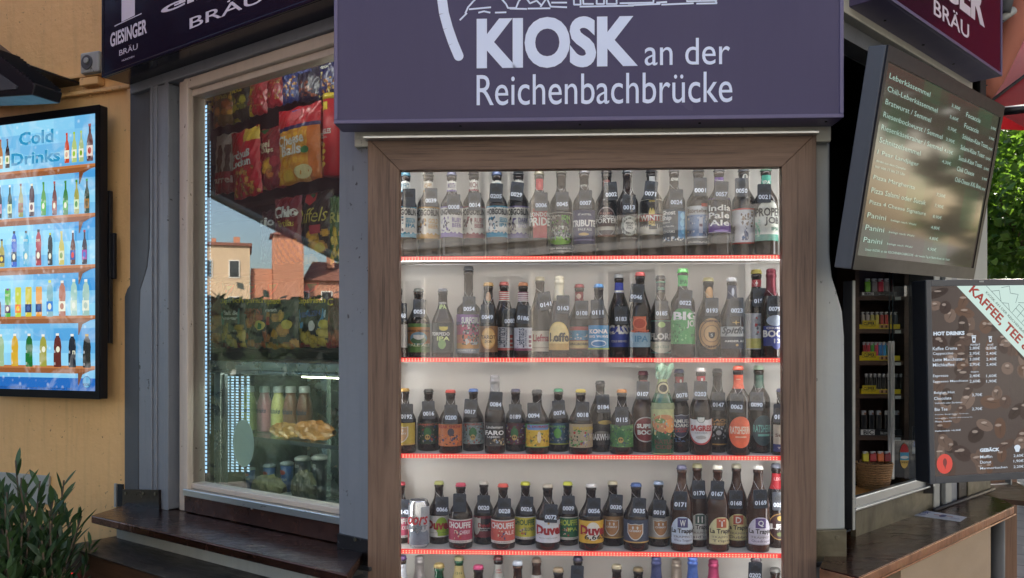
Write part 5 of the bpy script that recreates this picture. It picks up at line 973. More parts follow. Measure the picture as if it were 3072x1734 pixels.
  ('B', 782, 290, 270, 'S', 'brown', C(170, 190, 220), 'silver label with a cream shield', chim(C(176, 172, 166)), ('0019', 795, 672, -.06), None, 1),
  ('B', 1060, 97, 270, 'L', 'amber', C(84, 84, 110), 'arched pale blue label with an indigo square', trap(C(206, 218, 232), C(74, 70, 120), 'W', 'Witte Trappist'), ('0171', 1045, 575, -.04), None, 0),
  ('B', 1245, 78, 250, 'L', 'amber', C(200, 196, 150), 'arched white label with a green square', trap(C(214, 216, 210), C(60, 90, 80), 'I', "Isid'or"), ('0170', 1262, 440, .04), None, 1),
  ('B', 1490, 97, 270, 'L', 'amber', C(206, 204, 190), 'arched yellow label with an orange square', trap(C(222, 212, 160), C(190, 96, 60), 'T', 'Tripel'), ('0167', 1487, 448, -.04), None, 0),
  ('B', 1715, 83, 260, 'L', 'amber', C(210, 206, 180), 'arched straw label with a rust square', trap(C(220, 210, 150), C(184, 90, 64), 'D', 'Dubbel'), ('0168', 1710, 560, -.01), None, 1),
  ('B', 1973, 97, 270, 'L', 'amber', C(206, 204, 196), 'arched lilac white label with a purple square', trap(C(214, 208, 220), C(96, 70, 130), 'Q', 'Quadrupel'), ('0169', 2000, 555, .06), None, 0),
  ('B', 2215, 80, 260, 'L', 'brown', C(120, 124, 140), 'shiny red neck and gold oval outline label', [('E', 0, .26, 62, .16, C(180, 140, 80)), ('E', 0, .26, 57, .148, C(60, 30, 30)), ('T', 'LEO', -50, 56, .225, .295, WHITE, .05), ('E', 0, .36, 16, .03, C(200, 170, 80)), ('E', 0, .17, 18, .025, C(110, 120, 60)), ('R', -84, 84, .70, .885, C(190, 26, 40), 'N'), ('T', 'LEO', -46, 46, .80, .84, C(236, 180, 180), .03, 'N')], ('0055', 2225, 580, 0), None, 1)]),
 dict(name='lowest', zf=A4, oy=1370, base=2292, lv=4, items=[
  ('A', 100, 1178, 250, 'L', 'brown', C(90, 60, 110), 'white neck wrap and purple cap', [('R', -84, 84, .62, .90, C(200, 206, 216), 'N'), ('E', 0, .74, 20, .04, C(220, 180, 90), 'N'), ('R', -80, 80, .1, .5, W_)], None, None, 0),
  ('A', 315, 1187, 250, 'L', 'green', None, 'silver foil neck with maroon writing', [('R', -80, 80, .1, .5, W_), ('T', 'SAIGON', -50, 50, .70, .735, C(110, 40, 50), .03, 'N')], None, C(190, 186, 188), 1),
  ('A', 548, 1275, 290, 'S', 'green', C(170, 150, 90), 'plain green neck and gold cap', [('R', -80, 80, .1, .45, W_)], None, None, 0),
  ('A', 787, 1187, 260, 'L', 'green', C(176, 170, 120), 'gold band on a green neck', [('R', -80, 80, .1, .5, C(60, 130, 70)), ('R', -84, 84, .64, .885, C(196, 180, 120), 'N'), ('T', '1516', -40, 40, .78, .81, C(60, 100, 50), .02, 'N')], None, None, 1),
  ('A', 1020, 1295, 290, 'S', 'brown', C(190, 60, 110), 'bare brown neck and magenta cap', [('R', -80, 80, .1, .45, C(180, 60, 90))], None, None, 0),
  ('A', 1258, 1180, 260, 'L', 'brown', C(120, 50, 50), 'silver neck band with fine red writing', [('R', -80, 80, .1, .5, W_), ('R', -84, 84, .62, .895, C(196, 200, 196), 'N'), ('T', 'KIRIN', -30, 34, .82, .84, C(180, 60, 60), .02, 'N'), ('T', 'ICHIBAN', -34, 40, .79, .81, C(180, 60, 60), .02, 'N'), ('E', 0, .68, 22, .04, C(196, 180, 120), 'N')], None, None, 1),
  ('A', 1490, 1245, 280, 'S', 'amber', C(170, 178, 190), 'navy and white round neck emblem', [('R', -80, 80, .1, .45, C(60, 80, 150)), ('E', 0, .68, 50, .09, W_, 'N'), ('E', 0, .68, 42, .075, C(50, 54, 110), 'N')], None, None, 0),
  ('A', 1717, 1212, 280, 'L', 'amber', C(150, 130, 110), 'white label band reading DRY on a brown neck', [('R', -80, 80, .1, .5, W_), ('R', -84, 84, .62, .79, C(206, 202, 200), 'N'), ('T', 'DRY', -44, 44, .70, .74, C(90, 50, 50), .03, 'N')], None, None, 1),
  ('A', 1978, 1328, 290, 'S', 'brown', C(150, 130, 100), 'bare dark neck and dull bronze cap', [('R', -80, 80, .1, .45, CR)], None, None, 0),
  ('A', 2212, 1190, 260, 'L', 'brown', C(60, 60, 90), 'black neck and a tag with a picture', [('R', -80, 80, .1, .5, C(60, 90, 60))], ('', 2205, 1460, -.04), None, 1),
  ('B', 280, 1288, 280, 'S', 'brown', C(160, 150, 120), 'red neck label and bronze cap', [('R', -80, 80, .1, .45, RD), ('R', -70, 70, .62, .84, C(150, 40, 44), 'N')], None, None, 0),
  ('B', 538, 1323, 280, 'S', 'brown', C(170, 150, 110), 'bare brown neck and gold rimmed cap', [('R', -80, 80, .1, .45, W_), ('E', 0, .68, 50, .06, W_, 'N')], None, None, 1),
  ('B', 755, 1195, 290, 'P', 'brown', None, 'dark navy foil over cap and neck', [('R', -80, 80, .1, .42, C(60, 70, 120))], None, C(60, 66, 108), 0),
  ('B', 995, 1230, 290, 'P', 'brown', None, 'silver grey foil over cap and neck', [('R', -80, 80, .1, .42, W_)], None, C(190, 176, 160), 1),
  ('B', 1190, 1195, 290, 'P', 'brown', None, 'steel blue foil over cap and neck', [('R', -80, 80, .1, .42, C(70, 90, 160))], None, C(70, 100, 170), 0),
  ('B', 1440, 1228, 290, 'P', 'brown', None, 'hot pink foil over cap and neck', [('R', -80, 80, .1, .42, C(210, 80, 130))], None, C(214, 80, 130), 1),
  ('B', 1950, 1190, 290, 'L', 'brown', C(70, 60, 64), 'large dark tag hung high on its neck', [('R', -80, 80, .1, .5, W_)], ('0202', 1940, 1425, -.03), None, 0),
  ('B', 2245, 1330, 280, 'S', 'brown', C(130, 130, 126), 'grey cap beside the right stile', [('R', -80, 80, .1, .45, W_)], None, None, 1)])]
for row in ROWS:
    zs = LV[row['lv']]+.004; last = 0
    for i, it in enumerate(row['items']):
        sd_, X, Yt, wd, kind, glass, cap, desc, elems, tg = it[:10]
        foil = it[10] if len(it) > 10 else None; back = it[11] if len(it) > 11 else i % 2
        sc = row['zf'][0]; ou = 1180 if sd_ == 'A' else 1780
        u = ou+X/sc; yb = .078 if back != 1 else .128
        k = 2.2+yb; R = wd/sc*k/F0/2*.985; R = min(R, .0355)
        vt = row['oy']+Yt/sc
        x, zt_ = FC.hit(u, vt, yb); H = max(.10, zt_-zs)
        x = min(max(x, XI-.049+R), XJ+.049-R)
        nm = row['name']
        if kind == 'K':
            can('beer_can', 'silver drinks can with a red edge, only can on the fourth shelf', FC, (x, yb, zs), H, R, None); continue
        if kind == 'L' and cap == 'paper':
            t = make_bottle('bottle in %s on the third shelf, no tag' % desc, FC, x, yb, zs, H*.98, R, kind, glass, None, elems, 'bottles in the display case', neckfoil=C(170, 180, 130))
            mb = MB(); rd = random.Random(4); n = 18; vs = []; fs = []
            for j in range(7):
                for q in range(n):
                    a = 2*PI*q/n; r = (.0155+.0012*j)*(1+.22*math.sin(q*2.1+j*.8)); vs.append((x+r*math.cos(a)+.0012*j, yb+r*math.sin(a), zs+H*(.84+.027*j)+(.006*math.sin(q*1.7) if j == 6 else 0)))
            for j in range(6):
                for q in range(n): fs.append((j*n+q, j*n+(q+1) % n, (j+1)*n+(q+1) % n, (j+1)*n+q))
            mb.add(vs, fs, C(140, 176, 150)); part('paper_twist', mb, M['printm'], t)
            mb = MB(); p = Pr(mb, lambda a, h, e: (x+(.020+e)*math.sin(math.radians(a)), yb-(.020+e)*math.cos(math.radians(a)), zs+h*H), 8); p.ell(0, .74, 52, .075, BK); p.ell(0, .74, 44, .063, C(200, 190, 150)); p.ell(0, .74, 30, .042, BK); part('seal_label', mb, M['printm'], t)
            continue
        make_bottle(' '.join(('%s bottle with %s' % (glass, desc)).split()[:12])+', %s shelf' % nm, FC, x, yb, zs, H, R, kind, glass, cap, elems, 'bottles in the display case', neckfoil=foil)
        if tg:
            num, tx, ty, rot = tg
            yt = yb-R-.0035
            ut, vtx = ou+tx/sc, row['oy']+ty/sc
            xt, zt2 = FC.hit(ut, vtx, yt); zc = zt2+.0105; xt = min(max(xt+.0105*math.sin(rot), XI-.028), XJ+.028)
            make_tag(num or None, FC, xt, yt, zc, rot, nm, (x, min(zs+.86*H, zc+.045), .013, yb), desc)
# ================================================================ behind the tall window
def bag(label, u0, v0, u1, v1, yb, paintf, texts, name='snack_bag', cat='snack bag', thick=.045, seed=0, tilt=0.0, res=(26, 40)):
    a = FL.hit(u0, v0, yb); b = FL.hit(u1, v1, yb); x0, x1 = a[0], b[0]; z1, z0 = (FL.hit((u0+u1)/2, v0, yb)[1], FL.hit((u0+u1)/2, v1, yb)[1])
    w, h = x1-x0, z1-z0; cx = (x0+x1)/2; rd = random.Random(seed*17+3); ph = [rd.uniform(0, 6.28) for _ in range(6)]
    th = min(thick, w*.3)
    def f(s, t_, e=0, side=-1):   # s,t in 0..1
        bx = max(0, 1-abs(2*s-1)**2.2); bz = max(0, 1-abs(2*t_-1)**3.5); d = th*.5*(bx*bz)**.6
        d += .0035*math.sin(s*9+ph[0]+t_*3)*math.sin(t_*11+ph[1])*bz*bx+.002*math.sin(s*23+ph[2])*math.sin(t_*17+ph[3])+.0016*math.sin((s-t_)*38+ph[4])
        inset = .06*math.sin(PI*t_)**.6*abs(2*s-1)
        X = (s-.5)*w*(1-.05*math.sin(PI*t_)+.0); Z = t_*h+(.003*math.sin(s*14+ph[5]) if t_ > .98 or t_ < .02 else 0)
        X, Z = X*math.cos(tilt)-(Z-h/2)*math.sin(tilt), X*math.sin(tilt)+(Z-h/2)*math.cos(tilt)+h/2
        return (cx+X, yb+side*(d+e), z0+Z)
    r = thing(name, label, cat, FL, (cx, yb, z0), 'snack packets behind the tall window')
    nx, nz = res; mb = MB(); vs = []; fs = []
    for j in range(nz+1):
        for i in range(nx+1): vs.append(f(i/nx, j/nz))
    o_ = len(vs)
    for j in range(nz+1):
        for i in range(nx+1): vs.append(f(i/nx, j/nz, 0, 1))
    b0 = len(mb.v); mb.v += vs
    for j in range(nz):
        for i in range(nx):
            k = j*(nx+1)+i; mb.f.append([b0+q for q in (k, k+1, k+nx+2, k+nx+1)]); mb.c.append(paintf((i+.5)/nx, (j+.5)/nz, rd)); mb.m.append(0); mb.sm.append(True)
            mb.f.append([b0+o_+q for q in (k, k+nx+1, k+nx+2, k+1)]); mb.c.append(paintf(.02, .98, rd)); mb.m.append(0); mb.sm.append(True)
    part('packet', mb, M['foilprint'], r)
    if texts:
        tb = MB(); p = Pr(tb, lambda s, t_, e: f(s, t_, e+.0022)); 
        for tx in texts:
            if tx[0] == 'L':   # small logo shield
                _, s0, s1, t0, t1, c1, c2 = tx; m_ = (s0+s1)/2; p.poly([(s0, t1), (s0, t0+.35*(t1-t0)), (m_, t0), (s1, t0+.35*(t1-t0)), (s1, t1)], c1); p.poly([(s0+.02, t1-.01), (m_, t0+.45*(t1-t0)), (s1-.02, t1-.01)], c2)
            elif tx[0] == 'E': p.ell(*tx[1:])
            elif tx[0] == 'Q': p.rect(*tx[1:])
            else: p.text(tx[0], tx[1], tx[2], tx[3], tx[4], tx[5], tx[6] if len(tx) > 6 else .03, tx[7] if len(tx) > 7 else 0, rot=tx[8] if len(tx) > 8 else 0)
        part('printing', tb, M['printm'], r)
    return r
def chips(bgc, chip, zone, base=None, seed=1):
    rr = random.Random(seed); bl = [(rr.uniform(0, 1), rr.uniform(zone[0], zone[1]), rr.uniform(.09, .2), rr.uniform(.05, .1), rr.choice(chip)) for _ in range(11)]
    def f(s, t, rd):
        c = bgc
        if base and t < base[0]: c = base[1]
        for (a, b, ra, rb, cc) in bl:
            q = ((s-a)/ra)**2+((t-b)/rb)**2
            if q < 1: c = mix_c(cc, mul(cc, .55), q) if q > .55 else cc
        return c
    return f
def bands(lst):
    def f(s, t, rd):
        for lim, c in lst:
            if t < lim: return c
        return lst[-1][1]
    return f
def nuts(bgc, nut, zone, seed=1, n=26, extra=None):
    rr = random.Random(seed); bl = [(rr.uniform(.08, .92), rr.uniform(*zone), .055, .03, rr.choice(nut)) for _ in range(n)]
    def f(s, t, rd):
        c = bgc
        if extra: c = extra(s, t, rd) or bgc
        for (a, b, ra, rb, cc) in bl:
            q = ((s-a)/ra)**2+((t-b)/rb)**2
            if q < 1: c = cc if q < .6 else mul(cc, .5)
        return c
    return f
Y = .34
CH = [C(226, 170, 60), C(214, 150, 70), C(200, 120, 60)]; CY = [C(230, 200, 90), C(220, 186, 70)]; NU = [C(200, 150, 90), C(180, 120, 70)]; FF = ('L', .3, .62, .80, .96, C(170, 40, 44), C(40, 110, 60))
shelfb = thing('snack_shelf', 'dark shelving with snack packets behind the tall window', 'shelf', FL, (-.8, Y+.1, .98))
def shelf_at(u, v, th=.02): 
    z = FL.hit(u, v, Y-.06)[1]; part('shelf_board', MB().box(-1.75, .02, Y+.028, Y+.22, z-th, z), M['inner'], shelfb, bev=.002); return z
zs1 = shelf_at(850, 352); zs2 = shelf_at(900, 563); zs3 = shelf_at(900, 795, .012); zs4 = shelf_at(900, 1047, .014)
part('back_board', MB().box(-1.8, .02, Y+.22, Y+.24, .2, 2.7), M['inner'], shelfb)
bags = [
 (608, 248, 645, 340, 'dark green crisp bag in the upper left corner behind the glass', chips(C(30, 44, 38), CY, (.05, .45), None, 1), [FF]),
 (641, 240, 700, 378, 'olive and orange see-through snack bag on the highest shelf', chips(C(120, 100, 50), CH, (.0, .6), None, 2), [('Arti', .25, .75, .7, .84, C(180, 90, 50)), ('Crunch', .2, .85, .55, .66, C(200, 180, 80))]),
 (692, 226, 750, 366, 'black and olive snack bag with green foot', chips(C(44, 48, 38), [C(150, 160, 60), C(110, 120, 50), C(200, 190, 70)], (.0, .5), None, 3), [('NO', .55, .95, .82, .95, W_), ('nuts', .2, .8, .6, .72, C(220, 200, 70))]),
 (750, 222, 803, 345, 'red peanut bag with a yellow side panel', nuts(C(170, 36, 46), NU, (.1, .7), 4, 24, lambda s, t, rd: C(220, 190, 50) if s < .3 and t < .7 else None), [('KNICK', .02, .28, .12, .66, C(180, 40, 40), .02, 0, PI/2)]),
 (802, 198, 850, 321, 'crimson peanut bag with white lettering', nuts(C(160, 30, 44), NU, (.15, .68), 5, 30), [('Erdnüsse', .15, .85, .78, .86, W_)]),
 (848, 182, 896, 308, 'royal blue peanut bag between red and navy ones', nuts(C(30, 54, 120), NU, (.12, .6), 6, 24), [('Edelnüsse', .1, .9, .72, .80, W_), ('ültje', .2, .75, .86, .96, C(190, 100, 50))]),
 (893, 160, 962, 304, 'navy almond bag with a red oval', nuts(C(26, 28, 58), [C(150, 80, 50), C(120, 60, 40)], (.06, .4), 7, 22), [('E', .4, .83, .3, .09, C(170, 36, 44)), ('ültje', .2, .62, .79, .88, W_), ('Mandeln', .15, .8, .56, .66, C(90, 100, 160))]),
 (958, 140, 1022, 282, 'navy and yellow trail mix bag beside the purple sign', nuts(C(30, 40, 96), [C(220, 180, 60), C(190, 120, 60), C(214, 200, 150)], (.05, .45), 8, 22, lambda s, t, rd: C(210, 190, 80) if t > .72 else None), [('Studenten', .1, .9, .62, .70, W_), ('futter', .2, .7, .52, .60, W_)])]
for i, (u0, v0, u1, v1, lb, pf, tx) in enumerate(bags): bag(lb, u0, v0, u1, v1, Y-(.012 if i % 2 else 0), pf, tx, seed=i, tilt=.04*((i*7) % 3-1), res=(18, 30))
bags = [
 (648, 402, 716, 580, 'white and brown bag with a red foot', lambda s, t, rd: C(170, 36, 44) if t < .34 else (C(90, 60, 50) if (abs(s-.35) < .13 or abs(s-.7) < .12) and t < .8 else C(190, 180, 170)), [('arrel', .1, .9, .16, .28, C(226, 190, 180))], -.05),
 (700, 388, 784, 592, 'red peanut puffs bag standing tilted', nuts(C(196, 34, 46), [C(220, 160, 80), C(196, 130, 60)], (.04, .4), 11, 34, lambda s, t, rd: C(226, 190, 70) if t > .8 and s > .55 else None), [('Erdnuß', .05, .8, .56, .68, W_), ('Locken', .1, .8, .44, .56, W_)], .07),
 (772, 384, 858, 568, 'dark red kettle crisps bag', chips(C(140, 30, 38), CH, (.0, .45), None, 12), [('L', .2, .58, .82, .98, C(170, 50, 50), C(40, 110, 60)), ('Kessel', .05, .62, .66, .78, CR), ('Chips', .3, .75, .55, .66, CR), ('E', .78, .42, .16, .09, C(170, 50, 60))], 0),
 (838, 320, 966, 548, 'big red topped yellow cheese balls bag', lambda s, t, rd: C(196, 34, 46) if t > .74 else (C(40, 40, 90) if t > .71 else (C(200, 110, 40) if s > .78 else (C(226, 170, 60) if ((s*7) % 1-.5)**2+((t*9) % 1-.5)**2 < .14 else C(214, 146, 50)))), [('L', .36, .62, .80, .96, C(196, 50, 60), C(60, 50, 130)), ('Cheese', .05, .72, .50, .64, W_), ('Balls', .15, .65, .36, .50, W_), ('E', .72, .40, .09, .045, C(60, 120, 70)), ('E', .66, .12, .2, .09, C(226, 214, 160)), ('E', .3, .1, .14, .07, C(220, 180, 70))], .02),
 (946, 318, 990, 530, 'narrow red cheese balls bag half hidden', bands([(.35, C(150, 60, 50)), (.7, C(170, 60, 60)), (1, C(196, 34, 46))]), [('ese', .1, .8, .52, .60, W_), ('lls', .2, .8, .42, .50, W_)], 0)]
for i, (u0, v0, u1, v1, lb, pf, tx, tl) in enumerate(bags): bag(lb, u0, v0, u1, v1, Y-(.03 if i % 2 else -.0), pf, tx, seed=20+i, tilt=tl)
# crisp tube
a = FL.hit(981, 290, Y-.02); b = FL.hit(1026, 529, Y-.02); r_ = .0375; cx = a[0]+r_; zz0 = FL.hit(1000, 529, Y-.02)[1]; zz1 = FL.hit(1000, 288, Y-.02)[1]; hh = zz1-zz0
tu = thing('crisp_tube', 'red crisp tube with a yellow lid next to the purple sign', 'crisp tube', FL, (cx, Y-.02, zz0))
part('tube', MB().lathe([(r_, 0), (r_, hh*.93)], cx, Y-.02, zz0, 28, C(196, 30, 40)), M['printm'], tu)
part('lid', MB().lathe([(r_*1.04, hh*.93), (r_*1.04, hh), (r_*.9, hh)], cx, Y-.02, zz0, 28, C(226, 196, 50)), M['plast'], tu)
mb = MB(); p = Pr(mb, lambda a_, h, e: (cx+(r_+e)*math.sin(math.radians(a_)), Y-.02-(r_+e)*math.cos(math.radians(a_)), zz0+h*hh), 8)
p.rect(-50, 10, .80, .90, C(226, 196, 50)); p.text('PRINGLES', -70, 30, .50, .565, WHITE, .03); p.text('ORIGINAL', -55, 10, .45, .475, W_)
for k in range(4): p.ell(-30+6*(k % 2), .37-.08*k, 24, .032, C(226, 180, 80))
part('printing', mb, M['printm'], tu)
bags = [
 (784, 632, 836, 790, 'dark maroon bag cut off by white lettering', bands([(1, C(70, 30, 34))]), [('nio', .05, .9, .70, .86, W_)], -.03),
 (826, 592, 907, 790, 'maroon tortilla bag with white lettering', lambda s, t, rd: C(196, 110, 50) if t < .35 and (s*5+t*6) % 1 < .55 else C(120, 30, 38), [('Chio', .1, .95, .68, .86, W_, .05), ('Tortillas', .25, .85, .54, .64, C(200, 180, 70), .01, .2)], 0),
 (898, 575, 1003, 790, 'black and amber ridged crisps bag', chips(C(40, 34, 28), CH, (.0, .42), None, 32), [('L', .3, .62, .80, .97, C(170, 50, 50), C(40, 110, 60)), ('Riffels', .04, .92, .56, .76, C(190, 180, 80), -.005, .3), ('Q', .45, .75, .40, .52, C(176, 60, 70)), ('E', .72, .2, .14, .07, C(220, 190, 70))], .02),
 (990, 588, 1030, 790, 'green ridged crisps bag at the post', chips(C(60, 100, 50), CY, (.0, .5), None, 33), [('Ri', .1, .9, .6, .76, C(190, 190, 110))], 0)]
for i, (u0, v0, u1, v1, lb, pf, tx, tl) in enumerate(bags): bag(lb, u0, v0, u1, v1, Y-(.02 if i % 2 else 0), pf, tx, seed=40+i, tilt=tl)
K0 = C(34, 28, 26)
bags = [
 (588, 848, 668, 1043, 'crumpled brown crisp bag with a maroon banner', chips(C(120, 60, 44), CH, (.0, .6), (.1, C(90, 30, 30)), 51), [('Q', .0, .8, .5, .68, C(120, 30, 40)), ('Crunchips', .05, .78, .54, .64, W_, .02, 0, .15)], .0),
 (666, 848, 738, 1043, 'black crisp bag with a teal panel', chips(K0, CY, (.0, .32), (.08, C(130, 30, 40)), 52), [FF, ('Chipsfrisch', .05, .98, .66, .76, C(220, 196, 60), .02), ('Q', .12, .9, .36, .60, C(60, 140, 140)), ('Salt &', .3, .85, .50, .57, W_), ('Vinegar', .2, .85, .41, .48, W_)], 0),
 (734, 848, 804, 1043, 'black crisp bag with rust red lettering', chips(K0, [C(190, 90, 50), C(210, 130, 60)], (.0, .5), (.08, C(130, 30, 40)), 53), [FF, ('Chipsfrisch', .05, .98, .66, .76, C(220, 196, 60), .02), ('PEPERONI', .1, .9, .52, .60, C(170, 60, 40), .02), ('E', .82, .34, .16, .075, C(220, 200, 90)), ('E', .82, .33, .11, .05, C(60, 120, 60))], 0),
 (798, 846, 898, 1046, 'black crisp bag with red pepper and green foot', chips(K0, CH, (.0, .5), (.08, C(90, 130, 50)), 54), [('L', .12, .45, .80, .98, C(170, 50, 50), C(40, 110, 60)), ('Chipsfrisch', -.0, .62, .64, .76, C(220, 196, 60), .02), ('ungarisch', .0, .5, .54, .61, W_), ('E', .78, .36, .14, .07, C(220, 200, 90)), ('Q', .12, .28, .36, .48, C(190, 40, 50))], 0),
 (896, 850, 1000, 1043, 'black crisp bag with a light blue salt panel', chips(K0, CY, (.0, .32), (.08, C(150, 30, 40)), 55), [('L', .26, .62, .84, 1.0, C(170, 50, 50), C(40, 110, 60)), ('Chipsfrisch', .02, .9, .66, .78, C(226, 200, 60), .03), ('Q', .12, .86, .30, .60, C(80, 150, 200)), ('Q', .1, .9, .46, .58, C(190, 214, 230)), ('GESALZEN', .14, .8, .48, .56, C(40, 70, 150), .03, 0, .06), ('E', .55, .34, .1, .08, W_), ('E', .86, .36, .13, .07, C(220, 200, 90))], 0),
 (984, 852, 1030, 1043, 'maroon crisp bag half hidden by the post', chips(C(90, 40, 36), [C(170, 80, 50)], (.1, .6), (.1, C(150, 30, 40)), 56), [('C', .1, .5, .66, .78, C(226, 200, 60))], 0)]
for i, (u0, v0, u1, v1, lb, pf, tx, tl) in enumerate(bags): bag(lb, u0, v0, u1, v1, Y-(.02 if i % 2 else 0), pf, tx, seed=60+i, tilt=tl)
# ---- led tube and its channel by the window frame
ld = thing('led_tube', 'upright strip of white LEDs just inside the tall window frame', 'light strip', FL, (hx(FL, 593, .05), .05, 1.15))
def strip(u, y, v0, v1, w, m, n, nm='led_dots'):
    x = hx(FL, u, y); za, zb_ = FL.hit(u, v1, y)[1], FL.hit(u, v0, y)[1]; mb = MB()
    for i in range(n): z = za+(zb_-za)*i/n; mb.box(x-w/2, x+w/2, y-.001, y, z, z+(zb_-za)/n*.62)
    return part(nm, mb, m, ld), x, za, zb_
_, x, za, zb_ = strip(592, .05, 312, 1426, .022, M['ledwhite'], 92)
part('channel', MB().box(x+.006, x+.0085, .048, .056, za, zb_), glow('pale_channel', (.55, .8, .78, 1), .8), ld)
part('channel', MB().box(x-.008, x+.012, .0512, .060, za, zb_), M['alu'], ld)
part('head_fill', MB().box(x, -.02, .125, .135, 2.535, 2.55), glow('added_head_light', (1, .95, .9, 1), 5.5), ld); part('side_fill', MB().box(-.030, -.012, .10, .11, 1.1, 2.4), glow('added_side_light', (1, .97, .92, 1), 3.0), ld)  # unseen strips added above the head and behind the post to brighten the packets
strip(618, .09, 312, 1418, .012, M['ledmirror'], 92)  # glowing copy standing in for the strip's reflection in the glazing
strip(631, .12, 420, 1300, .005, glow('faint_mirrored_dots', (.3, .45, .6, 1), .25), 84)  # fainter glowing copy for a further reflection of the strip
# ---- cooled counter display
YF = .10
a = FL.hit(640, 1105, YF); zt_ = a[1]; xf0 = hx(FL, 641, YF); xf1 = .0; zb0 = 1.02
fr = thing('display_fridge', 'steel counter fridge with fogged glass front behind the tall window', 'fridge', FL, (-.4, YF, zb0))
zt2 = FL.hit(640, 1082, YF)[1]
part('top_panel', MB().box(xf0-.012, xf1, YF-.01, YF+.42, zt_-.004, zt2).box(xf0-.012, xf1, YF-.01, YF+.003, zt_-.016, zt_-.004), M['fsteel'], fr, bev=.004)
part('corner_post', MB().box(xf0, hx(FL, 661, YF), YF, YF+.02, zb0, zt_-.005), M['fsteel'], fr, bev=.003); part('glass_side', MB().box(xf0+.002, xf0+.006, YF+.021, YF+.42, zb0+.03, zt_-.008), M['fglass'], fr)
part('corner_post', MB().box(hx(FL, 664, YF+.01), hx(FL, 676, YF+.01), YF+.008, YF+.02, zb0, zt_-.02), M['greydark'], fr)
part('inner_liner', MB().box(xf0+.012, xf1, YF+.40, YF+.42, zb0, zt_-.005).box(xf0+.012, xf1, YF+.03, YF+.40, zb0, zb0+.03), M['fsteel'], fr)
part('lamp_or_added_bar', MB().box(-.36, xf1-.01, YF+.03, YF+.04, zt_-.022, zt_-.016), glow('fridge_lamp', (1, .9, .65, 1), 9.0), fr)
part('glass_front', MB().box(hx(FL, 668, YF), xf1, YF+.004, YF+.007, zb0+.03, zt_-.008), M['fglass'], fr)
gd = glow('reflected_led_dots', (.55, .75, 1, 1), .45); mbd = MB()  # glowing dots stand in for LEDs mirrored in the fridge side
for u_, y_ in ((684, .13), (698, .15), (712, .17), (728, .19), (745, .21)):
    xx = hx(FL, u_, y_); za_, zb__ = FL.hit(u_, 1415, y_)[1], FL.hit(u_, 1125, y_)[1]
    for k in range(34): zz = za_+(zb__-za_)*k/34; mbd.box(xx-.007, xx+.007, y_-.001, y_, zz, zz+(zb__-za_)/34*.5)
part('led_dots', mbd, gd, fr)  # stand-ins for the mirrored LEDs
YS = YF+.20; zsh = FL.hit(800, 1312, YS-.1)[1]
part('lamp_or_added_bar', MB().box(xf0+.05, -.37, YF+.012, YF+.03, zt_-.0065, zt_-.0045), glow('added_cool_light', (.95, 1, .95, 1), 9.0), fr)  # unseen bar added behind the top lip to brighten the fridge contents
part('wire_shelf', MB().box(xf0+.02, xf1, YS-.12, YF+.39, zsh-.006, zsh), M['fglass'], fr); part('lamp_or_added_bar', MB().box(xf0+.05, xf1, YS-.118, YS-.112, zsh-.011, zsh-.0065), glow('added_shelf_light', (1, 1, .95, 1), 4.0), fr); part('shelf_edge', MB().box(xf0+.02, xf1, YS-.124, YS-.1205, zsh-.012, zsh+.001), M['greydark'], fr)  # the bar under this shelf is unseen, added to brighten the food
part('back_post', MB().box(hx(FL, 965, YF+.3), hx(FL, 980, YF+.3), YF+.3, YF+.32, zb0, zt_-.03), M['fsteel'], fr)
part('oval_patch', MB().prism([(hx(FL, 728, YF)+.056*math.cos(k*PI/16), FL.hit(728, 1330, YF)[1]+.079*math.sin(k*PI/16)) for k in range(32)], YF+.0022, YF+.0035), plain('painted_oval_reflection', C(176, 200, 192), .6), fr)  # pale oval painted in place of a reflection in the pane
def milk(u, col, desc, vt=1158):
    y = YS+.02; x = hx(FL, u, y); z1 = FL.hit(u, vt, y)[1]; H = z1-zsh; R = .0285
    t = thing('milkshake_bottle', desc, 'bottle', FL, (x, y, zsh), 'milkshakes in the counter fridge')
    pr = [(R*.9, 0), (R, .03*H), (R*.97, .3*H), (R, .5*H), (R*.86, .68*H), (R*.62, .80*H), (R*.58, .86*H)]
    part('body', MB().lathe(pr, x, y, zsh, 20, col), M['plast'], t)
    part('cap', MB().lathe([(R*.66, .86*H), (R*.68, .87*H), (R*.66, .985*H), (R*.5, H)], x, y, zsh, 20, C(210, 210, 205)), M['plast'], t)
    mb = MB(); p = Pr(mb, lambda a_, h, e: (x+(rad(pr, h*H)+e)*math.sin(math.radians(a_)), y-(rad(pr, h*H)+e)*math.cos(math.radians(a_)), zsh+h*H), 8); p.text('Milkshake', -60, 60, .42, .53, C(40, 60, 90), .02, .3, rot=0); part('printing', mb, M['printm'], t)
for u, col, ds in ((747, C(206, 204, 130), 'pale yellow milkshake bottle nearest the fridge corner'), (794, C(226, 150, 160), 'pink milkshake bottle'+' in the counter fridge'), (836, C(222, 210, 130), 'cream yellow milkshake bottle between the pink and brown ones'), (873, C(150, 100, 80), 'brown milkshake bottle beside the cream yellow one'), (914, C(128, 84, 64), 'darker brown milkshake bottle at the end of its row')): milk(u, col, ds)
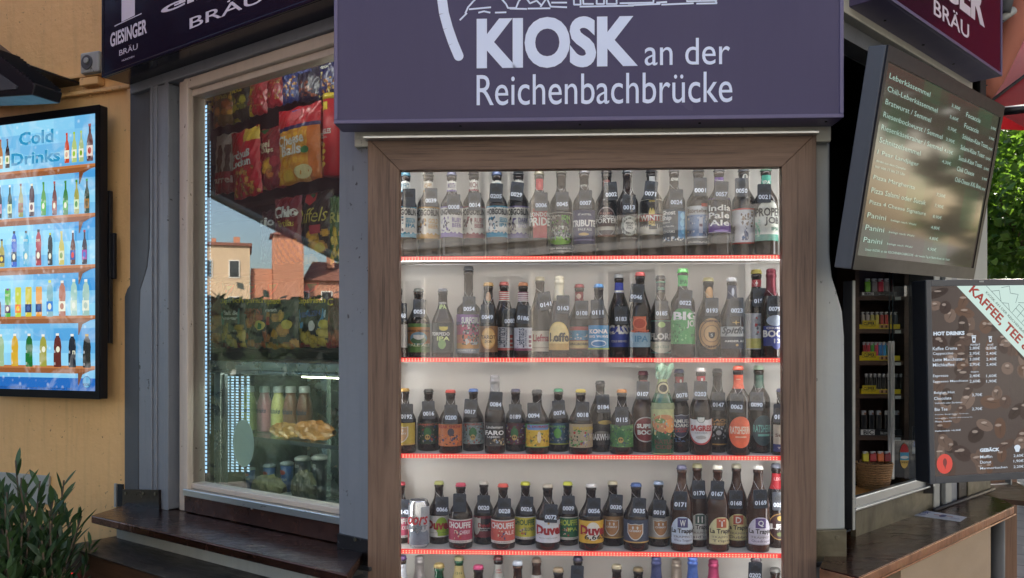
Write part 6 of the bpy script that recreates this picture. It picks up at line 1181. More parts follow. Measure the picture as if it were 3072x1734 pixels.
def loaf(u0, u1, v0, v1, lb, sd_, colr=C(170, 120, 64)):
    y = YS-.07; a = FL.hit(u0, v1, y); b = FL.hit(u1, v0, y); rd = random.Random(sd_); w = b[0]-a[0]; z0 = zsh if v1 < 1330 else zb0+.03; h = max(.03, FL.hit((u0+u1)/2, v0, y)[1]-z0)
    n, m_ = 22, 14; vs = []; fs = []
    for i in range(n+1):
        s = i/n; r = math.sin(PI*min(max(s, .02), .98))**.45
        for j in range(m_):
            t = 2*PI*j/m_; rr = 1+.10*math.sin(s*19+j*2.1+sd_)+.05*rd.uniform(-1, 1); vs.append((a[0]+s*w, y+.035*r*rr*math.cos(t), z0+h/2+h/2*r*rr*math.sin(t)))
    for i in range(n):
        for j in range(m_): fs.append((i*m_+j, (i+1)*m_+j, (i+1)*m_+(j+1) % m_, i*m_+(j+1) % m_))
    mb = MB(); mb.add(vs, fs, None, 0, False); t = thing('wrapped_roll', lb, 'bread roll', FL, ((a[0]+b[0])/2, y, z0), 'wrapped rolls in the fridge')
    part('bread', mb, paint('wrapped_bread', colr, .22, var=.3, scale=30, bmp=.8, bscale=40), t)
loaf(815, 905, 1268, 1310, 'clear wrapped bread roll on the glass shelf under the pink bottle', 1); loaf(885, 1003, 1262, 1306, 'long wrapped baguette roll on the glass shelf, right end', 2, C(176, 116, 60))
loaf(760, 855, 1425, 1475, 'pale sandwich roll at the bottom of the fridge', 3, C(130, 124, 84)); loaf(880, 945, 1412, 1470, 'seeded roll beside the white lidded tubs', 4, C(90, 84, 62)); loaf(835, 915, 1478, 1500, 'white iced pastry at the bottom of the fridge', 5, C(170, 170, 160))
def cup(u, vt, lb, col, wpx, lid=None, tx=None):
    y = YS+.02; x, z1 = FL.hit(u, vt, y); z0 = zb0+.03; H = max(.05, z1-z0); R = wpx*.00052
    t = thing('yoghurt_cup', lb, 'cup', FL, (x, y, z0), 'cups at the bottom of the fridge')
    part('body', MB().lathe([(R*.8, 0), (R, H*.9)], x, y, z0, 22, col), M['plast'], t)
    part('lid', MB().lathe([(R*1.06, H*.9), (R*1.06, H*.96), (R*.7, H)], x, y, z0, 22, lid or C(190, 196, 196)), M['plast'], t)
    mb = MB(); p = Pr(mb, lambda a_, h, e: (x+(R*(.8+.22*h)+e+.001)*math.sin(math.radians(a_)), y-(R*(.8+.22*h)+e+.001)*math.cos(math.radians(a_)), z0+h*H), 8)
    if tx: p.ell(0, .70, 36, .07, C(190, 60, 60)); p.text(tx, -46, 46, .44, .56, W_, .02)
    else: p.text('500', -22, 22, .74, .82, W_, .03)
    part('printing', mb, M['printm'], t)
cup(751, 1402, 'tall blue drink cup with a red badge', C(40, 80, 150), 34, None, 'Ayran'); cup(808, 1392, 'blue yoghurt drink cup with pale lid, second from the fridge corner', C(44, 84, 150), 42, None, 'Ayran'); cup(861, 1384, 'blue yoghurt drink cup next to the white lidded tubs', C(44, 84, 150), 44, None, 'Ayran')
cup(908, 1368, 'dark tub with white sloped lid and blue cap', C(30, 34, 40), 52, C(214, 214, 208)); cup(959, 1364, 'dark tub with white lid at the post', C(30, 34, 40), 52, C(214, 214, 208))
# ================================================================ hatch on the counter side
FK = Fr(((2650-W0)/F0*2.78, 2.78, 0), (1, -.03, 0))
kx = lambda u, y=0: FK.hit(u, 1100, y)[0]; kz = lambda v, u=2640, y=0: FK.hit(u, v, y)[1]
XA, XB = kx(2562), kx(2722)
ls_ = thing('lighter_shelf', 'narrow dark brown shelf unit full of lighters inside the hatch', 'shelf', FK, ((XA+XB)/2, 0, kz(1480)))
part('side_panel', MB().box(XA, XA+.014, -.01, .16, kz(1480), kz(760)), M['bench'], ls_); part('side_panel', MB().box(XB-.014, XB, -.01, .16, kz(1480), kz(760)), M['bench'], ls_)
part('back_panel', MB().box(XA, XB, .15, .162, kz(1480), kz(760)), M['inner'], ls_)
SH = [888, 987, 1082, 1182, 1307]
for v in SH: part('shelf_board', MB().box(XA+.0145, XB-.0145, -.004, .149, kz(v+13), kz(v)), M['bench'], ls_)
pm = MB()
for v in (890, 990, 1086, 1186, 1311): pm.box(kx(2683), kx(2700), -.0065, -.0045, kz(v+10), kz(v+1), C(196, 196, 190))
part('price_label', pm, M['printm'], ls_)
def lighter(u, vt, vb, w, col, top, lb, sy=.03, metal=C(190, 190, 190), label=None):
    x = kx(u, sy); z0, z1 = kz(vb, u, sy), kz(vt, u, sy); H = z1-z0; W2 = w*.00055
    t = thing('lighter', lb, 'lighter', FK, (x, sy, z0), 'lighters on the hatch shelves')
    part('body', MB().box(x-W2, x+W2, sy-.006, sy+.006, z0, z0+H*.78, col), M['plast'], t, bev=.002)
    part('hood', MB().box(x-W2*.8, x+W2*.8, sy-.005, sy+.005, z0+H*.785, z0+H, metal), M['plast'], t, bev=.001)
    part('button', MB().box(x+W2*.1, x+W2*.75, sy-.0066, sy-.0052, z0+H*.80, z0+H*.90, top), M['plast'], t)
def tray(v0, v1, u0, u1, col, tx, tcol, lb, plate=None, bold=.03):
    x0, x1, z0, z1 = kx(u0, -.0), kx(u1, -.0), kz(v1), kz(v0)
    t = thing('lighter_tray', lb, 'tray', FK, ((x0+x1)/2, 0, z0), 'lighter trays on the hatch shelves')
    part('box', MB().box(x0, x1, .0, .06, z0, z1, col), M['plast'], t)
    mb = MB(); p = Pr(mb, lambda a_, h, e: (a_, -.0004-e, h)); w = x1-x0
    if plate:
        px0, px1 = kx(2586), kx(2628); pz0, pz1 = kz(v1-6), kz(v0-12)
        p.rect(px0, px1, pz0, pz1, col); p.rect(px0+.002, px1-.002, pz0+.002, pz1-.002, BK); p.rect(px0+.003, px1-.003, pz0+.003, pz1-.003, col); p.text(tx, px0+.005, px1-.005, pz0+.005, pz1-.005, tcol, bold)
        p.rect(px1+.01, px1+.045, z0+.003, z1-.002, C(190, 150, 110)); p.rect(px1+.016, px1+.022, z0+.003, z1-.003, C(90, 60, 40)); p.rect(px1+.030, px1+.036, z0+.003, z1-.003, C(90, 60, 40))
    else:
        p.rect(x0+w*.04, x0+w*.36, z0+.002, z1-.001, W_); p.text(tx, x0+w*.10, x0+w*.34, z0+.003, z1-.0025, tcol, bold); p.text('bic.com', x0+w*.5, x0+w*.66, z0+.004, z1-.006, W_, 0)
    part('printing', mb, M['printm'], t)
YL = C(220, 196, 40)
tray(876, 887.5, 2582, 2690, C(16, 16, 20), 'BIC', BK, 'black tray under the big coloured lighters')
for u, c, n_ in ((2602, C(130, 200, 50), 'lime green'), (2622, C(150, 140, 136), 'warm grey'), (2641, C(206, 50, 76), 'raspberry'), (2659, C(140, 132, 130), 'cool grey')): lighter(u, 836, 876, 16, c, c, 'large %s lighter on the highest shelf' % n_, .008)
tray(973, 986.5, 2578, 2700, YL, 'CLIPPER', BK, 'yellow tray with striped foot, upper one of three', 1)
for i, (u, c) in enumerate(zip(range(2588, 2700, 14), (C(190, 180, 170), C(196, 186, 176), C(200, 190, 110), C(210, 196, 90), C(170, 60, 50), C(176, 60, 50), C(150, 140, 80), C(90, 100, 110)))): lighter(u, 936, 973, 10, c, BK, '%s slim lighter in the upper yellow tray' % ('greyish white', 'white and brown', 'pale yellow', 'bright yellow', 'rust red', 'brick red', 'khaki', 'slate')[i], .012)
tray(1067, 1081.5, 2577, 2700, YL, 'CLIPPER', BK, 'yellow tray holding metallic lighters, middle one of three', 1)
for i, (u, c) in enumerate(zip(range(2592, 2668, 12), (C(150, 40, 50), C(190, 40, 60), C(70, 160, 60), C(200, 60, 90), C(50, 120, 190), C(40, 140, 200), C(60, 160, 120)))): lighter(u, 1026, 1067, 10, c, c, '%s metallic lighter in the middle yellow tray' % ('maroon', 'red', 'green', 'pink', 'blue', 'sky blue', 'sea green')[i], .012)
tray(1168, 1181.5, 2583, 2702, YL, 'CLIPPER', BK, 'yellow tray holding black lighters, lower one of three', 1)
for i, u in enumerate(range(2598, 2706, 13)): lighter(u, 1121, 1168, 9, C(24, 24, 26), C(120, 120, 120), 'black slim lighter in the lower yellow tray, '+('at its start', 'one step from the start', 'before the glass edge', 'left of the door rail', 'behind the door rails', 'right of the door rails', 'near the price label', 'second from the end', 'at its far end')[i], .012)
tray(1288, 1306.5, 2577, 2706, C(16, 16, 20), 'BIC', BK, 'black tray with a white badge under the tall black lighters')
for i, u in enumerate((2590, 2613, 2635, 2660, 2690)): lighter(u, 1232, 1288, 15, C(26, 26, 30), C(170, 120, 90), 'tall black lighter with copper button, '+('against the shelf side', 'above the white badge', 'in the middle of the tray', 'left of the door rails', 'behind the sliding pane')[i], .012)
for u, c, n_ in ((2596, C(214, 200, 40), 'yellow'), (2618, C(190, 44, 50), 'red'), (2641, C(220, 110, 50), 'orange'), (2662, C(140, 30, 44), 'dark red')): lighter(u, 1354, 1384, 18, c, c, '%s lighter standing in the wicker basket' % n_, -.05)
# basket
bx, bz0, bz1 = kx(2619, -.05), kz(1462, 2619, -.05), kz(1384, 2619, -.05)
bk = thing('wicker_basket', 'round woven wicker basket holding coloured lighters on the hatch ledge', 'basket', FK, (bx, -.05, bz0))
mb = MB(); n = 44; hh = bz1-bz0
for k in range(11):
    z = bz0+hh*(k+.3)/11; r0 = .043+.015*(k/10)**.7
    mb.tube([(bx+(r0+(.0022 if (i+k) % 2 else -.0012))*math.cos(2*PI*i/n), -.05+(r0+(.0022 if (i+k) % 2 else -.0012))*math.sin(2*PI*i/n), z+.0012*math.sin(i*2.3+k)) for i in range(n+1)], .0032, 5)
part('weave', mb, M['wicker'], bk)
mb = MB()
for i in range(22): a = 2*PI*i/22; mb.tube([(bx+.042*math.cos(a), -.05+.042*math.sin(a), bz0), (bx+.055*math.cos(a), -.05+.055*math.sin(a), bz1-.003)], .0022, 4)
mb.lathe([(.04, 0), (.042, .003)], bx, -.05, bz0, 20); part('stake', mb, M['wicker'], bk)
led_ = FK.hit(2619, 1462, -.05)[1]
kp('hatch_ledge', MB().box(kx(2540), kx(2650), -.07, .10, led_-.03, led_-.001), paint('orange_ledge', C(220, 160, 90), .5), FK)
# sliding door rails
sd2 = thing('sliding_door', 'sliding glass doors with aluminium pulls in front of the lighter shelf', 'door', FK, (kx(2672, -.02), -.02, kz(1460)))
for u, y in ((2668, -.030), (2678, -.036)):
    part('rail', MB().box(kx(u-4, y), kx(u+4, y), y-.004, y+.004, kz(1432), kz(1024)), M['alu'], sd2, bev=.001)
    part('glass_edge', MB().box(kx(u-1.5, y), kx(u+1.5, y), y-.002, y+.002, kz(1023), kz(820)), plain('dark_glass_edge', C(30, 44, 50), .1), sd2)
part('panel', MB().box(kx(2676, -.036), kx(2770, -.036), -.035, -.033, kz(1440), kz(790)), M['dglass'], sd2)
part('panel', MB().box(XB+.006, kx(2800), -.0, .02, kz(1480), kz(760)), M['innerdark'], sd2)
# oval sticker on the pane
cx_, cz_ = FK.hit(2713, 1368, -.036); mb = MB(); p = Pr(mb, lambda a_, h, e: (a_, -.0355-e, h)); s_ = thing('oval_patch', 'oval red and yellow beach sticker on the sliding pane', 'sticker', FK, (cx_, -.036, cz_-.04))
p.ell(cx_, cz_, .0165, .043, C(60, 30, 30)); p.ell(cx_, cz_, .0152, .041, C(214, 180, 90)); p.strip(cx_-.0135, cx_+.0135, lambda a_: cz_+.012, lambda a_: cz_+.040*math.sqrt(max(0, 1-((a_-cx_)/.0155)**2)), C(180, 40, 44), 12); p.rect(cx_-.0145, cx_+.0145, cz_-.014, cz_+.012, C(70, 150, 180)); p.ell(cx_, cz_-.004, .013, .005, W_); p.text('LONGBOARD', cx_-.013, cx_+.013, cz_-.024, cz_-.017, C(40, 30, 30), .02)
part('print_layer', mb, M['printm'], s_)
x, z = FK.hit(2745, 1320, -.03)
nt = thing('notice_card', 'small black and white card hung beside the sliding doors', 'card', FK, (x, -.03, z)); mb = MB(); mb.box(x-.009, x+.009, -.031, -.029, z-.045, z+.045, C(190, 192, 196)); mb.box(x-.009, x+.009, -.0316, -.0311, z-.01, z+.045, C(30, 34, 44)); mb.box(x-.006, x+.006, -.0320, -.0317, z-.022, z-.004, C(50, 80, 140)); part('card', mb, M['printm'], nt)
# white bag hanging in the dark
x, z = FK.hit(2748, 930, .1)
mb = MB(); mb.tube([(x, .1, z+.05), (x+.002, .1, z+.02), (x-.002, .1, z-.02), (x, .1, z-.04)], [.004, .012, .017, .013], 10); o = part('hanging_cloth', mb, M['paper'], None, FK, (x, .1, z)); props(o, 'small white cloth hanging in the dark hatch beside the shelf', 'cloth')

# ================================================================ tilted menu screen
def quad_frame(TL, TR, BR, BL, F, y):
    """a plane through the screen's corners: top left hangs at distance y off the face F"""
    def vp(a, b, c, d):
        x1, y1, x2, y2, x3, y3, x4, y4 = *a, *b, *c, *d; den = (x1-x2)*(y3-y4)-(y1-y2)*(x3-x4)
        return (((x1*y2-y1*x2)*(x3-x4)-(x1-x2)*(x3*y4-y3*x4))/den, ((x1*y2-y1*x2)*(y3-y4)-(y1-y2)*(x3*y4-y3*x4))/den)
    h = vp(TL, TR, BL, BR); d1 = Vector((h[0]-W0, F0, -(h[1]-VH))).normalized()
    if d1.x < 0: d1 = -d1
    w_ = vp(TL, BL, TR, BR); d2 = Vector((w_[0]-W0, F0, -(w_[1]-VH))).normalized()
    if d2.z < 0: d2 = -d2
    d2 = (d2-d1*d2.dot(d1)).normalized()
    x, z = F.hit(BL[0], BL[1], y); return Fr(F.w(x, y, z), d1, d2)
TLc, TRc, BRc, BLc = (2670, 138), (3016, 322), (2912, 838), (2545, 807)
FM = quad_frame(TLc, TRc, BRc, BLc, FR, -.16)
mc = [FM.hit(*q) for q in (BLc, BRc, TRc, TLc)]
mx = (mc[1][0]+mc[2][0])/2; mz = (mc[2][1]+mc[3][1])/2; m0x = (mc[0][0]+mc[3][0])/2
ms_ = thing('menu_screen', 'large black framed snack menu screen tilted over the serving hatch', 'screen', FM, (mx/2, 0, 0))
part('casing', MB().box(m0x, mx, .001, .046, 0, mz), M['greydark'], ms_, bev=.003)
b_ = .026; 
sc0 = FM.hit(2561, 785); sc1 = FM.hit(2985, 335)
X0, X1, Z0, Z1 = m0x+.014, mx-.022, .036, mz-.036
part('bezel', MB().box(m0x, X0, -.004, .0005, 0, mz).box(X1, mx, -.004, .0005, 0, mz).box(X0, X1, -.004, .0005, 0, Z0).box(X0, X1, -.004, .0005, Z1, mz), M['bezel'], ms_)
mb = MB(); p = Pr(mb, lambda a_, h, e: (a_, -.0002-e, h)); p.st = .00002; n = 14
for i in range(n):
    for j in range(n+6):
        a0, a1 = X0+(X1-X0)*i/n, X0+(X1-X0)*(i+1)/n; c0, c1 = Z0+(Z1-Z0)*j/(n+6), Z0+(Z1-Z0)*(j+1)/(n+6)
        g_ = max(0, math.sin(i*.9+.5)*math.sin(j*.5+1.2)); mb.add([p.map(a0, c0, 0), p.map(a1, c0, 0), p.map(a1, c1, 0), p.map(a0, c1, 0)], [(0, 1, 2, 3)], mix_c(C(74, 66, 58), C(62, 100, 72), g_*.5))
Wm, Hm = X1-X0, Z1-Z0; TC = C(168, 198, 184)
L_ = [('Leberkässemmel', .40), ('Chili-Leberkässemmel', .50), ('Bratwurst / Semmel', .45), ('Riesenbockwurst / Semmel', .60), ('Riesenkäsekrainer / Semmel', .62), ('Schnitzelsemmel', .40), ('1 Paar Landjäger', .40), None, ('Pizza Margherita', .40), ('Pizza Salami oder Sucuk', .54), ('Pizza 4 Cheese Signature', .56), ('Panini', .17), ('Panini', .17), ('Panini', .17)]
P_ = ['3,30€', '3,60€', '3,70€', '3,90€', '4,10€', '4,30€', '', '', '7,50€', '7,90€', '8,90€', '4,80€', '4,80€', '4,90€']
R_ = [('Focaccia', .20), ('Focaccia', .20), ('Schinken-Käse Toast', .36), ('Salami-Käse Toast', .34), ('Sucuk-Käse Toast', .33), ('Chili Cheese', .24), ('Chili-Cheese XXL Box', .36)]
for i, it in enumerate(L_):
    z = Z1-Hm*(.075+.0655*i); h = Hm*.030
    if it is None:
        p.text('direkt aus dem Dampfer', X0+Wm*.03, X0+Wm*.25, z+h*.9, z+h*1.4, TC, 0); p.text('nur von 11 bis 21 Uhr', X0+Wm*.03, X0+Wm*.25, z+h*.0, z+h*.5, TC, 0); continue
    p.text(it[0], X0+Wm*.03, X0+Wm*(.03+it[1]*.78), z, z+h*.92, TC, .0)
    if i > 10: p.text('belegt nach Wahl', X0+Wm*.20, X0+Wm*.40, z, z+h*.5, TC, 0)
    if P_[i]: p.text(P_[i], X0+Wm*.53, X0+Wm*.61, z, z+h*.75, TC, .0)
for i, it in enumerate(R_):
    z = Z1-Hm*(.075+.0655*i+.015); h = Hm*.028
    p.text(it[0], X0+Wm*.67, X0+Wm*min(.97, .67+it[1]*.72), z, z+h, TC, .005); p.text('5,90€', X0+Wm*.93, X0+Wm*.985, z-h*.2, z+h*.5, TC, 0)
p.text('Unser KIOSK an der REICHENBACHBRÜCKE - der zweite Tag & Nacht-Kiosk der Stadt', X0+Wm*.05, X0+Wm*.75, Z0+.012, Z0+.022, TC, 0)
part('screen_picture', mb, M['scrmenu'], ms_)
part('wall_arm', MB().box(mx*.4, mx*.6, .047, .20, mz*.3, mz*.5), M['black'], ms_)
# ---- coffee menu screen
FQ = Fr(((2785-W0)/F0*2.22, 2.22, 0), Vector((1, .17, 0)))
zt9 = (Vector((0, 0, 1))-FQ.X*.023).normalized(); FQ = Fr(FQ.O, (FQ.X-zt9*FQ.X.dot(zt9)).normalized(), zt9)
q0 = FQ.hit(2788, 1452); q1 = FQ.hit(2783, 840); z0, z1 = q0[1], q1[1]; x0 = q0[0]; x1 = x0+.50
cs = thing('coffee_menu_screen', 'upright black screen listing hot drinks and cakes beside the hatch', 'screen', FQ, ((x0+x1)/2, 0, z0))
part('casing', MB().box(x0, x1, .001, .058, z0, z1), M['black'], cs, bev=.003)
sx0 = FQ.hit(2797, 1150)[0]; sz1 = FQ.hit(2800, 859)[1]; sz0 = FQ.hit(2803, 1430)[1]; sx1 = x1-(sx0-x0)
part('bezel', MB().box(x0, sx0, -.004, .0005, z0, z1).box(sx1, x1, -.004, .0005, z0, z1).box(sx0, sx1, -.004, .0005, z0, sz0).box(sx0, sx1, -.004, .0005, sz1, z1), M['screengrey'], cs, bev=.001)
mb = MB(); p = Pr(mb, lambda a_, h, e: (a_, -.0002-e, h)); p.st = .00004
p.rect(sx0, sx1, sz0, sz1, C(76, 66, 62))
rd = random.Random(9); e0 = p.e
for i in range(120):
    a_, h = rd.uniform(sx0+.01, sx1-.01), rd.uniform(sz0+.012, sz1-.012); rx, rz = rd.uniform(.016, .034), rd.uniform(.011, .020); c = rd.choice([C(78, 60, 52), C(96, 78, 68), C(110, 92, 82), C(50, 38, 34), C(90, 66, 52), C(60, 46, 42)])
    t = rd.uniform(0, PI); p.e = e0+rd.random()*.0004
    p.poly([(min(max(a_+rx*math.cos(w)*math.cos(t)-rz*math.sin(w)*math.sin(t), sx0), sx1), min(max(h+rx*math.cos(w)*math.sin(t)+rz*math.sin(w)*math.cos(t), sz0), sz1)) for w in [k*PI/6 for k in range(12)]], c)
    p.e += .00005; p.poly([(a_+(k-2)*rx*.35*math.cos(t)-s_*.0012*math.sin(t), h+(k-2)*rx*.35*math.sin(t)+s_*.0012*math.cos(t)) for k, s_ in ((0, 0), (2, 1), (4, 0), (2, -1))], mul(c, .45)); p.poly([(min(max(a_-rz*.3*math.sin(t)*1+rx*.35*math.cos(w), sx0), sx1), min(max(h+rz*.45+rz*.22*math.sin(w), sz0), sz1)) for w in [k*PI/4 for k in range(8)]], mix_c(c, C(190, 175, 165), .45))
p.e = e0+.0008
mn, mx_ = FQ.hit(2869, 859), FQ.hit(3072, 1074)
sl = (mn[1]-mx_[1])/(mx_[0]-mn[0])
p.poly([(mn[0], sz1), (sx1, sz1), (sx1, sz1-sl*(sx1-mn[0])), ], C(196, 222, 214))
def dtext(tx, d, o, ln, h, col, bold, shear=0):   # text along the diagonal banner
    c_, s_ = 1/math.hypot(1, sl), -sl/math.hypot(1, sl); bx_, bz_ = mn[0]+.0, sz1
    vs, fs, a0, a1, b0, b1 = text_geo(tx, bold, 0, 3)
    out = []
    for vx, vz in vs:
        X = d+(vx-a0)/(a1-a0)*ln; Z = o+(vz-b0)/(b1-b0)*h; out.append(p.map(bx_+X*c_-Z*s_, bz_+X*s_+Z*c_, p.e))
    mb.add(out, fs, col)
    p.e += .0001
dtext('KAFFEE, TEE & CO.', .035, .009, .32, .030, C(150, 50, 46), .03); dtext('KIOSK AN DER REICHENBACHBRÜCKE', .075, .046, .225, .0085, C(80, 90, 90), .01)
def dstroke(pts, w=.0012):
    c_, s_ = 1/math.hypot(1, sl), -sl/math.hypot(1, sl); bx_, bz_ = mn[0], sz1
    P = [Vector((bx_+X*c_-Z*s_, bz_+X*s_+Z*c_)) for X, Z in pts]
    for i in range(len(P)-1):
        d = (P[i+1]-P[i]).normalized(); nn = Vector((-d.y, d.x))*w/2
        mb.add([p.map(q.x, q.y, p.e) for q in (P[i]-nn, P[i+1]-nn, P[i+1]+nn, P[i]+nn)], [(0, 1, 2, 3)], C(50, 70, 80))
for pts in ([(.06, .062), (.30, .062)], [(.085, .062), (.10, .080), (.125, .062)], [(.13, .062), (.145, .074), (.16, .062)], [(.17, .064), (.17, .095), (.29, .095), (.29, .064)], [(.165, .096), (.19, .118), (.26, .118), (.295, .096)], [(.19, .064), (.19, .094)], [(.21, .064), (.21, .094)], [(.23, .064), (.23, .094)], [(.25, .064), (.25, .094)], [(.27, .064), (.27, .094)], [(.17, .08), (.29, .08)], [(.07, .068), (.05, .09)], [(.24, .118), (.245, .14), (.25, .118)], [(.10, .09), (.115, .11), (.13, .098), (.15, .112), (.16, .09)]): dstroke(pts)
TW = C(205, 218, 232)
def mt(tx, u0, vb, u1, vt, bold=.004, col=TW):
    a_ = FQ.hit(u0, vb); b = FQ.hit(u1, vt); p.text(tx, a_[0], b[0], a_[1], b[1], col, bold)
mt('HOT DRINKS', 2799, 1007, 2892, 993, .05)
for tx, v, w, p1, p2 in (('Kaffee Crema', 1051, 73, '2,80€', '2,30€'), ('Cappuccino', 1067, 61, '2,95€', '2,40€'), ('Latte Macchiato', 1084, 88, '3,00€', '2,40€'), ('Milchkaffee', 1100, 64, '2,95€', '2,40€'), ('Espresso', 1134, 46, '2,40€', '1,60€'), ('Espresso Macchiato', 1150, 105, '2,60€', '1,90€')):
    mt(tx, 2797, v, 2797+w, v-12); mt(p1, 2907, v-1, 2938, v-12); mt(p2, 2957, v-1, 2988, v-12)
mt('standard', 2909, 1037, 2937, 1029, 0); mt('small', 2960, 1037, 2977, 1030, 0); mt('doppio', 2910, 1119, 2934, 1112, 0)
mt('Belgian Hot', 2800, 1184, 2862, 1172); mt('Chocolate', 2800, 1200, 2852, 1189); mt('3,70€', 2914, 1190, 2944, 1179); mt('Vollmilch oder Zartbitter', 2802, 1212, 2885, 1204, 0)
mt('Bio Tee', 2802, 1233, 2840, 1222); mt('2,70€', 2914, 1232, 2944, 1221); mt('Früchte, Bergkräuter, Grüntee,', 2803, 1246, 2904, 1238, 0); mt('Schwarztee, Ingwer-Zitronengras,', 2803, 1257, 2915, 1249, 0); mt('Minze, Kamille', 2803, 1268, 2853, 1260, 0)
mt('Hafermilch +0,30€', 2803, 1296, 2880, 1287, .01)
mt('GEBÄCK', 2937, 1356, 2996, 1340, .05)
for tx, v, w, pr_ in (('Muffin', 1375, 36, '2,60€'), ('Donut', 1391, 33, '1,90€'), ('Marmorkuchen', 1408, 81, '2,20€')): mt(tx, 2938, v, 2938+w, v-11); mt(pr_, 3038, v-3, 3068, v-14)
for u in (2919, 2968):
    a_ = FQ.hit(u, 1018); s_ = 1 if u < 2950 else .8
    p.poly([(a_[0]-.006*s_, a_[1]+.007*s_), (a_[0]+.006*s_, a_[1]+.007*s_), (a_[0]+.004*s_, a_[1]-.009*s_), (a_[0]-.004*s_, a_[1]-.009*s_)], TW); p.rect(a_[0]-.007*s_, a_[0]+.007*s_, a_[1]+.008*s_, a_[1]+.0105*s_, TW); p.rect(a_[0]-.003*s_, a_[0]+.003*s_, a_[1]-.004*s_, a_[1]+.003*s_, C(80, 66, 60))
a_ = FQ.hit(3049, 1345); p.ell(a_[0], a_[1]+.003, .0095, .007, TW); p.poly([(a_[0]-.008, a_[1]), (a_[0]+.008, a_[1]), (a_[0]+.005, a_[1]-.009), (a_[0]-.005, a_[1]-.009)], TW)
a_ = FQ.hit(2831, 1391); p.ell(a_[0], a_[1], .0235, .0265, C(206, 76, 66)); p.ell(a_[0]+.001, a_[1]+.004, .006, .011, C(120, 60, 56)); p.poly([(a_[0]-.004, a_[1]), (a_[0]+.005, a_[1]), (a_[0]+.002, a_[1]-.014)], C(120, 60, 56))
part('screen_picture', mb, M['scrcafe'], cs)
part('status_light', MB().box(sx0+.143, sx0+.156, -.0052, -.0042, z1-.008, z1-.004), M['pale'], cs)
# ================================================================ sticker on the copper sill
S4 = [hitz(u, v, ZS) for u, v in ((2714, 1543), (2749, 1528), (2901, 1552), (2880, 1566))]
mb = MB(); mb.prismz(S4, ZS+.0004, ZS+.0012, C(206, 210, 218))
def bil(a, b, h): 
    P = [Vector(q) for q in S4]; l = P[0].lerp(P[1], b); r = P[3].lerp(P[2], b); q = l.lerp(r, a); return (q.x, q.y, ZS+.0013+h)
p = Pr(mb, lambda a_, b__, e: bil(a_, b__, e)); p.text('KIOSK', .06, .34, .50, .86, C(60, 80, 150), .04); p.text('an der Brücke', .06, .34, .2, .42, C(60, 80, 150), .02); p.ell(.62, .5, .06, .22, C(44, 60, 120)); p.rect(.45, .58, .48, .56, C(180, 100, 90)); p.rect(.68, .80, .5, .58, C(180, 100, 90)); p.text('getraenke', .80, .96, .2, .4, C(60, 80, 150), .02)
o = part('counter_sticker', mb, M['printm'], None, FW, (S4[0][0], S4[0][1], ZS)); props(o, 'white sticker with blue print lying on the copper counter', 'sticker')
# ================================================================ parasols
red = bpy.data.materials.new('red_canvas'); red.use_nodes = True; t = red.node_tree; pz = t.nodes['Principled BSDF']; v = coords(t)
cc = mix(t, C(196, 40, 40), C(170, 30, 34), noise(t, v, 4, 4)); t.links.new(cc, pz.inputs['Base Color']); pz.inputs['Roughness'].default_value = .8
tl = nd(t, 'ShaderNodeBsdfTranslucent'); t.links.new(cc, tl.inputs[0]); msh = nd(t, 'ShaderNodeMixShader'); msh.inputs[0].default_value = .55; t.links.new(pz.outputs[0], msh.inputs[1]); t.links.new(tl.outputs[0], msh.inputs[2]); t.links.new(msh.outputs[0], t.nodes['Material Output'].inputs[0])
brownc = paint('faded_brown_canvas', C(170, 104, 84), .8, var=.15, scale=5, bmp=.6, bscale=14)
def P3(u, v, Yd): return ((u-W0)/F0*Yd, Yd, ZC-(v-VH)/F0*Yd)
pa = thing('parasol', 'red canvas parasol with a black rib above the coffee menu screen', 'parasol', FW, (5.0, 5.4, 0))
c0 = P3(2962, 262, 3.9); c1 = P3(3110, 398, 3.5); c2 = (5.6, 3.4, 2.5); ap = (4.5, 4.8, 4.3); c3 = (6.6, 6.2, 2.5); c4 = (3.4, 6.6, 2.7)
c0t = (c0[0]-.05, c0[1], c0[2])
mb = MB(); rim = [P3(2940, 330, 3.9), P3(3012, 349, 3.7), P3(3090, 392, 3.5), (5.4, 2.6, 2.9), (7.0, 6.2, 3.0), (2.6, 6.4, 3.3)]
mb.add(rim+[ap], [(i, (i+1) % 6, 6) for i in range(6)]); part('canopy', mb, red, pa)
part('rib', MB().tube([P3(2990, 336, 3.55), P3(3140, 318, 3.5)], .019, 4).tube([rim[0], ap], .012, 5), M['black'], pa)
part('corner_flap', MB().tube([P3(2948, 292, 3.45), P3(2972, 240, 3.45), P3(3010, 150, 3.42), P3(3050, 50, 3.4), P3(3085, -60, 3.4)], [.035, .05, .056, .062, .06], 14), brownc, pa)
part('pole', MB().tube([(4.5, 4.8, 0), ap], .03, 10), M['black'], pa)
lamp = thing('pipe_lamp', 'dark cylindrical lamp fitting behind the maroon sign edge', 'lamp', FW, P3(3020, 20, 3.3))
part('body', MB().tube([P3(3008, 40, 3.3), P3(3030, -60, 3.3)], .028, 14), M['greydark'], lamp); part('flange', MB().tube([P3(3000, 60, 3.3), P3(3042, 30, 3.3)], .016, 8), M['pale'], lamp)
pb = thing('parasol', 'dark red parasol left of the kiosk mirrored in the tall window', 'parasol', FW, (-3.4, 1.6, 0))
Aa, Bb = Vector((-2.58, 2.76, 2.33)), Vector((-2.09, 2.18, 1.98)); dd = Bb-Aa
r1, r2 = Aa-dd*1.1, Bb+dd*.75; apx = Vector((-3.2, 1.7, 4.7))
mb = MB(); rim = [tuple(r1), tuple(r2), (-2.0, .3, 2.3), (-4.3, -.6, 2.5), (-5.6, 1.4, 3.0), (-4.6, 4.2, 3.4)]
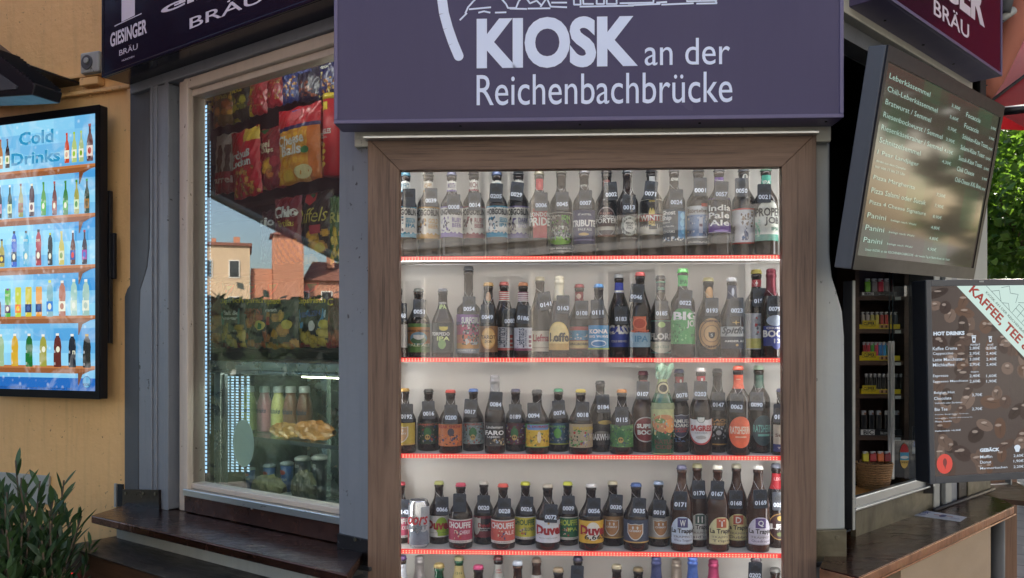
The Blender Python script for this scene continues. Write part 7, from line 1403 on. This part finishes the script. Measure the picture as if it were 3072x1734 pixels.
mb.add(rim+[tuple(apx)], [(i, (i+1) % 6, 6) for i in range(6)]); part('canopy', mb, paint('dark_red_canvas', C(84, 36, 36), .8), pb)
part('rib', MB().tube([r1, r2], .02, 6), M['pale'], pb); part('pole', MB().tube([(-3.1, 1.2, 0), apx], .03, 10), M['black'], pb)
# ================================================================ oleander
ol = thing('oleander', 'bushy oleander with narrow dark leaves in front of the ochre wall', 'plant', Fr((-1.42, 2.42, 0), (1, 0, 0)), (0, 0, 0))
rd = random.Random(12); lf = MB(); stm = MB()
def leaf(p, d, L, w):
    d = d.normalized(); sdv = d.cross(Vector((0, 0, 1)));
    if sdv.length < .1: sdv = Vector((1, 0, 0))
    sdv.normalize(); ro = rd.uniform(-1.2, 1.2); up = sdv.cross(d).normalized(); sdv = sdv*math.cos(ro)+up*math.sin(ro); up = sdv.cross(d).normalized()
    pts = []; n = 5; droop = rd.uniform(.05, .3)
    for i in range(n+1):
        t_ = i/n; c = p+d*L*t_+Vector((0, 0, -droop*L*t_*t_)); ww = w*math.sin(PI*min(1, .08+t_*.92))**.8*(1 if i < n else 0.05)
        pts.append((c-sdv*ww, c+up*ww*.25, c+sdv*ww))
    vs = [q for tr_ in pts for q in tr_]; fs = []
    for i in range(n): b0 = i*3; fs += [(b0, b0+1, b0+4, b0+3), (b0+1, b0+2, b0+5, b0+4)]
    lf.add(vs, fs, None, 0, True)
for s in range(330):
    a = rd.uniform(0, 2*PI); r0 = rd.uniform(0, .12); tip = Vector((rd.uniform(-.45, .13), rd.uniform(-.34, .22), 0)); tip.z = 1.25-.8*abs(tip.x+.12)**1.3-rd.uniform(0, .75)*(.35+abs(tip.y)); p0 = Vector((r0*math.cos(a), r0*math.sin(a), .45))
    mid = p0.lerp(tip, .5)+Vector((0, 0, .08)); pts = [p0, mid, tip]; stm.tube(pts, [.006, .004, .0025], 5)
    nl = rd.randint(20, 28)
    for k in range(nl):
        t_ = .22+.78*k/nl; q = (p0.lerp(mid, t_*2) if t_ < .5 else mid.lerp(tip, t_*2-1)); ax = (tip-mid).normalized(); an = k*2.1+s; hz = Vector((math.cos(an), math.sin(an), 0))
        leaf(q, ax*(.35+.9*t_)+hz*(1.15-.55*t_)+Vector((0, 0, rd.uniform(-.1, .5))), rd.uniform(.055, .095), rd.uniform(.0055, .0085))
part('foliage', lf, OLE, ol); part('stem', stm, bark, ol)
part('planter', MB().lathe([(.17, 0), (.24, .48), (.25, .50), (.22, .50), (.20, .44)], 0, 0, 0, 24), plain('dark_planter', C(50, 48, 46), .6), ol)
